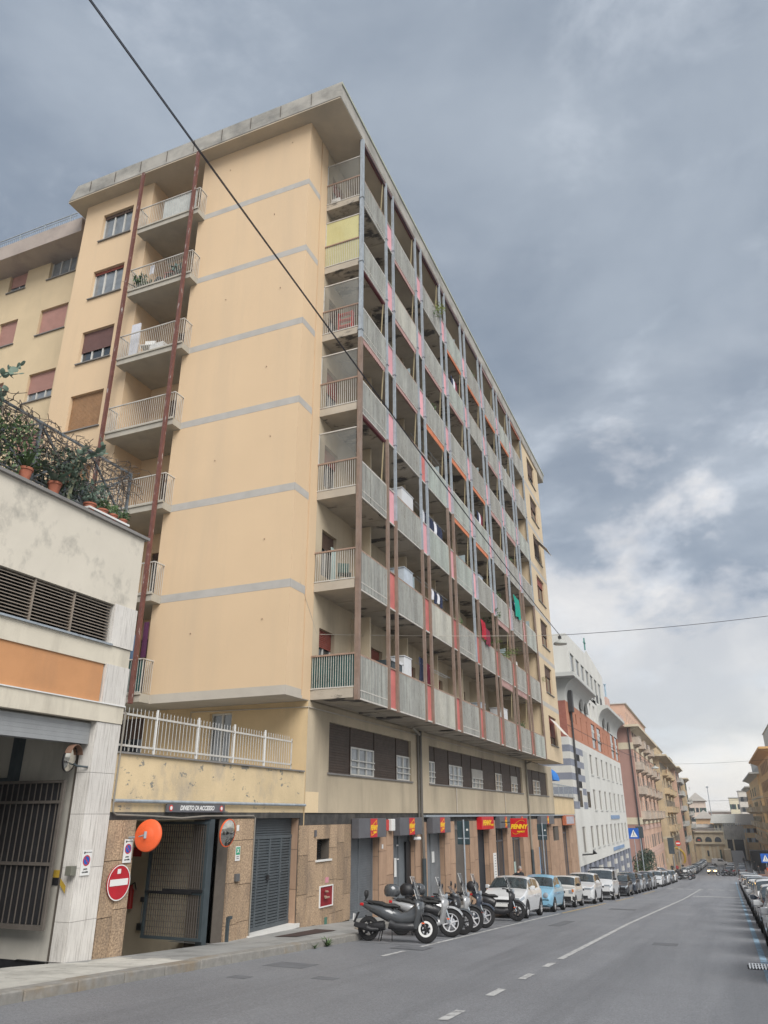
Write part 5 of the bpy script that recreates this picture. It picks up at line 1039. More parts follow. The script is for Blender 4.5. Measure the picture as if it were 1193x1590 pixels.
palazzo('tan_palazzo', 'worn tan building with boxed balconies and green laundry after the pink palazzo', 'E', -9.4, 168, 211, -13, 11.0, tan, tan, [(z, 2.0) for z in (-9.8, -6.4, -2.8, .8, 4.4, 8.0)], 8, 1.4, greysh, [(z-.3, (1, 3, 4, 6)) for z in (-2.8, .8, 4.4, 8.0)], tan, 10, 1.6, (3, 40, 3.4, 1.2), ((-4.6, -4.1), (-.6, -.3)), laundry=14)
palazzo('rose_apartment_block', 'rose-coloured block with long railed balconies and plants near the street end', 'E', -8.3, 212, 232, -14, 11.0, mat('rose_render', (.46, .29, .25), .9), pinkf, [(z, 2.1) for z in (-9.6, -6, -2.4, 1.2, 4.8, 7.9)], 5, 1.2, greensh, [(z-.2, (0, 1, 2, 3, 4)) for z in (-6, -2.4, 1.2, 4.8, 7.9)], eavem, 10, 1.2, (2, 18, 2.6, 1.2), (), False, laundry=10)
palazzo('faded_orange_block', 'narrow faded orange block with green shutters, last on the left before the arcade', 'E', -7.1, 233, 245.4, -14, 9.0, mat('faded_orange_render', (.46, .33, .22), .9), tan, [(z, 1.9) for z in (-9.6, -6.4, -3.2, 0, 3.2, 6.2)], 4, 1.1, greensh, [(z-.2, (0, 1, 2, 3)) for z in (-3.2, 0, 3.2)], eavem, 10, 1.0, None, (), False, laundry=5)
palazzo('ochre_corner_block', 'deep ochre building with a wide orange eave, nearest on the right', 'W', 10, 150, 194, -13, 10.5, och, och, [(z, 2.0) for z in (-9.5, -6, -2.6, .8, 4.2, 7.4)], 9, 1.2, brownl, [(z-.2, (7, 8)) for z in (-2.6, .8)], creamb, 12, 1.7, (10, 43, 6.0, 2.2), ((-4.2, -3.8),), True, eavm=mat('orange_eave', (.60, .36, .14), .85))
palazzo('yellow_corner_block', 'yellow building with pale roof terraces and green shutters behind the ochre one', 'W', 9.8, 200, 250, -13.5, 8.6, yel, yel, [(z, 2.0) for z in (-9.5, -6, -2.6, .8, 4.2)], 8, 1.2, greensh, [(z-.2, (1, 3, 5, 6)) for z in (-6, -2.6, .8)], creamb, 12, 1.6, (0, 46, 4.2, 1.2), ((-4.3, -3.9), (3.4, 3.8)), True, eavm=eavem, laundry=4)
palazzo('orange_yellow_block', 'narrow orange-yellow building, farthest on the right side of the street', 'W', 10.0, 254, 290, -14, 7.2, mat('orange_yellow_render', (.60, .36, .15), .9), yel, [(z, 1.9) for z in (-9.5, -6, -2.6, .8, 4.0)], 6, 1.1, greensh, [(z-.2, (0, 2, 4)) for z in (-2.6, .8)], creamb, 12, 1.4, (0, 30, 3.0, 1.5), (), True, eavm=eavem)
# closing the street: arcaded terrace, houses behind
def house(name, lab, x0, x1, y, d, zb, zt, m, rows, n, w=1.0, shut=greysh, roof=None, rh=2.5, ov=.6, hip=True):
    t = thing(name, lab, 'house', ((x0+x1)/2, y+d/2, zb)); fr = Fr('S', y); hs = []
    for b, h in rows:
        for i in range(n): a = x0+(x1-x0)*(i+.5)/n; hs.append((a-w/2, a+w/2, b, b+h))
    MB().wall(fr, x0, x1, zb, zt, hs, .07).build('front_wall', m, t); o = MB(); o.box(x0+.001, x1-.001, y+.26, y+d, zb, zt-.01); o.build('core', m, t)
    for b, h in rows:
        for i in range(n): far_window(t, fr, x0+(x1-x0)*(i+.5)/n, b, w, h, shut if RN.random() < .7 else None, glass, True)
    if roof:
        o = MB(); r = min(d, x1-x0)/2*.98; cx0, cx1, cy = (x0+r, x1-r, y+d/2) if hip else (x0, x1, y+d/2)
        if cx1 < cx0: cx0 = cx1 = (x0+x1)/2
        o.add([(x0-ov, y-ov, zt), (x1+ov, y-ov, zt), (x1+ov, y+d+ov, zt), (x0-ov, y+d+ov, zt), (cx0, cy, zt+rh), (cx1, cy, zt+rh)], [(0, 1, 5, 4), (1, 2, 5), (2, 3, 4, 5), (3, 0, 4), (0, 3, 2, 1)]); o.build('roof', roof, t)
    else: MB().box(x0-.2, x1+.2, y-.25, y+d, zt, zt+.25).build('cornice', eavem, t)
    return t
AB = thing('arcaded_terrace_building', 'low beige building with arches and a balustraded terrace closing the street', 'building', (-3, 248, -11.6)); FA = Fr('S', 246.0); ag = mat('beige_grey_stucco', (.60, .51, .37), .9, .1, .6, .1, dirt=(.28, .24, .18), damt=.4)
MB().box(-9.5, .7, 246, 256, -13, -4.7).build('body', ag, AB); MB().box(-9.6, .9, 245.5, 246, -7.9, -7.5).box(-9.6, .9, 245.6, 246, -4.9, -4.6).build('cornice', creamb, AB)
for a in (-8.2, -5.9, -3.4, -.9): arch(AB, FA, a, 1.7, -7.3, -6.0, .03, mat('arch_glass', (.05, .06, .07), .2), 'arch_window', 10); ring_ = MB(); [ring_.quad(*[FA(a+r*math.cos(t), -6.85+r*math.sin(t), .09) for r, t in ((.85, t0), (1.1, t0), (1.1, t1), (.85, t1))]) for t0, t1 in [(math.pi*i/8, math.pi*(i+1)/8) for i in range(8)]]; ring_.build('arch_moulding', creamb, AB)
for a, m in ((-3.6, tan), (-.9, tan), (-6.3, tan)): arch(AB, FA, a, 2.0, -11.6, -8.1, .02, m, 'blind_arch', 10)
piece('door', greensh, AB, FA, -1.4, -.45, -11.7, -9.3, .05, .1); piece('window_pane', glass, AB, FA, -4.2, -3.7, -11, -9.5, .05, .1); piece('window_pane', glass, AB, FA, -3.5, -3.0, -11, -9.5, .05, .1)
for a, c_ in ((-8.2, red), (-5.9, orange)): piece('lit_shop_sign', c_, AB, FA, a-.35, a+.35, -7.0, -6.7, .09, .12)
for i in range(5): piece('pilaster', creamb, AB, FA, -7.5+i*2.1-.3, -7.5+i*2.1+.3, -11.8, -7.9, 0, .15) if i in (1, 2, 3, 4) else None
o = MB(); o.fb(FA, -9.5, .8, -3.95, -3.8, -.2, .1)
for i in range(34): o.fb(FA, -9.4+i*.3, -9.25+i*.3, -4.6, -3.95, -.1, .0)
o.build('balustrade', eavem, AB)
house('orange_house', 'orange house with a brown hipped roof above the arcade', -6.8, -1.4, 282, 8, -9, -1.4, mat('orange_house_render', (.72, .47, .26), .9), [(-4.2, 1.2), (-7, 1.2)], 3, .7, greysh, rooft, 2.6)
house('low_pink_house', 'low pink row with grey roof just behind the terrace', -8.5, 0, 268, 6, -9, -3.9, mat('pink_house_render', (.52, .33, .25), .9), [(-6.2, 1.2)], 5, .8, greysh, rooft, .9, .6, False)
house('tall_cream_house', 'tall cream apartment house with a grey roof behind, at the left street end', -9.0, -3.4, 300, 14, -10, 4.2, mat('pale_pink_render', (.68, .56, .47), .9), [(z, 1.5) for z in (-5.5, -2.5, .5)], 3, 1.0, greensh, rooft, 3.0)
house('yellow_gable_house', 'yellow house under a long slate roof right of the terrace', 5.2, 10.5, 262, 9, -13, -3.0, yel, [(-5.2, 1.2), (-7.8, 1.2)], 3, .8, mat('pale_blue_shutter', (.33, .40, .46), .6), rooft, 3.0, .8, False)
house('slate_roof_hall', 'wide hall with slate roof behind the grey netting', -1.5, 6.5, 266, 10, -12, -2.6, mat('pale_yellow_hall', (.52, .47, .34), .9), [(-4.6, 1.4)], 7, .5, None, mat('slate_roof', (.42, .41, .37), .9, .2, 2), 2.6, 1.0, False)
house('cream_villa', 'cream and pink villa with chimneys at the right street end', 5.0, 11.2, 330, 10, -12, 5.6, mat('cream_villa_render', (.72, .65, .48), .9), [(1.6, 1.8), (-1.8, 1.8), (-5, 1.8)], 3, 1., greensh, None)
house('far_flat_house', 'long low pink house between the villa and the cream house', -3.2, 5.5, 345, 8, -12, .6, mat('far_pink_render', (.48, .34, .28), .9), [(-2.4, 1.3)], 6, .8, greysh, rooft, .6, .4, False)
house('far_pale_house', 'pale grey house with a roof terrace beside the villa', 8.0, 16, 310, 10, -12, 7.5, mat('far_pale_render', (.64, .60, .54), .9), [(4.0, 1.6), (.6, 1.6)], 4, 1., greysh, None)
NS = thing('netted_portico', 'grey netted scaffold over a dark portico at the street end', 'scaffold', (3.8, 256, -12)); FN_ = Fr('S', 256)
MB().box(1.0, 6.4, 256, 256.15, -6.9, -3.3).build('netting', mat('grey_netting', (.32, .31, .29), .9, .25, .8, .3, dirt=(.11, .11, .1), dscale=(1.5, 1, .2), damt=.6), NS)
MB().box(1.2, 6.3, 256.2, 262, -12.3, -7).build('dark_interior', dark, NS)
for i in range(10): piece('window_pane', glassl, NS, FN_, 1.2+i*.5, 1.45+i*.5, -3.3, -2.6, -.1, 0); 
for x in (1.1, 2.9, 5.9): piece('column', creamb, NS, FN_, x, x+.4, -12.2, -6.9, .1, .5)
for i in range(12): piece('scaffold_pole', galv, NS, FN_, .9+i*.55, .96+i*.55, -11.5 if i > 9 else -6.9, -2.4, .2, .26)
st = MB()
for i in range(16): st.box(2.1, 5.2, 236+i*1.1, 237.1+i*1.1, -12.6, -12.3+i*.17)
st.build('stone_steps', mat('wet_pale_steps', (.42, .43, .45), .4), None, 'broad pale wet steps climbing toward the dark portico', 'steps')
MB().box(.2, 1.9, 240, 247, -13, -9.0).build('stair_wall', ag, None, 'beige stone pier beside the pale steps', 'wall')
# far lamp mast, right-hand square
lm = thing('tall_lamp_mast', 'thin tall floodlight mast rising between the far roofs', 'lamp post', (-1.9, 300, -10)); MB().tube([(-1.9, 300, -10), (-1.9, 300, 8.6)], .12, 6).build('mast', galv, lm); MB().box(-2.3, -1.5, 299.8, 300.2, 8.5, 9.0).build('lamp_head', galv, lm)
sq = thing('underpass_balustrade', 'brown and pale low wall with railing around the stairway on the right', 'railing', (6, 130, -9)); m_ = MB()
o = MB(); o.box(3.9, 9, 122, 122.4, zr(122), zr(122)+1.0); o.box(5.0, 9, 128, 128.4, zr(128), zr(128)+1.5); o.build('low_wall', mat('brown_marble', (.20, .12, .09), .6), sq)
m_.bar((3.7, 120, zr(120)+1.05), (4.6, 175, zr(175)+1.05), .07); [m_.bar((3.7+.9*i/30, 120+55*i/30, zr(120+55*i/30)), (3.7+.9*i/30, 120+55*i/30, zr(120+55*i/30)+1.05), .05) for i in range(31)]; m_.build('hand_rail', galv, sq)
MB().box(5.5, 9.5, 196, 203, -13, -7.6).build('kiosk', mat('black_kiosk', (.03, .03, .03), .7), None, 'dark open-fronted kiosk at the foot of the right-hand houses', 'kiosk')
# ------------------------------------------------------------------ vehicles
def lerp(tab, y):
    if y <= tab[0][0]: return tab[0][1]
    for (a, b), (c, d) in zip(tab, tab[1:]):
        if y <= c:
            t = (y-a)/(c-a); t = t*t*(3-2*t)*.35+t*.65; return b+(d-b)*t
    return tab[-1][1]
PAINT = {}
def paintm(name, c, met=0.): return mat('car_paint_'+name, c, .28, .02, 3, 0, metal=met, coat=.8, spec=.5)
def make_car(name, lab, cat, group, pm, L, Wd, top, belt, cab, wheels=(.78, None), wr=.31, light=.55, grille=True, van=False, bumper=None, roofrack=False, detail=True, round_lamp=False, boxy=0.):
    """front of the car looks towards -y. top and belt are (y, z) profiles; cab = (cowl, roof start, roof end, rear base)"""
    t = thing(name, lab, cat, (0, 0, 0), group); hw = Wd/2; c0, c1, c2, c3 = cab; N_ = 40
    ys = sorted(set([0, .02, .06, .14, .28]+[L*i/N_ for i in range(1, N_)]+[c0, c1, c2, c3, L-.28, L-.14, L-.06, L-.02, L]))
    def half(y):
        e = min(y, L-y); k = max(0, 1-e/.55); return hw*(1-(.17-.09*boxy)*k**2.2)
    def sect(y):
        w = half(y); zb_ = .19+.10*max(0, 1-min(y, L-y)/.4)**2; bl = lerp(belt, y); tp = max(lerp(top, y), bl+.0); cabn = tp-bl; tum = 0.80 if not van else .90; tum += .06*boxy
        rw = w*(.93+(tum-.93)*min(1, cabn/.42)); e = min(y, L-y); rnd_ = max(0, 1-e/.10)
        P = [(0, zb_), (w*.84, zb_), (w*.955, zb_+.07), (w*.99, zb_+.22), (w, (zb_+bl)/2+.03), (w*.99, bl-.10), (w*.965, bl-.02), (w*.93, bl+.0)]
        P += [(w*.93+(rw-w*.93)*u, bl+(tp-bl-.05*min(1, cabn*3))*u) for u in (.33, .66, 1)]
        P += [(rw*.93, tp-.015*min(1, cabn*4)+.0), (rw*.6, tp+.018), (0, tp+.03)]
        return P
    S_ = [sect(y) for y in ys]; n = len(S_[0]); mb = MB()
    ring_ = lambda k, y: [(x, y, z) for x, z in S_[k]]+[(-x, y, z) for x, z in S_[k][-2:0:-1]]
    mb.loft([ring_(k, y) for k, y in enumerate(ys)]); body = mb.build('body', pm, t, smooth=32, weld=True)
    def P(y, i, s=1, off=.006):      # i: float index round the section
        A = sect(y); a = int(min(i, n-1.001)); f = i-a; x = A[a][0]+(A[a+1][0]-A[a][0])*f; z = A[a][1]+(A[a+1][1]-A[a][1])*f; return Vector((s*(x+off*(.6 if i < 10.5 else .2)), y, z+off*(1 if i > 10 else .3)))
    def span(y0, y1, i0, i1, s, ns=6, nt=4, off=.008): return MB().grid(lambda u, v: P(y0+(y1-y0)*u, i0+(i1-i0)*v, s, off), ns, nt)
    # windscreen: full width between the pillars
    g = MB(); g.grid(lambda u, v: (lambda q: Vector((P(c0+.05+(c1-c0-.09)*u, 10-0+3*(1-abs(2*v-1)), 1 if v > .5 else -1, .0)))+Vector((0, -.012, .012)))(0), 6, 10)
    g.build('windscreen', carglass, t, smooth=True)
    if not van:
        g = MB(); g.grid(lambda u, v: P(c3-.06-(c3-c2-.12)*u, 10+3*(1-abs(2*v-1)), 1 if v > .5 else -1, 0)+Vector((0, .012, .012)), 6, 10); g.build('rear_window', carglass, t, smooth=True)
    mid = (c1+c2)/2-.05
    for s in (1, -1):
        a0 = c0+(c1-c0)*.55; spans = [(a0, mid-.04), (mid+.04, c2-.02 if not van else mid+.05)]
        for (u0, u1) in spans:
            if u1-u0 < .2: continue
            # clip the lower front corner under the screen pillar
            g = MB().grid(lambda u, v: P(u0+(u1-u0)*u+(.38*(c1-c0)*v if u < .01 and u0 == a0 else 0), 7.35+2.45*v, s, .007), 6, 3); g.build('side_window', carglass, t, smooth=True)
    y1w = wheels[0]; y2w = wheels[1] or L-.72
    for s in (1, -1):
        for yw in (y1w, y2w):
            xo = half(yw)*1.0; w = MB(); w.lathe((s*(xo-.19), yw, wr), (s, 0, 0), [(0, wr*.62), (0, wr*.96), (.03, wr), (.16, wr), (.195, wr*.95), (.20, wr*.70), (.17, wr*.66)], 26); wo = w.build('wheel', tyre, t, smooth=True)
            r = MB(); r.lathe((s*(xo-.02), yw, wr), (s, 0, 0), [(-.02, wr*.68), (.01, wr*.68), (.012, wr*.60), (-.04, wr*.55)], 22); ns = 5
            for q in range(ns): an = q*2*math.pi/ns+.3; r.bar((s*(xo-.015), yw, wr), (s*(xo-.012), yw+math.cos(an)*wr*.62, wr+math.sin(an)*wr*.62), .05, .03, (s, 0, 0))
            r.disc((s*(xo-.03), yw, wr), (s, 0, 0), wr*.16, 10, .03); r.build('rim', alloy, wo); MB().disc((s*(xo-.06), yw, wr), (s, 0, 0), wr*.62, 18, .01).build('brake_shadow', black, wo)
            a = MB(); k = 16; A_ = [(yw+math.cos(math.pi*j/k)*wr*1.17, wr*1.0+math.sin(math.pi*j/k)*wr*1.15) for j in range(k+1)]
            a.loft([[(s*(half(y)*.90 if z < .3 else half(y)*.93), y, z) for y, z in A_], [(s*(half(y)*1.0+.004-(.01 if z < .3 else 0)), y, z) for y, z in A_]], cap=False); pts = [(s*(half(y)*1.0+.0035), y, z) for y, z in A_]; a.add(pts+[(s*(half(yw)+.0035), yw-wr*1.17, .2), (s*(half(yw)+.0035), yw+wr*1.17, .2)], [tuple(range(len(pts)))+(len(pts)+1, len(pts))][:1] if False else [tuple(range(len(pts)))]); a.build('wheel_arch', black, t)
        zl = lerp(belt, .35)-.12
        if round_lamp: MB().lathe((s*hw*.66, .02, zl-.02), (0, -1, .12), [(-.05, .10), (.0, .115), (.03, .105), (.05, .05), (.055, .002)], 16).build('headlight', lampg, t, smooth=True)
        elif boxy: MB().box(s*hw*.88-.16, s*hw*.88+.07 if s > 0 else s*hw*.88+.16, -.012, .03, zl-.09, zl+.07).build('headlight', lampg, t, bevel=.01)
        else:
            g = MB().grid(lambda u, v: P(.0+.42*u, 5.05+1.3*v-(.9*u*(1-v)*0), s, .012), 5, 3); g.build('headlight', lampg, t, smooth=True)
            MB().box(min(s*hw*.84, s*hw*.44), max(s*hw*.84, s*hw*.44), -.012, .05, zl-.03, zl+.07).build('headlight', lampg, t, bevel=.01)
        zt_ = lerp(belt, L-.2)-.16
        MB().box(min(s*hw*.86, s*hw*.62), max(s*hw*.86, s*hw*.62), L-.05, L+.012, zt_-.10, zt_+.12).build('tail_light', redlamp, t, bevel=.012)
        m_ = MB(); ym = c0+(c1-c0)*.62; zm = lerp(belt, ym)+.10; m_.loft([[(s*(hw*.93), ym+.02, zm-.04), (s*(hw*.93), ym+.06, zm-.04), (s*(hw*.93), ym+.06, zm), (s*(hw*.93), ym+.02, zm)], [(s*(hw+.05), ym-.02, zm-.07), (s*(hw+.05), ym+.09, zm-.07), (s*(hw+.05), ym+.09, zm+.07), (s*(hw+.05), ym-.02, zm+.07)], [(s*(hw+.17), ym, zm-.06), (s*(hw+.17), ym+.09, zm-.06), (s*(hw+.17), ym+.09, zm+.06), (s*(hw+.17), ym, zm+.06)]]); m_.build('door_mirror', bumper or pm, t, bevel=.015)
        if detail:
            m_ = MB()
            for yd in (c0+.12, mid, c2-.25 if not van else mid+1.0): m_.grid(lambda u, v: P(yd+.008*u, 2.6+4.6*v, s, .003), 1, 6)
            m_.build('door_gap', black, t)
            for yd in (mid-.28, c2-.55): MB().box(min(s*(hw-.01), s*(hw+.03)), max(s*(hw-.01), s*(hw+.03)), yd, yd+.17, lerp(belt, yd)-.19, lerp(belt, yd)-.16).build('door_handle', pm, t)
    if grille: MB().box(-hw*.62, hw*.62, -.014, .04, .26, .42).build('lower_grille', black, t, bevel=.01); MB().box(-hw*.42, hw*.42, -.012, .03, lerp(belt, .2)-.17, lerp(belt, .2)-.08).build('upper_grille', black, t)
    if bumper:
        m_ = MB(); m_.grid(lambda u, v: P(.0+.5*(u if u < .5 else u), 1.1+2.3*v, 1, .012), 5, 4); m_.grid(lambda u, v: P(.0+.5*u, 1.1+2.3*v, -1, .012), 5, 4); m_.box(-hw*.80, hw*.80, -.02, .05, .27, .50); m_.build('bumper', bumper, t)
        m_ = MB(); m_.box(-hw*.8, hw*.8, L-.05, L+.02, .27, .50); [m_.grid(lambda u, v: P(L-.4+.4*u, 1.1+2.3*v, s_, .012), 4, 4) for s_ in (1, -1)]; m_.build('bumper', bumper, t)
    for yy, zz_ in ((-.022, .40), (L+.014, .62 if not van else .55)): MB().box(-.25, .25, yy, yy+.01, zz_, zz_+.105).build('number_plate', wsign, t)
    m_ = MB(); m_.bar((-.5, c0+.02, lerp(top, c0+.02)+.045), (.02, c0+.12, lerp(top, c0+.12)+.055), .015); m_.build('wiper', black, t)
    if detail: MB().box(-hw*.5, hw*.5, c0+.45, c0+.75, lerp(belt, c0)-.02, lerp(belt, c0)+.02).build('dashboard', black, t)
    if roofrack:
        m_ = MB(); H_ = lerp(top, (c1+c2)/2)
        for y in (c1+.3, c1+1.2, c1+2.1): m_.bar((-hw*.85, y, H_+.10), (hw*.85, y, H_+.10), .05); [m_.bar((s_*hw*.75, y, H_-.02), (s_*hw*.75, y, H_+.1), .04) for s_ in (1, -1)]
        m_.build('roof_rack', black, t)
    return t
hatch_top = [(0, .62), (.12, .72), (.9, .95), (1.02, .98), (1.75, 1.38), (2.2, 1.445), (3.2, 1.40), (3.6, 1.22), (3.95, .98), (4.06, .72)]
hatch_belt = [(0, .60), (.12, .70), (.9, .93), (1.02, .95), (2.5, .97), (3.5, 1.02), (3.95, .95), (4.06, .7)]
suv_top = [(0, .78), (.1, .86), (.95, 1.02), (1.08, 1.06), (1.72, 1.50), (2.2, 1.57), (3.5, 1.55), (3.95, 1.35), (4.15, 1.0), (4.25, .75)]
suv_belt = [(0, .74), (.1, .83), (.95, 1.0), (1.08, 1.03), (2.5, 1.05), (3.9, 1.10), (4.15, .98), (4.25, .72)]
mini_top = [(0, .60), (.1, .72), (.55, .92), (.78, .97), (1.35, 1.38), (1.75, 1.48), (2.5, 1.45), (3.1, 1.2), (3.45, .92), (3.55, .68)]
mini_belt = [(0, .58), (.1, .70), (.55, .90), (.78, .94), (2.0, .95), (3.1, .97), (3.45, .88), (3.55, .65)]
box_top = [(0, .78), (.04, .82), (.78, .93), (.82, .95), (1.25, 1.38), (1.4, 1.42), (2.95, 1.42), (3.3, 1.0), (3.38, .9)]
box_belt = [(0, .76), (.04, .80), (.78, .91), (.82, .93), (3.0, .94), (3.3, .93), (3.38, .85)]
van_top = [(0, .80), (.15, .92), (.75, 1.12), (.85, 1.16), (1.55, 1.72), (1.95, 1.80), (4.1, 1.80), (4.3, 1.55), (4.38, 1.1)]
van_belt = [(0, .76), (.15, .88), (.75, 1.09), (.85, 1.12), (4.1, 1.15), (4.3, 1.1), (4.38, 1.0)]
sed_top = [(0, .62), (.12, .74), (1.1, .94), (1.2, .97), (1.95, 1.38), (2.4, 1.46), (3.4, 1.43), (3.95, 1.18), (4.2, 1.02), (4.35, .75)]
sed_belt = [(0, .60), (.12, .72), (1.1, .92), (1.2, .94), (3.6, 1.0), (4.2, .98), (4.35, .7)]
P_ = dict(hatch=(4.06, 1.73, hatch_top, hatch_belt, (1.02, 1.75, 3.2, 3.85), (.82, 3.36), .31), suv=(4.25, 1.78, suv_top, suv_belt, (1.08, 1.72, 3.6, 4.1), (.85, 3.45), .34), mini=(3.55, 1.62, mini_top, mini_belt, (.78, 1.35, 2.5, 3.4), (.70, 3.0), .29),
          box=(3.38, 1.49, box_top, box_belt, (.82, 1.25, 2.95, 3.3), (.62, 2.78), .27), van=(4.38, 1.81, van_top, van_belt, (.85, 1.55, 4.1, 4.32), (.80, 3.52), .33), sed=(4.35, 1.78, sed_top, sed_belt, (1.2, 1.95, 3.4, 4.1), (.86, 3.5), .32))
def car(kind, name, lab, cat, group, pm, **k):
    L, W_, tp, bl, cb, wh, wr = P_[kind]; return make_car(name, lab, cat, group, pm, L, W_, tp, bl, cb, wh, wr, **k)
def place(t, x, y, yaw=0., back=False):
    """x: centre line, y: nearest end; slope of the street taken from the road profile"""
    L = 4.0; s = math.atan2(zr(y+4)-zr(y), 4); z = zr(y)
    if back: t.rotation_euler = Matrix.Rotation(s, 3, 'X').to_euler(); t.rotation_euler = (Matrix.Rotation(s, 3, 'X') @ Matrix.Rotation(math.pi+yaw, 3, 'Z')).to_euler(); t.location = (x, y+4.2*math.cos(s), z+4.2*math.sin(s)+.005)
    else: t.rotation_euler = (Matrix.Rotation(s, 3, 'X') @ Matrix.Rotation(yaw, 3, 'Z')).to_euler(); t.location = (x, y, z+.005)
    t.scale = (.93, .93, .95); ORG[t] = Vector((0, 0, 0)); return t
GL = 'cars parked along the left kerb'; GR = 'cars parked along the right kerb'
whitep = paintm('white', (.60, .61, .615)); lblue = paintm('light_blue', (.20, .40, .54)); silver = paintm('silver', (.36, .37, .38), .4); blackp = paintm('black', (.016, .017, .020)); grey = paintm('grey', (.11, .115, .125), .3); navy = paintm('navy', (.02, .028, .045)); pearl = paintm('warm_white', (.57, .57, .55))
lx = lambda y: -7.77+.8*dx(y)
A_ = {}
A_['hatch'] = place(car('hatch', 'parked_car', 'white hatchback with swept headlights, nearest parked car beside the lone scooter', 'car', GL, whitep), lx(30), 29.6)
A_['mini'] = place(car('mini', 'parked_car', 'light blue small retro car with round headlights', 'car', GL, lblue, round_lamp=True, grille=False), lx(35)-.03, 35.0)
A_['box'] = place(car('box', 'parked_car', 'old boxy white hatchback with black bumpers and amber indicators', 'car', GL, pearl, bumper=black, boxy=1.), lx(40), 40.2)
for s in (1, -1):
    o = MB(); o.box(min(s*.66, s*.76), max(s*.66, s*.76), -.014, .03, .70, .83); o = o.build('indicator', mat('amber_lens', (.55, .16, .03), .2), None); o.parent = A_['box']; o.location = (0, 0, 0)
    me = o.data
    for v in me.vertices: v.co += ORG[o]
A_['suv'] = place(car('suv', 'parked_car', 'white compact suv with black lower grille between the boxy car and the van', 'car', GL, whitep), lx(45), 45.2)
A_['van'] = place(car('van', 'parked_van', 'white delivery van with a black roof rack on the left side', 'van', GL, whitep, van=True, roofrack=True, bumper=black), lx(52), 52.3)
A_['sed'] = place(car('sed', 'parked_car', 'black family car just behind the white van', 'car', GL, blackp), lx(60)-.05, 60.4)
def recolour(t, pm):
    for ch in t.children_recursive:
        if ch.type == 'MESH' and ch.data.materials and ch.data.materials[0].name.startswith('car_paint'):
            key = (ch.data.name, pm.name)
            if key not in PAINT: me = ch.data.copy(); me.materials[0] = pm; PAINT[key] = me
            ch.data = PAINT[key]
    return t
def another(kind, pm, lab, x, y, yaw=0., back=False, group=GL):
    c = dup(A_[kind], label=lab, group=group); recolour(c, pm); return place(c, x, y, yaw, back)
row = [('suv', navy, 'dark blue car tucked behind the black family car', 65.6), ('hatch', silver, 'silver hatchback fourth from the van', 70.4), ('sed', blackp, 'black car partly hidden by the silver hatchback', 75.0), ('suv', silver, 'silver grey suv with a black lower bumper before the yellow line gap', 80.0), ('suv', whitep, 'big white suv with a broad dark grille half way down the left row', 89.0), ('hatch', grey, 'grey hatchback squeezed behind the big white suv', 93.5), ('hatch', whitep, 'white hatchback before the dark grey saloon', 98.0), ('sed', grey, 'dark grey saloon near the far crossing', 104.5), ('hatch', whitep, 'white hatchback last before the far motorbikes', 110.0)]
for kd, pm, lb, y in row: another(kd, pm, lb, lx(y)-.05, y)
far_l = [(150, whitep, 'hatch'), (155.5, silver, 'sed'), (161, silver, 'hatch'), (166.5, pearl, 'suv'), (172, navy, 'sed'), (178, blackp, 'hatch'), (184, silver, 'suv'), (190, grey, 'hatch'), (197, whitep, 'sed'), (204, pearl, 'hatch'), (212, silver, 'hatch'), (220, whitep, 'suv')]
for i, (y, pm, kd) in enumerate(far_l): another(kd, pm, 'tiny distant '+pm.name[10:].replace('_', ' ')+' car parked left beyond the far crossing', -6.6+(y-150)*.022, y)
w_ = another('sed', whitep, 'white car parked across the row just past the far crossing', -7.6, 141, math.radians(62)); w_.location.x = -8.3
# oncoming car with lit headlights
oc = another('hatch', mat('car_paint_beige', (.42, .38, .30), .3, .02, 3, 0, coat=.8), 'pale beige car driving uphill towards the viewer with headlights on', -2.6, 170, group=None)
if 'group' in oc: del oc['group']
oc.name = 'moving_car'
lit = mat('lit_headlight', (1, .62, .25), .3, 0, 3, 0, emit=7)
for ch in oc.children:
    if ch.name.startswith('headlight'): me = ch.data.copy(); me.materials[0] = lit; ch.data = me
# right-hand row, seen from behind
rrow = [(14.9, silver, 'hatch'), (19.9, whitep, 'sed'), (24.9, navy, 'hatch'), (30.0, whitep, 'suv'), (35.2, silver, 'sed'), (40.4, grey, 'hatch'), (45.6, whitep, 'hatch'), (50.8, silver, 'suv'), (56, whitep, 'hatch'), (61.4, blackp, 'sed'), (66.8, whitep, 'suv'), (72.2, silver, 'hatch'), (77.6, redsh, 'hatch'), (83, whitep, 'sed'), (88.6, silver, 'suv'), (94.2, whitep, 'hatch'), (99.8, grey, 'sed'), (105.4, silver, 'hatch')]
rl_ = ['silver hatchback at the lower right corner, nearest of the right row', 'white saloon second in the right row with dark mirror', 'dark blue hatchback third in the right row', 'white suv fourth in the right row', 'silver saloon fifth in the right row', 'grey hatchback sixth in the right row', 'white hatchback seventh in the right row', 'silver suv eighth in the right row']
for i, (y, pm, kd) in enumerate(rrow):
    if pm is redsh: pm = paintm('dark_red', (.20, .02, .02))
    another(kd, pm, rl_[i] if i < len(rl_) else 'small far '+pm.name[10:].replace('_', ' ')+' car in the right kerb row', 1.36+.0062*y, y, 0, True, GR)
for i, (y, pm, kd) in enumerate([(128, grey, 'suv')]): pass
for i, (x, y, pm, kd, lb) in enumerate(((.55, 160, grey, 'suv', 'dark grey car heading the far right row beyond the crossing'), (.9, 168, whitep, 'hatch', None), (.6, 176, pearl, 'sed', None), (1.0, 184, whitep, 'suv', None), (.9, 192, silver, 'hatch', None), (1.2, 200, whitep, 'hatch', None), (2.9, 172, silver, 'hatch', None), (3.1, 182, whitep, 'hatch', None), (3.3, 194, silver, 'sed', None))):
    another(kd, pm, lb or 'crowded far '+pm.name[10:].replace('_', ' ')+' car parked right of centre past the crossing', x, y, 0, True, GR)
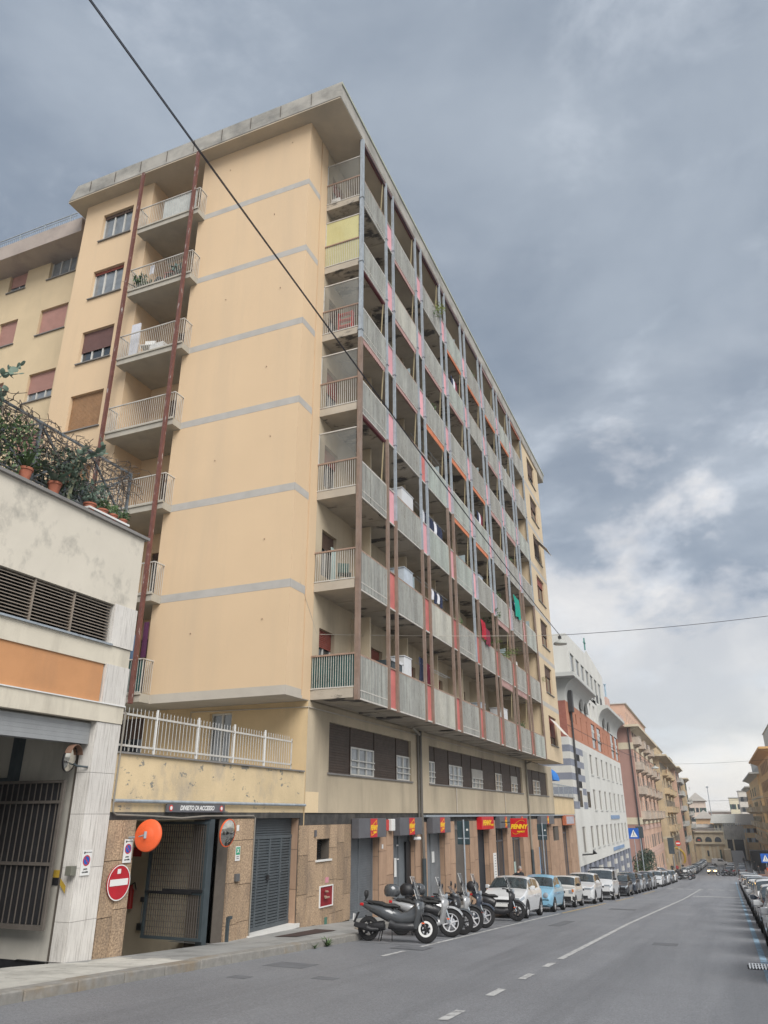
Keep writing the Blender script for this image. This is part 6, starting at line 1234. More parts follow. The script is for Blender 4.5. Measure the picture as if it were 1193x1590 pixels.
vn = another('van', whitep, 'long white van parked across at the street end below the arcade', 1.0, 218, math.radians(78), group=None)
if 'group' in vn: del vn['group']
brim = mat('bright_silver_rim', (.58, .58, .59), .3, .05, 10, 0, metal=.2)
# ---- scooters
plast = mat('matt_black_bodywork', (.022, .022, .024), .42, .1, 4, .02, coat=.2); dgrey = mat('gloss_charcoal_bodywork', (.075, .08, .085), .25, .05, 3, 0, coat=.7, metal=.2); lgrey = mat('silver_grey_bodywork', (.36, .365, .37), .28, .05, 3, 0, coat=.7, metal=.3); navyb = mat('dark_blue_bodywork', (.03, .038, .055), .3, .05, 3, 0, coat=.6)
seatm = mat('black_seat_vinyl', (.02, .02, .02), .6, .15, 20, .15); clear = mat('tinted_windscreen', (.12, .13, .14), .08, .1, 3, 0, alpha=.38, spec=.9)
def ell(c, d, rx, rz, n=12, up=Vector((0, 0, 1)), sq=2.4):
    """cross-section ring, x wide and z tall in the plane across d"""
    c = Vector(c); d = Vector(d).normalized(); sd_ = Vector((0, 1, 0)); u = d.cross(sd_).normalized()
    out = []
    for i in range(n):
        t = 2*math.pi*i/n; ct, st_ = math.cos(t), math.sin(t); a = abs(ct)**(2/sq)*(1 if ct > 0 else -1); b = abs(st_)**(2/sq)*(1 if st_ > 0 else -1); out.append(c+sd_*a*rx-u*b*rz*-1)
    return out
def sweep(pts, name, m, t, n=12, sq=2.4, smooth=True):
    """pts: (x, z, half width, half height) in the scooter's own plane (front towards +x)"""
    secs = []
    for i, (x, z, rx, rz) in enumerate(pts):
        a = pts[max(i-1, 0)]; b = pts[min(i+1, len(pts)-1)]; secs.append(ell((x, 0, z), (b[0]-a[0], 0, b[1]-a[1]), rx, rz, n, sq=sq))
    return MB().loft(secs).build(name, m, t, smooth=60 if smooth else False)
def make_scooter(name, lab, m1, m2, wb=1.40, wrf=.31, wrr=.27, screen_h=.42, box=None, maxi=True, rimm=alloy, backrest=False, seatz=.80):
    t = thing(name, lab, 'motor scooter', (0, 0, 0), 'scooters parked in the bays'); xf = wb
    for x, wr, tag_ in ((0, wrr, 0), (xf, wrf, 1)):
        w = MB(); w.lathe((x, -.055, wr), (0, 1, 0), [(0, wr*.66), (-.0, wr*.86), (.02, wr*.97), (.055, wr), (.09, wr*.97), (.11, wr*.86), (.11, wr*.66), (.055, wr*.6), (0, wr*.66)], 30); wo = w.build('wheel', tyre, t, smooth=True)
        r = MB(); r.lathe((x, -.045, wr), (0, 1, 0), [(0, wr*.68), (0, wr*.60), (.045, wr*.56), (.09, wr*.60), (.09, wr*.68)], 26); ns = 6 if tag_ else 5
        for q in range(ns): an = q*2*math.pi/ns; r.bar((x, 0, wr), (x+math.cos(an+.25)*wr*.62, 0, wr+math.sin(an+.25)*wr*.62), .035, .05, (0, 1, 0))
        r.lathe((x, -.06, wr), (0, 1, 0), [(0, .001), (0, .055), (.12, .055), (.12, .001)], 14); r.build('rim', rimm if tag_ else black, wo); MB().lathe((x, .05, wr), (0, 1, 0), [(0, .06), (0, .13), (.006, .13), (.006, .06)], 22).build('brake_disc', chrome, wo)
    f = MB()
    for s in (-1, 1): f.tube([(xf, s*.085, wrf), (xf-.10, s*.085, wrf+.28), (xf-.20, s*.075, wrf+.5)], .022, 8)
    f.tube([(xf-.02, -.1, wrf), (xf-.02, .1, wrf)], .018, 8); f.build('fork', black if maxi else galv, t)
    fd = MB(); k = 12; prof = [(math.radians(150-118*i/k)) for i in range(k+1)]
    fd.loft([[(xf+math.cos(a)*(wrf+.03), -.085, wrf+math.sin(a)*(wrf+.03)-.03), (xf+math.cos(a)*(wrf+.055), -.05, wrf+math.sin(a)*(wrf+.055)), (xf+math.cos(a)*(wrf+.06), 0, wrf+math.sin(a)*(wrf+.06)), (xf+math.cos(a)*(wrf+.055), .05, wrf+math.sin(a)*(wrf+.055)), (xf+math.cos(a)*(wrf+.03), .085, wrf+math.sin(a)*(wrf+.03)-.03), (xf+math.cos(a)*(wrf+.035), 0, wrf+math.sin(a)*(wrf+.035))] for a in prof]); fd.build('front_mudguard', m2, t, smooth=50)
    # leg shield: curved shell
    sh = MB(); rows = [(xf-.30, .30, .10, .10), (xf-.235, .45, .17, .10), (xf-.20, .60, .225, .10), (xf-.19, .74, .235, .11), (xf-.20, .86, .20, .12), (xf-.27, .97, .13, .10)]
    sh.loft([[(x, -w, z), (x+d*.75, -w*.62, z-.0), (x+d+.03, 0, z+.01), (x+d*.75, w*.62, z), (x, w, z), (x-.045, w*.9, z), (x-.04, 0, z), (x-.045, -w*.9, z)] for x, z, w, d in rows]); sh.build('leg_shield', m1, t, smooth=55)
    sweep([(xf-.36, .98, .07, .05), (xf-.26, 1.0, .11, .075), (xf-.16, .97, .09, .06), (xf-.10, .93, .03, .03)], 'handlebar_cowl', m2, t)
    hb = MB()
    for s in (-1, 1): hb.tube([(xf-.30, s*.06, .99), (xf-.36, s*.22, 1.03), (xf-.42, s*.36, 1.02)], .016, 7); hb.tube([(xf-.38, s*.26, 1.03), (xf-.43, s*.38, 1.02)], .022, 7); hb.tube([(xf-.33, s*.25, 1.04), (xf-.30, s*.38, 1.03)], .008, 5)
    hb.build('handlebar', black, t)
    for s in (-1, 1): mo = MB(); mo.tube([(xf-.33, s*.2, 1.02), (xf-.28, s*.27, 1.17), (xf-.27, s*.33, 1.24)], .007, 5); mo.lathe((xf-.25, s*.36, 1.27), (-1, 0, .05), [(0, .002), (.005, .05), (.02, .068), (.04, .07), (.042, .002)], 14); mo.build('mirror', black, t, smooth=40)
    if maxi:
        MB().add([(xf+.02, -.17, .72), (xf-.06, -.05, .80), (xf-.04, -.06, .68), (xf+.0, -.17, .66)], [(0, 1, 2, 3)])
        for s in (-1, 1): g = MB(); g.loft([[(xf-.105, s*.07, .76), (xf-.10, s*.07, .70), (xf-.14, s*.07, .70)], [(xf-.16, s*.21, .82), (xf-.15, s*.21, .74), (xf-.2, s*.21, .74)]]); g.build('headlight', lampg, t)
    else: MB().lathe((xf-.10, 0, .98), (1, 0, -.1), [(-.08, .05), (-.02, .085), (.0, .088), (.02, .06), (.03, .002)], 16).build('headlight', lampg, t, smooth=True); MB().box(xf-.06, xf-.035, -.12, .12, .68, .73).build('front_badge', signgrey, t)
    for s in (-1, 1): MB().box(xf-.09, xf-.02, s*.10-.012, s*.10+.012, .42, .45).build('reflector', orange, t)
    ws = MB(); z0 = .98; ws.grid(lambda u, v: Vector((xf-.13-.20*u-.0-.08*abs(2*v-1)**2, (v-.5)*(.40-.10*u)*(1 if u < .8 else .9), z0-.02+1.25*screen_h*u)), 6, 8); ws.build('windscreen', clear, t, smooth=True); e_ = MB(); pts = [Vector((xf-.13-.20*u-.08, s_*(.5)*(.40-.10*u), z0-.02+1.25*screen_h*u)) for s_, u in [(-1, 0), (-1, .5), (-1, 1)]]+[Vector((xf-.33, 0, z0-.02+1.25*screen_h))]+[Vector((xf-.13-.20*u-.08, .5*(.40-.10*u), z0-.02+1.25*screen_h*u)) for u in (1, .5, 0)]
    e_.tube(pts, .006, 5); e_.build('screen_rim', plastic_w if screen_h > .3 else black, t)
    # floor and bodywork
    fl = .34 if maxi else .30
    sweep([(xf-.28, .36, .13, .09), (xf-.45, fl, .19, .09), (xf-.75, fl, .20, .09), (xf-.92, fl+.05, .19, .12)], 'footboard', m2, t, sq=4)
    if maxi: sweep([(xf-.20, .66, .12, .22), (xf-.42, .56, .14, .16), (xf-.62, .52, .145, .15), (xf-.85, .58, .165, .17)], 'centre_tunnel', m1, t)
    sweep([(xf-.80, .55, .13, .13), (xf-.95, .60, .185, .17), (xf-1.15, .66, .20, .15), (xf-1.40, .73, .17, .11), (xf-1.62, .80, .10, .07), (xf-1.72, .84, .04, .03)], 'rear_bodywork', m1, t)
    sweep([(xf-.70, seatz-.02, .10, .03), (xf-.82, seatz, .15, .06), (xf-1.05, seatz-.005, .17, .06), (xf-1.16, seatz+.035, .165, .065), (xf-1.35, seatz+.06, .155, .055), (xf-1.52, seatz+.075, .11, .04)], 'seat', seatm, t)
    sweep([(.42, .36, .10, .11), (.20, .32, .13, .12), (.0, .29, .10, .09), (-.06, .28, .05, .05)], 'engine', black, t)
    ex = MB(); ex.tube([(.30, -.14, .26), (.12, -.17, .25), (.0, -.185, .28), (-.32, -.19, .36)], [.03, .055, .075, .06], 12); ex.build('exhaust', black, t, smooth=50); MB().box(-.28, .02, -.262, -.245, .28, .38).build('exhaust_shield', chrome if not maxi else m2, t)
    rg = MB(); rg.loft([[(-.30, -.07, .62), (-.30, .07, .62), (-.28, .07, .64), (-.28, -.07, .64)], [(-.40, -.06, .40), (-.40, .06, .40), (-.38, .06, .40), (-.38, -.06, .40)]]); rg.tube([(.0, .1, .3), (-.12, .1, .58)], .02, 6); rg.build('rear_mudguard', black, t); MB().box(-.405, -.39, -.09, .09, .45, .60).build('number_plate', wsign, t)
    MB().box(xf-1.74, xf-1.64, -.09, .09, .78, .85).build('tail_light', redlamp, t, bevel=.015)
    sd2 = MB(); sd2.tube([(xf-.85, -.12, .28), (xf-.80, -.26, .015)], .013, 6); sd2.tube([(.35, -.10, .24), (.30, -.13, .01)], .014, 6); sd2.tube([(.35, .10, .24), (.30, .13, .01)], .014, 6); sd2.build('stand', black, t)
    gr = MB(); gr.tube([(xf-1.38, -.15, seatz+.03), (xf-1.60, -.12, seatz+.10), (xf-1.66, 0, seatz+.11), (xf-1.60, .12, seatz+.10), (xf-1.38, .15, seatz+.03)], .014, 7); gr.build('grab_rail', black, t)
    if backrest: sweep([(xf-1.62, seatz+.10, .02, .02), (xf-1.60, seatz+.2, .03, .03)], 'backrest_stem', black, t); sweep([(xf-1.60, seatz+.17, .05, .02), (xf-1.60, seatz+.22, .11, .045), (xf-1.60, seatz+.29, .115, .05), (xf-1.59, seatz+.35, .07, .03)], 'backrest', seatm, t)
    if box:
        bz = seatz+.14; bxm = MB(); rows = [(0, .16, .16), (.06, .22, .205), (.15, .24, .225), (.25, .215, .205), (.32, .13, .14)]
        bxm.loft([[(-.30+math.cos(2*math.pi*i/16)*rx*(1.05 if math.cos(2*math.pi*i/16) > 0 else .95), math.sin(2*math.pi*i/16)*ry, bz+h) for i in range(16)] for h, rx, ry in rows]); bo = bxm.build('top_case', box, t, smooth=50)
        bb = MB(); bb.lathe((-.30, 0, bz+.135), (0, 0, 1), [(0, .216), (.02, .216)], 16); bb.build('case_seam', black, bo)
    return t
def pscoot(t, x, y, yaw, lean=.10, s=.95):      # x,y: rear contact point
    sl = math.atan2(zr(y+1)-zr(y), 1); R_ = Matrix.Rotation(sl, 3, 'X') @ Matrix.Rotation(math.radians(yaw), 3, 'Z') @ Matrix.Rotation(lean*-1, 3, 'X'); t.rotation_euler = R_.to_euler(); t.location = (x, y, zr(y)+.005); t.scale = (s,)*3; return t
s1 = pscoot(make_scooter('parked_scooter', 'charcoal maxi scooter seen side-on, nearest of the row, with a black backrest', dgrey, plast, 1.50, .31, .28, .42, None, True, black, True), -8.24, 18.65, 8)
MB().lathe((1.50, .062, .31), (0, 1, 0), [(0, .13), (0, .18), (.008, .18), (.008, .13)], 24).build('white_brake_ring', plastic_w, None)
o = bpy.data.objects['white_brake_ring']; 
for v in o.data.vertices: v.co += ORG[o]
o.parent = s1; o.location = (0, -.124-.0, 0)
s2 = pscoot(make_scooter('parked_scooter', 'light grey tall-wheeled scooter with bright rims and a domed top case, second in the row', lgrey, lgrey, 1.38, .35, .33, .40, dgrey, False, brim), -8.15, 20.6, 12)
s3 = pscoot(make_scooter('parked_scooter', 'dark charcoal scooter third in the row with a low screen and black top case', plast, dgrey, 1.36, .31, .28, .20, black, True, black), -8.1, 21.6, 8)
s4 = pscoot(make_scooter('parked_scooter', 'silver fronted scooter with bright front rim, fourth in the row', lgrey, plast, 1.38, .34, .32, .48, dgrey, False, brim), -8.15, 22.6, 10)
s5 = pscoot(make_scooter('parked_scooter', 'dark blue scooter at the back of the cluster with an orange reflector', navyb, navyb, 1.36, .33, .31, .46, None, False, alloy), -8.28, 24.4, 10)
s6 = pscoot(make_scooter('parked_scooter', 'black scooter standing alone in front of the white hatchback with a square top case', plast, plast, 1.36, .32, .30, .40, black, False, black), -8.2, 28.3, 2)
for i, (x, y, a) in enumerate(((-6.0, 132, 20), (-6.2, 133.6, 15), (-6.3, 127.0, 10), (-6.3, 128.5, 10), (-6.3, 124.6, 5), (-.2, 157, 200), (.6, 157.6, 190))): pscoot(dup((s3, s6, s5)[i % 3], label=('tiny motorbike, nearest of the far left group at the crossing', 'tiny motorbike second in the far left group', 'tiny motorbike third in the far left group', 'tiny motorbike fourth in the far left group', 'tiny motorbike before the far left group, beside the last white car', 'tiny motorbike parked right of the oncoming car', 'tiny motorbike furthest right beside the far car row')[i], group='motorbikes parked by the far crossing'), x, y, a, s=1.0)
# ------------------------------------------------------------------ people
def person(name, lab, pose, skin_c, coat, trous, hair, cap=None, seat=False):
    """pose: joints -> position; one continuous skinned body"""
    t = thing(name, lab, 'person', (0, 0, 0)); J = pose; names = [q_ for q_ in J if q_ not in ('head', '_f')]; idx = {n: i for i, n in enumerate(names)}
    R_ = dict(pelvis=.145, waist=.135, chest=.165, neck0=.075, neck=.055, shl=.075, shr=.075, ell=.05, elr=.05, wrl=.036, wrr=.036, hil=.10, hir=.10, knl=.068, knr=.068, anl=.045, anr=.045, tol=.035, tor=.035)
    E_ = [('pelvis', 'waist'), ('waist', 'chest'), ('chest', 'neck0'), ('neck0', 'neck'), ('chest', 'shl'), ('chest', 'shr'), ('shl', 'ell'), ('ell', 'wrl'), ('shr', 'elr'), ('elr', 'wrr'), ('pelvis', 'hil'), ('pelvis', 'hir'), ('hil', 'knl'), ('knl', 'anl'), ('anl', 'tol'), ('hir', 'knr'), ('knr', 'anr'), ('anr', 'tor')]
    def skinned(nm, pts, edges, rad, m, root=0, sub=1):
        me = bpy.data.meshes.new(nm); me.from_pydata(pts, edges, []); o = bpy.data.objects.new(nm, me); COL.objects.link(o); md = o.modifiers.new('s', 'SKIN'); md.use_smooth_shade = True
        for i, r in enumerate(rad): me.skin_vertices[0].data[i].radius = (r, r*.86 if r > .12 else r)
        me.skin_vertices[0].data[root].use_root = True
        if sub: o.modifiers.new('b', 'SUBSURF').levels = sub; o.modifiers['b'].render_levels = sub
        bpy.context.view_layer.update(); dg = bpy.context.evaluated_depsgraph_get(); m2 = bpy.data.meshes.new_from_object(o.evaluated_get(dg)); bpy.data.objects.remove(o)
        m2.materials.clear(); m2.materials.append(m); o = bpy.data.objects.new(nm, m2); COL.objects.link(o); o.parent = t; return o
    b = skinned('body', [J[n] for n in names], [(idx[a], idx[c]) for a, c in E_], [R_[n] for n in names], coat, idx['pelvis'], 2)
    me = b.data; me.materials.append(trous); zc_ = J['pelvis'][2]-.02
    for p in me.polygons: p.material_index = 1 if p.center.z < zc_ else 0
    H = Vector(J['head']) if 'head' in J else Vector(J['neck'])+Vector((0, 0, .13)); fdir = Vector(J.get('_f', (0, -1, 0)))
    hd = MB(); rows = [(-.13, .03, .04), (-.11, .05, .065), (-.07, .065, .085), (-.02, .074, .094), (.03, .077, .098), (.08, .068, .088), (.11, .045, .06), (.125, .01, .02)]; side = fdir.cross(Vector((0, 0, 1))).normalized()
    hd.loft([[H+Vector((0, 0, h))+side*math.cos(2*math.pi*i/14)*rx+fdir*(math.sin(2*math.pi*i/14)*ry+(.012 if h < 0 and math.sin(2*math.pi*i/14) > .5 else 0)) for i in range(14)] for h, rx, ry in rows])
    hd.loft([[H+fdir*.09+side*.008+Vector((0, 0, .01)), H+fdir*.09-side*.008+Vector((0, 0, .01)), H+fdir*.085+Vector((0, 0, .02))], [H+fdir*.112+side*.012+Vector((0, 0, -.025)), H+fdir*.112-side*.012+Vector((0, 0, -.025)), H+fdir*.118+Vector((0, 0, -.01))]]); ho = hd.build('head', skin_c, t, smooth=50)
    for s in (-1, 1): MB().lathe(H+side*s*.074+Vector((0, 0, -.005)), side*s, [(0, .022), (.012, .026), (.016, .002)], 8).build('ear', skin_c, ho); MB().lathe(H+fdir*.088+side*s*.03+Vector((0, 0, .015)), fdir, [(0, .011), (.004, .009), (.006, .001)], 8).build('eye', blk, ho)
    MB().box(-.02, .02, -.001, .001, -.003, .003, lambda a, b_, c: tuple(H+side*a+fdir*(.101+b_)+Vector((0, 0, -.062+c)))).build('mouth', mat('lips', (.25, .09, .08), .6), ho)
    hr = MB(); hr.loft([[H+Vector((0, 0, h))-fdir*.012+side*math.cos(2*math.pi*i/14)*rx+fdir*math.sin(2*math.pi*i/14)*ry*(1 if cap or math.sin(2*math.pi*i/14) < .2 else .82) for i in range(14)] for h, rx, ry in [(.0 if cap else -.02, .083, .102), (.04, .092, .114), (.09, .074, .094), (.125, .046, .06), (.138, .008, .01)]]); hr.build('cap' if cap else 'hair', cap or hair, t, smooth=50)
    for w, e in (('wrl', 'ell'), ('wrr', 'elr')):      # hands: palm and five fingers
        a = Vector(J[w]); d = (a-Vector(J[e])).normalized(); s_ = d.cross(fdir); s_ = s_.normalized() if s_.length > .1 else side; nrm = s_.cross(d).normalized(); pts = [a]; ed = []; rd = [.03]; pts.append(a+d*.08); ed.append((0, 1)); rd.append(.033)
        for k, (o_, l) in enumerate(((-.03, .065), (-.01, .08), (.01, .076), (.03, .058))): q = len(pts); pts += [a+d*.085+s_*o_, a+d*(.085+l*.5)+s_*o_*1.1, a+d*(.085+l*.85)+s_*o_*1.1+nrm*.02]; ed += [(1, q), (q, q+1), (q+1, q+2)]; rd += [.011, .0095, .0085]
        q = len(pts); pts += [a+d*.03-s_*.035, a+d*.065-s_*.055]; ed += [(0, q), (q, q+1)]; rd += [.012, .010]; skinned('hand', pts, ed, rd, skin_c, 0, 1)
    return t
def stand(h=1.72, step=.12, armb=.0):
    k = h/1.75; return {n: (x*k, y*k, z*k) for n, (x, y, z) in dict(pelvis=(0, 0, .97), waist=(0, 0, 1.12), chest=(0, .01, 1.33), neck0=(0, 0, 1.47), neck=(0, -.01, 1.52), shl=(.185, 0, 1.40), shr=(-.185, 0, 1.40), ell=(.25, .03, 1.13), elr=(-.25, .0, 1.13), wrl=(.25, -.07-armb, .90), wrr=(-.24, .05, .89), hil=(.09, 0, .88), hir=(-.09, 0, .88), knl=(.10, -.02-step, .50), knr=(-.10, -.02+step*.3, .50), anl=(.10, step*-.9, .09), anr=(-.10, step*.9, .09), tol=(.11, step*-.9-.14, .03), tor=(-.11, step*.9-.14, .03), head=(0, -.025, 1.64)).items()}
skinm = mat('skin', (.50, .30, .22), .55, .05, 8, .02); coatb = mat('black_coat', (.016, .016, .018), .8, .15, 8, .1); jeans = mat('dark_trousers', (.03, .035, .05), .85, .15, 8, .1); hairg = mat('dark_hair', (.03, .022, .018), .7, .2, 30, .2); capg = mat('grey_flat_cap', (.26, .245, .225), .9, .2, 40, .2); redc = mat('red_coat', (.30, .03, .04), .8, .1, 8, .1)
p = stand(1.70, .04); p['wrr'] = (-.16, -.16, 1.42); p['elr'] = (-.40, -.10, 1.26); p['head'] = (.02, -.07, 1.585); p['neck'] = (0, -.03, 1.475)
man = person('person', 'person in a black jacket and grey cap behind the white hatchback, one hand raised', p, skinm, coatb, jeans, hairg, capg)
man.location = (-9.3, 39.2, zs(-9.3, 39.2)-.08); man.rotation_euler = (0, 0, math.radians(35))
w1 = person('person', 'tiny figure in a red coat on the far left pavement beside the tan building', stand(1.65, .16), skinm, redc, jeans, hairg); w1.location = (-8.2, 158, zr(158)+.1)
w2 = person('person', 'tiny figure in black walking on the far left pavement', stand(1.75, .14), skinm, coatb, jeans, hairg); w2.location = (-8.6, 150, zr(150)+.1)
for (x, y, a, lb) in ((-7.6, 166, 20, 'tiny dark figure second beyond the red coat on the left pavement'), (5.2, 205, 180, 'tiny dark figure on the right pavement left of the kiosk'), (5.9, 196, 10, 'tiny dark figure nearest the kiosk on the right'), (4.6, 232, 0, 'tiny dark figure at the foot of the pale steps'), (5.0, 150, 160, 'dark figure beside the right-hand railing')):
    c = dup(w2, label=lb); c.location = (x, y, zr(y)+.13); c.rotation_euler = (0, 0, math.radians(a))
# ------------------------------------------------------------------ street furniture
def boardpole(x, y, z0, z1, w, lab, h0):
    t = thing('sign_board_pole', lab, 'sign', (x, y, zs(x, y))); MB().tube([(x, y, zs(x, y)), (x, y, z1+.05)], .032, 8).build('pole', galv, t); MB().box(x-w/2-.03, x+w/2-.03, y+.035, y+.075, z0, z1).build('board', mat('dark_teal_board_back', (.035, .06, .07), .5, .1), t, bevel=.01); MB().box(x-w/2-.01, x+w/2-.05, y+.028, y+.04, z0+.2, z0+.24).build('clamp', galv, t)
    MB().box(x+w/2-.16, x+w/2-.08, y+.03, y+.035, z1-.35, z1-.28).build('sticker', plastic_w, t); return t
boardpole(-9.2, 30.0, -1.06, -.22, .50, 'dark board seen from behind on a grey pole, nearer of two', 0); boardpole(-9.0, 44.0, -1.28, -.48, .52, 'dark board seen from behind on a grey pole, beyond the square red sign', 0)
def crossing_sign(x, y, zc, s, lab, face='S'):
    t = thing('crossing_sign', lab, 'road sign', (x, y, zr(y))); F = Fr('S', y); MB().tube([(x, y+.04, zr(y)), (x, y+.04, zc+s/2)], .035, 8).build('pole', galv, t); MB().box(x-s/2, x+s/2, y, y+.03, zc-s/2, zc+s/2).build('blue_plate', blue_s, t)
    MB().add([F(x-s*.36, zc-s*.34, .006), F(x+s*.36, zc-s*.34, .006), F(x, zc+s*.36, .006)], [(0, 1, 2)]).build('white_triangle', wsign, t)
    m = MB(); m.add([F(x-s*.03, zc-s*.05, .012), F(x+s*.03, zc-s*.05, .012), F(x+s*.04, zc+s*.1, .012), F(x-s*.02, zc+s*.1, .012)], [(0, 1, 2, 3)]); disc(F, x+s*.01, zc+s*.15, s*.035, .01, .013, m, 8); m.add([F(x-s*.03, zc-s*.05, .012), F(x-s*.14, zc-s*.28, .012), F(x-s*.09, zc-s*.28, .012), F(x+s*.0, zc-s*.05, .012), F(x+s*.10, zc-s*.28, .012), F(x+s*.14, zc-s*.28, .012), F(x+s*.03, zc-s*.05, .012)], [(0, 1, 2, 3), (3, 4, 5, 6)]); m.build('walking_figure', blk, t); return t
crossing_sign(-8.6, 90, -2.0+.1, 1.05, 'blue pedestrian crossing sign on the left pavement beyond the white building'); crossing_sign(5.15, 122, -5.6, 1.15, 'blue pedestrian crossing sign on the right pavement above the parked cars')
t = thing('dark_board_pole', 'dark twin board sign on a pole in front of the pink palazzo', 'sign', (-8.5, 96, zr(96))); MB().tube([(-8.5, 96, zr(96)), (-8.5, 96, -1.2)], .05, 6).build('pole', galv, t); MB().box(-8.9, -8.1, 95.9, 95.95, -2.5, -1.3).build('board', gatem, t)
t = thing('dark_board_pole', 'tall dark board on a pole in front of the tan building', 'sign', (-7.6, 140, zr(140))); MB().tube([(-7.6, 140, zr(140)), (-7.6, 140, -3.6)], .05, 6).build('pole', galv, t); MB().box(-8.2, -7.3, 139.9, 139.95, -6.0, -3.6).build('board', gatem, t)
t = thing('no_entry_sign', 'tiny round red no entry sign far down the left pavement', 'road sign', (-6.9, 146, zr(146))); F = Fr('S', 146); MB().tube([(-6.9, 146.05, zr(146)), (-6.9, 146.05, -4.2)], .04, 6).build('pole', galv, t); disc(F, -6.9, -4.6, .42, 0, .02, MB()).build('disc', red, t); MB().fb(F, -7.2, -6.6, -4.7, -4.5, .02, .03).build('bar', wsign, t)
t = thing('orange_pole', 'leaning orange road works post below the right crossing sign', 'post', (4.9, 110, zr(110))); MB().tube([(4.95, 110, zr(110)), (4.6, 110, zr(110)+1.9)], .06, 6).build('post', orange, t)
sh_ = thing('street_shrub', 'dark green shrub between the white building and the pink palazzo', 'shrub', (-9.6, 112, zr(112))); MB().tube([(-9.6, 112, zr(112)), (-9.6, 112, zr(112)+1.5)], .12, 6).build('trunk', twig, sh_); dkl = MATS['deep_green_leaf']; bush(sh_, (-9.8, 112, zr(112)+2.2), 1100, 1.5, dkl, .13); bush(sh_, (-9.3, 112.4, zr(112)+3.0), 500, .95, dkl, .13); bush(sh_, (-10.2, 111.6, zr(112)+1.4), 500, 1.1, leaf, .12)
t = thing('arch_sign', 'yellow arched shop sign over the far left pavement', 'shop sign', (-8.6, 185, -7)); o = MB(); o.tube([(-9.6+1.9*math.sin(a), 185, -8.6+1.9*math.cos(a)) for a in [math.pi*i/10 for i in range(0, 8)]], .22, 8); o.build('arch', mat('yellow_arch', (.55, .36, .04), .5), t)
# weeds at the kerb
wd = thing('kerb_weeds', 'small tuft of weeds growing at the foot of the kerb', 'weeds', (-8.45, 16.9, zr(16.9))); blades(wd, (-8.46, 16.9, zr(16.9)), 26, .28, leaf, .018, .6, name='weed_leaves'); blades(wd, (-8.46, 16.3, zr(16.3)), 12, .16, leaf, .014, .6, name='weed_leaves')
# ------------------------------------------------------------------ street lamps and cables
def street_lamp(c, r, lab):
    t = thing('hanging_street_lamp', lab, 'street lamp', c, 'lamps hanging over the street'); MB().lathe(c, (0, 0, 1), [(0, r*.9), (-.02, r), (.05, r*1.0), (r*.28, r*.82), (r*.45, r*.45), (r*.52, r*.18), (r*.8, r*.14), (r*.82, .01)], 24).build('lamp_shade', mat('pale_lamp_shade', (.42, .43, .40), .5, .06), t, smooth=40)
    MB().lathe(c, (0, 0, -1), [(-.01, r*.88), (r*.12, r*.7), (r*.2, r*.3), (r*.21, .01)], 20).build('lamp_glass', mat('lamp_diffuser', (.55, .54, .48), .3), t, smooth=40); m = MB(); m.tube([(c[0], c[1], c[2]+r*.8), (c[0], c[1], c[2]+r*1.3)], .03, 6); m.box(c[0]-.08, c[0]+.08, c[1]-.08, c[1]+.08, c[2]+r*.8, c[2]+r*1.15); m.build('hanger', iron, t); return t
L1 = Vector((-.1605*40, 40, .2124*40)); street_lamp(tuple(L1), .36, 'white dome street lamp hanging at the far corner of the apartment block')
L2 = Vector((-.0610*100, 100, .0516*100)); street_lamp(tuple(L2), .42, 'second dome street lamp hanging before the pink palazzo'); L3 = Vector((-.0291*160, 160, .0114*160)); street_lamp(tuple(L3), .42, 'third dome street lamp, small, before the tan building')
def cable(p, q, sag, r, m, lab, n=26, name='overhead_cable'):
    p = Vector(p); q = Vector(q); pts = [p.lerp(q, i/n)-Vector((0, 0, sag*4*(i/n)*(1-i/n))) for i in range(n+1)]; return MB().tube(pts, r, 6).build(name, m, None, lab, 'cable')
blkc = mat('black_cable', (.03, .03, .04), .6, .1); T1 = L1+Vector((0, 0, .48))
cable((-1.4575*4.2, 4.2, 2.3062*4.2+.45), T1, .22, .010, blkc, 'thick black cable sweeping from top left down to the hanging lamp'); cable((-1.4575*4.2+.01, 4.2, 2.3062*4.2+.47), T1+Vector((.01, 0, .02)), .225, .007, blkc, 'thinner black cable twisted beside the thick diagonal one')
cable(T1, (10.5, 47, .233*47), .25, .014, blkc, 'black cable crossing the street from the hanging lamp to the right'); cable((-10.5, 20.0, 5.18), T1, .05, .010, mat('pale_cable', (.45, .41, .35), .6), 'thin pale wire running level along the balconies to the lamp')
cable((-10.5, 18.6, 6.5), (-10.5, 19.8, 5.15), -.02, .008, mat('pale_cable', (.45, .41, .35), .6), 'short loose wire hanging from the blank wall edge'); cable((-10.5, 65, 7), L2+Vector((0, 0, .5)), .3, .02, blkc, 'dark cable from the white building to the second lamp'); cable(L2+Vector((0, 0, .5)), (11, 100, 6.2), .3, .012, blkc, 'thin cable from the second lamp across to the right-hand houses')
cable(L3+Vector((0, 0, .5)), (11, 165, 3), .3, .02, blkc, 'thin cable over the street by the third lamp')
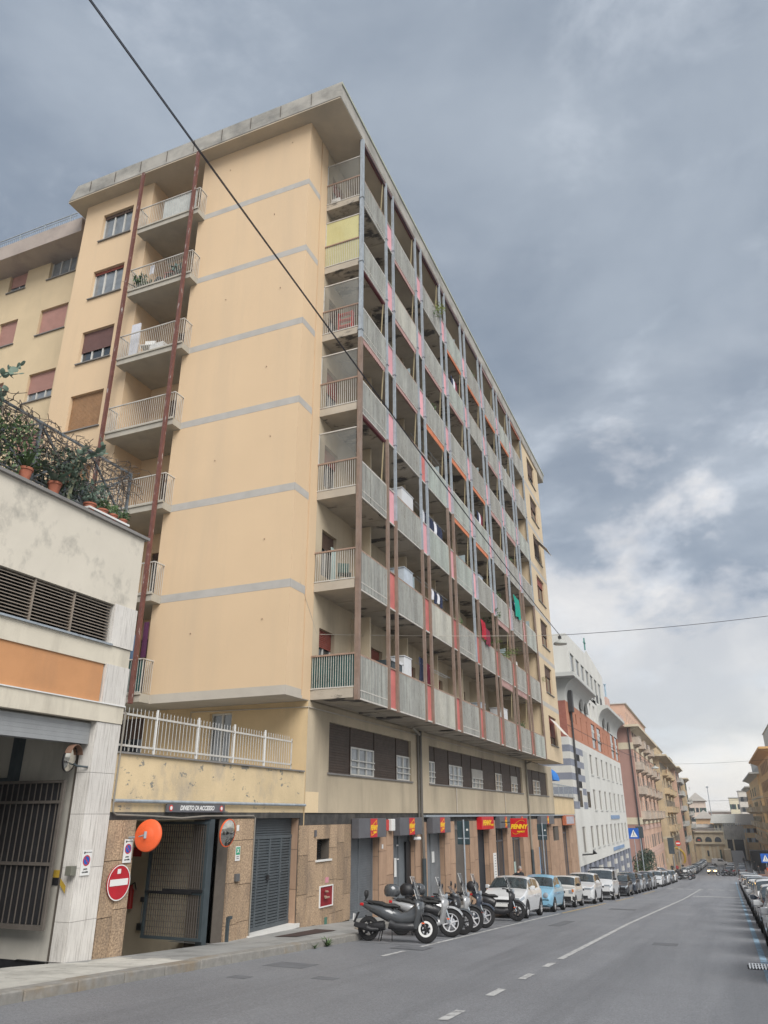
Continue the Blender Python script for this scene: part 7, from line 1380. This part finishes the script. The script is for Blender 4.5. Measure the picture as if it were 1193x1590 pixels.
# ------------------------------------------------------------------ things kept on the balconies
def floor_z(k): return ZL[k]+.27
cab = mat('white_cabinet', (.56, .57, .58), .45, .05, 1, .02)
def cabinet(k, y0, y1, h, lab, m=cab):
    t = thing('storage_cabinet', lab, 'cabinet', (-9.45, (y0+y1)/2, floor_z(k))); z = floor_z(k); MB().box(-9.85, -9.22, y0, y1, z, z+h).build('body', m, t, bevel=.01); MB().box(-9.218, -9.21, y0+.04, (y0+y1)/2-.01, z+.06, z+h-.06).box(-9.218, -9.21, (y0+y1)/2+.01, y1-.04, z+.06, z+h-.06).build('door', m, t); MB().box(-9.9, -9.2, y0-.03, y1+.03, z+h, z+h+.03).build('top', m, t)
    return t
cabinet(0, 23.9, 24.6, 1.72, 'white cabinet on the lowest balcony behind the second ribbed panel'); cabinet(1, 24.0, 24.9, 1.72, 'pale blue-white cabinet on the second balcony row', mat('pale_blue_cabinet', (.42, .47, .52), .4)); cabinet(2, 23.9, 25.1, 1.78, 'tall white cabinet on the third balcony row'); cabinet(0, 37.5, 38.6, 1.6, 'grey-white cabinet far along the lowest balcony')
t = thing('storage_cabinet', 'dark low cupboard with white edges on the lowest balcony', 'cabinet', (-9.5, 23.3, floor_z(0))); MB().box(-9.9, -9.25, 22.8, 23.75, floor_z(0), floor_z(0)+1.42).build('body', gatem, t); MB().box(-9.24, -9.22, 22.75, 23.8, floor_z(0)+1.36, floor_z(0)+1.46).box(-9.24, -9.22, 23.72, 23.8, floor_z(0), floor_z(0)+1.4).build('edge_trim', cab, t)
def cloth(y0, y1, zt, zb, m, lab, name='hung_laundry', x=-9.2, sk=0.):
    mb = MB().grid(lambda u, v: Vector((x+.035*math.sin(u*19+v*3)+.02*math.sin(u*7), y0+(y1-y0)*(u+sk*v), zt+(zb-zt)*v-.04*math.sin(u*9)*v)), 18, 6); return mb.build(name, m, None, lab, 'laundry', smooth=True)
cn = mat('navy_cloth', (.02, .028, .06), .9, .2, 8, .1); cm2 = mat('maroon_cloth', (.16, .02, .04), .9, .2, 8, .1); cg = mat('green_cloth', (.01, .27, .20), .9, .1, 8, .1); cr = mat('red_cloth', (.33, .015, .03), .9, .2, 4, .1); cwt = mat('white_cloth', (.55, .56, .6), .9, .1, 8, .1)
cloth(25.3, 26.0, 5.35, 4.5, cn, 'navy clothes hanging on the lowest balcony'); cloth(26.15, 26.5, 5.25, 4.4, cm2, 'maroon garment hanging beside the navy clothes on the lowest balcony')
for i in range(7): cloth(26.0+i*.37, 26.3+i*.37, 11.45, 10.95-.1*(i % 3), cn if i % 4 else cwt, ['first', 'second', 'third', 'fourth', 'fifth', 'sixth', 'seventh'][i]+' small garment from the left on the washing line of the third balcony row')
for i in range(4): cloth(26.9+i*.36, 27.15+i*.36, 8.35, 8.0-.1*(i % 2), (cwt, cn)[i % 2], ['first', 'second', 'third', 'fourth'][i]+' small garment on the washing line of the second balcony row')
cloth(40.6, 41.9, 11.7, 10.55, cg, 'bright green cloth hanging over a balcony panel', x=-8.92, sk=.2); cloth(33.2, 33.9, 8.55, 7.75, cr, 'bright red patterned cloth over the railing', x=-8.93, sk=.15); cloth(34.0, 34.7, 8.3, 7.55, cm2, 'dark maroon cloth next to the bright red one', x=-8.93)
lp = thing('washing_line', 'washing lines strung across the balcony bays', 'washing line', (-9.2, 26, 8)); m_ = MB()
for k in (0, 1, 2, 3): z = floor_z(k)+1.75; m_.bar((-9.2, 25.3, z), (-9.2, 29, z), .012); m_.bar((-9.35, 25.3, z), (-9.35, 29, z), .012)
m_.build('line', galv, lp)
def palm(c, n, L_, lab):
    t = thing('balcony_palm', lab, 'potted palm', c); MB().lathe(c, (0, 0, 1), [(0, .12), (.3, .17), (.3, .01)], 12).build('pot', terra, t); MB().tube([c, (c[0], c[1], c[2]+.8)], .04, 6).build('stem', twig, t); mb = MB()
    for i in range(n):
        a = 2*math.pi*i/n+RN.uniform(-.2, .2); d = Vector((math.cos(a), math.sin(a), RN.uniform(.7, 1.6))).normalized(); p = Vector((c[0], c[1], c[2]+.8)); 
        for k in range(9):
            q = p+d*L_/9; s_ = d.cross(Vector((0, 0, 1))).normalized(); l = L_*.3*math.sin(math.pi*(k+1.2)/10.5)
            for sd3 in (-1, 1): mb.quad(p, p+d*.035, p+s_*sd3*l+d*l*.5+Vector((0, 0, -l*.35)), p+s_*sd3*l*.97+d*l*.46+Vector((0, 0, -l*.37)))
            p = q; d = (d+Vector((0, 0, -.16))).normalized()
    mb.build('fronds', mat('palm_frond', (.13, .19, .045), .6, .3, 4, .05), t); return t
palm((-9.3, 37.7, floor_z(1)), 13, 1.5, 'large potted palm with yellow-green fronds arching over the balcony'); palm((-9.3, 36.1, floor_z(1)+.5), 9, .8, 'smaller dark palm left of the large one'); palm((-9.25, 48.0, floor_z(1)+.4), 9, .6, 'small spiky palm at the far end of the balcony rows')
t = thing('balcony_plant', 'leafy climbing plant spilling over a top floor balcony', 'potted plant', (-9.1, 29.0, floor_z(6))); bush(t, (-9.05, 28.6, 23.1), 260, .42, mat('yellow_green_leaf', (.16, .19, .05), .6, .3), .06); bush(t, (-8.98, 27.9, 22.5), 60, .3, leaf, .05); MB().tube([(-9.2, 28.7, floor_z(6)), (-9.1, 28.65, 23.1)], .02, 5).build('stem', twig, t)
t = thing('balcony_plant', 'green planter foliage high on the sixth row balcony', 'potted plant', (-9.1, 38, 9.7)); bush(t, (-9.3, 36.8, 9.6), 200, .5, leaf, .07); MB().lathe((-9.3, 36.8, floor_z(1)), (0, 0, 1), [(0, .15), (.35, .2), (.35, .01)], 10).build('pot', terra, t)
def chair(c, yaw, m, lab, s=1.):
    t = thing('balcony_chair', lab, 'chair', (0, 0, 0)); MB().box(-.21, .21, -.2, .2, .40, .43).build('seat', m, t); MB().box(-.2, .2, .18, .205, .45, .85).build('backrest', m, t)
    for x in (-.18, .18):
        for y in (-.17, .17): MB().bar((x, y, 0), (x, y, .4 if y < 0 else .84), .025).build('leg', m, t)
    t.location = c; t.rotation_euler = (0, 0, yaw); t.scale = (s,)*3; return t
chair((-9.8, 20.2, floor_z(1)), .6, greensh, 'dark green chair on the second corner balcony')
cloth(20.0, 20.3, 8.0, 6.9, mat('pale_green_cloth', (.30, .38, .36), .9), 'pale green cloth draped by the second corner balcony door', x=-10.2)
t = thing('air_conditioner', 'white box leaning on the corner top balcony', 'box', (-10.2, 19.9, floor_z(6))); MB().box(-10.35, -10.0, 19.62, 19.9, floor_z(6), floor_z(6)+.38).build('case', plastic_w, t, bevel=.02); MB().box(-10.3, -10.1, 19.6, 19.622, floor_z(6)+.1, floor_z(6)+.2).build('print', blk, t)
t = thing('red_shelf', 'red shelf unit behind the bars of the fifth corner balcony', 'shelf', (-9.7, 19.8, floor_z(4))); m_ = MB()
for i in range(4): m_.box(-9.95, -9.45, 19.7, 19.85, floor_z(4)+.1+i*.26, floor_z(4)+.13+i*.26)
m_.box(-9.98, -9.95, 19.7, 19.85, floor_z(4), floor_z(4)+.95); m_.box(-9.45, -9.42, 19.7, 19.85, floor_z(4), floor_z(4)+.95); m_.build('frame', red, t)
# side balconies (facing the viewer)
zf = [z+.12 for z in [3.25]+ZB]
t = thing('balcony_plants', 'dark potted plants and furniture crowding the second highest side balcony', 'potted plants', (-16.6, 17.9, zf[5])); bush(t, (-17.6, 17.8, zf[5]+.4), 160, .35, leaf, .08); bush(t, (-16.0, 17.85, zf[5]+.45), 120, .35, greensh, .09); blades(t, (-17.75, 17.8, zf[5]+.1), 22, .7, greensh, .03, .4)
cloth(-.1, .1, 0, 0, cwt, 'x') if False else None
chair((-16.3, 17.9, zf[5]), .2, redsh, 'dark red chair on the second highest side balcony'); chair((-16.9, 18.0, zf[5]), -.5, gatem, 'dark blue chair on the second highest side balcony')
MB().grid(lambda u, v: Vector((-17.2+.22*u, 17.66+.02*math.sin(u*9), zf[5]+.98-.42*v)), 6, 3).build('white_towel', cwt, None, 'small white towel on the rail of the second highest side balcony', 'towel')
t = thing('leaning_panel', 'tall white panel standing on the third highest side balcony', 'panel', (-17.5, 17.8, zf[4])); MB().box(-17.75, -17.35, 17.75, 17.8, zf[4], zf[4]+1.55).build('sheet', cwt, t); MB().box(-16.8, -16.2, 17.8, 18.1, zf[4], zf[4]+.45).build('box', plastic_w, t)
chair((-17.0, 17.9, zf[4]), .3, plastic_w, 'white chair on the third highest side balcony')
t = thing('hung_jeans', 'blue jeans and dark clothes hanging over the lowest side balcony', 'laundry', (-15.6, 17.8, zf[0]+1)); MB().grid(lambda u, v: Vector((-15.9+.35*u, 17.75+.03*math.sin(u*12), zf[0]+1.8-.75*v)), 8, 4).build('denim', mat('denim', (.10, .16, .25), .9), t, smooth=True); MB().grid(lambda u, v: Vector((-15.52+.2*u, 17.85, zf[0]+2.2-1.1*v)), 4, 4).build('dark_cloth', mat('purple_cloth', (.08, .02, .06), .9), t)

# small clutter further along the rows
rw = ['lowest', 'second', 'third', 'fourth', 'fifth', 'sixth', 'top']; by = ['corner', 'second', 'third', 'fourth', 'fifth', 'sixth', 'seventh', 'last']
for k, j, kd in ((1, 3, 'p'), (2, 5, 'p'), (4, 2, 'p'), (5, 3, 'w'), (3, 4, 'w'), (2, 4, 'c'), (0, 4, 'c'), (3, 1, 'b'), (5, 1, 'b'), (4, 3, 'b'), (1, 6, 'b'), (2, 6, 'w'), (0, 6, 'p'), (3, 6, 'p'), (6, 4, 'p'), (5, 5, 'c'), (4, 6, 'c'), (6, 1, 'c')):
    a0, a1 = wide[j]; y = RN.uniform(a0+.5, a1-.8); z = floor_z(k); tail = by[j]+' bay, '+rw[k]+' row of balconies'
    if kd == 'p':
        t = thing('balcony_plant', 'small leafy potted plant, '+tail, 'potted plant', (-9.25, y, z)); MB().lathe((-9.25, y, z+.55), (0, 0, 1), [(0, .1), (.28, .14), (.28, .01)], 10).build('pot', terra, t); bush(t, (-9.2, y, z+1.1), 120, .27, leaf, .05); MB().box(-9.4, -9.12, y-.15, y+.15, z, z+.55).build('stand', iron, t)
    elif kd == 'w':
        for q in range(3): cloth(y+q*.33-.4, y+q*.33-.12, z+1.8, z+1.25-.12*(q % 2), (cn, cwt, cm2)[q], ('first', 'second', 'third')[q]+' garment drying, '+tail)
    elif kd == 'c': cabinet(k, y-.35, y+.35, 1.35, 'short pale cabinet, '+tail, MATS['pale_blue_cabinet'])
    else:
        t = thing('folding_rack', 'folded drying rack, '+tail, 'drying rack', (-9.3, y, z)); m_ = MB()
        for q in range(6): m_.bar((-9.25, y+q*.09, z), (-9.4, y+q*.09, z+1.5), .015)
        m_.bar((-9.4, y, z+1.5), (-9.4, y+.45, z+1.5), .02); m_.bar((-9.25, y, z+.1), (-9.25, y+.45, z+.1), .02); m_.build('bars', plastic_w, t)
# ------------------------------------------------------------------ light haze in the air
hm = bpy.data.materials.new('haze_air'); hm.use_nodes = True; nt = hm.node_tree; nt.nodes.clear(); o_ = nt.nodes.new('ShaderNodeOutputMaterial'); v_ = nt.nodes.new('ShaderNodeVolumePrincipled'); v_.inputs['Density'].default_value = .0005; v_.inputs['Color'].default_value = (.97, .98, 1, 1); v_.inputs['Anisotropy'].default_value = .2; nt.links.new(v_.outputs[0], o_.inputs['Volume'])
MB().box(-502, 502, -122, 902, -15.2, 29).build('haze', hm, None, kind='stuff')
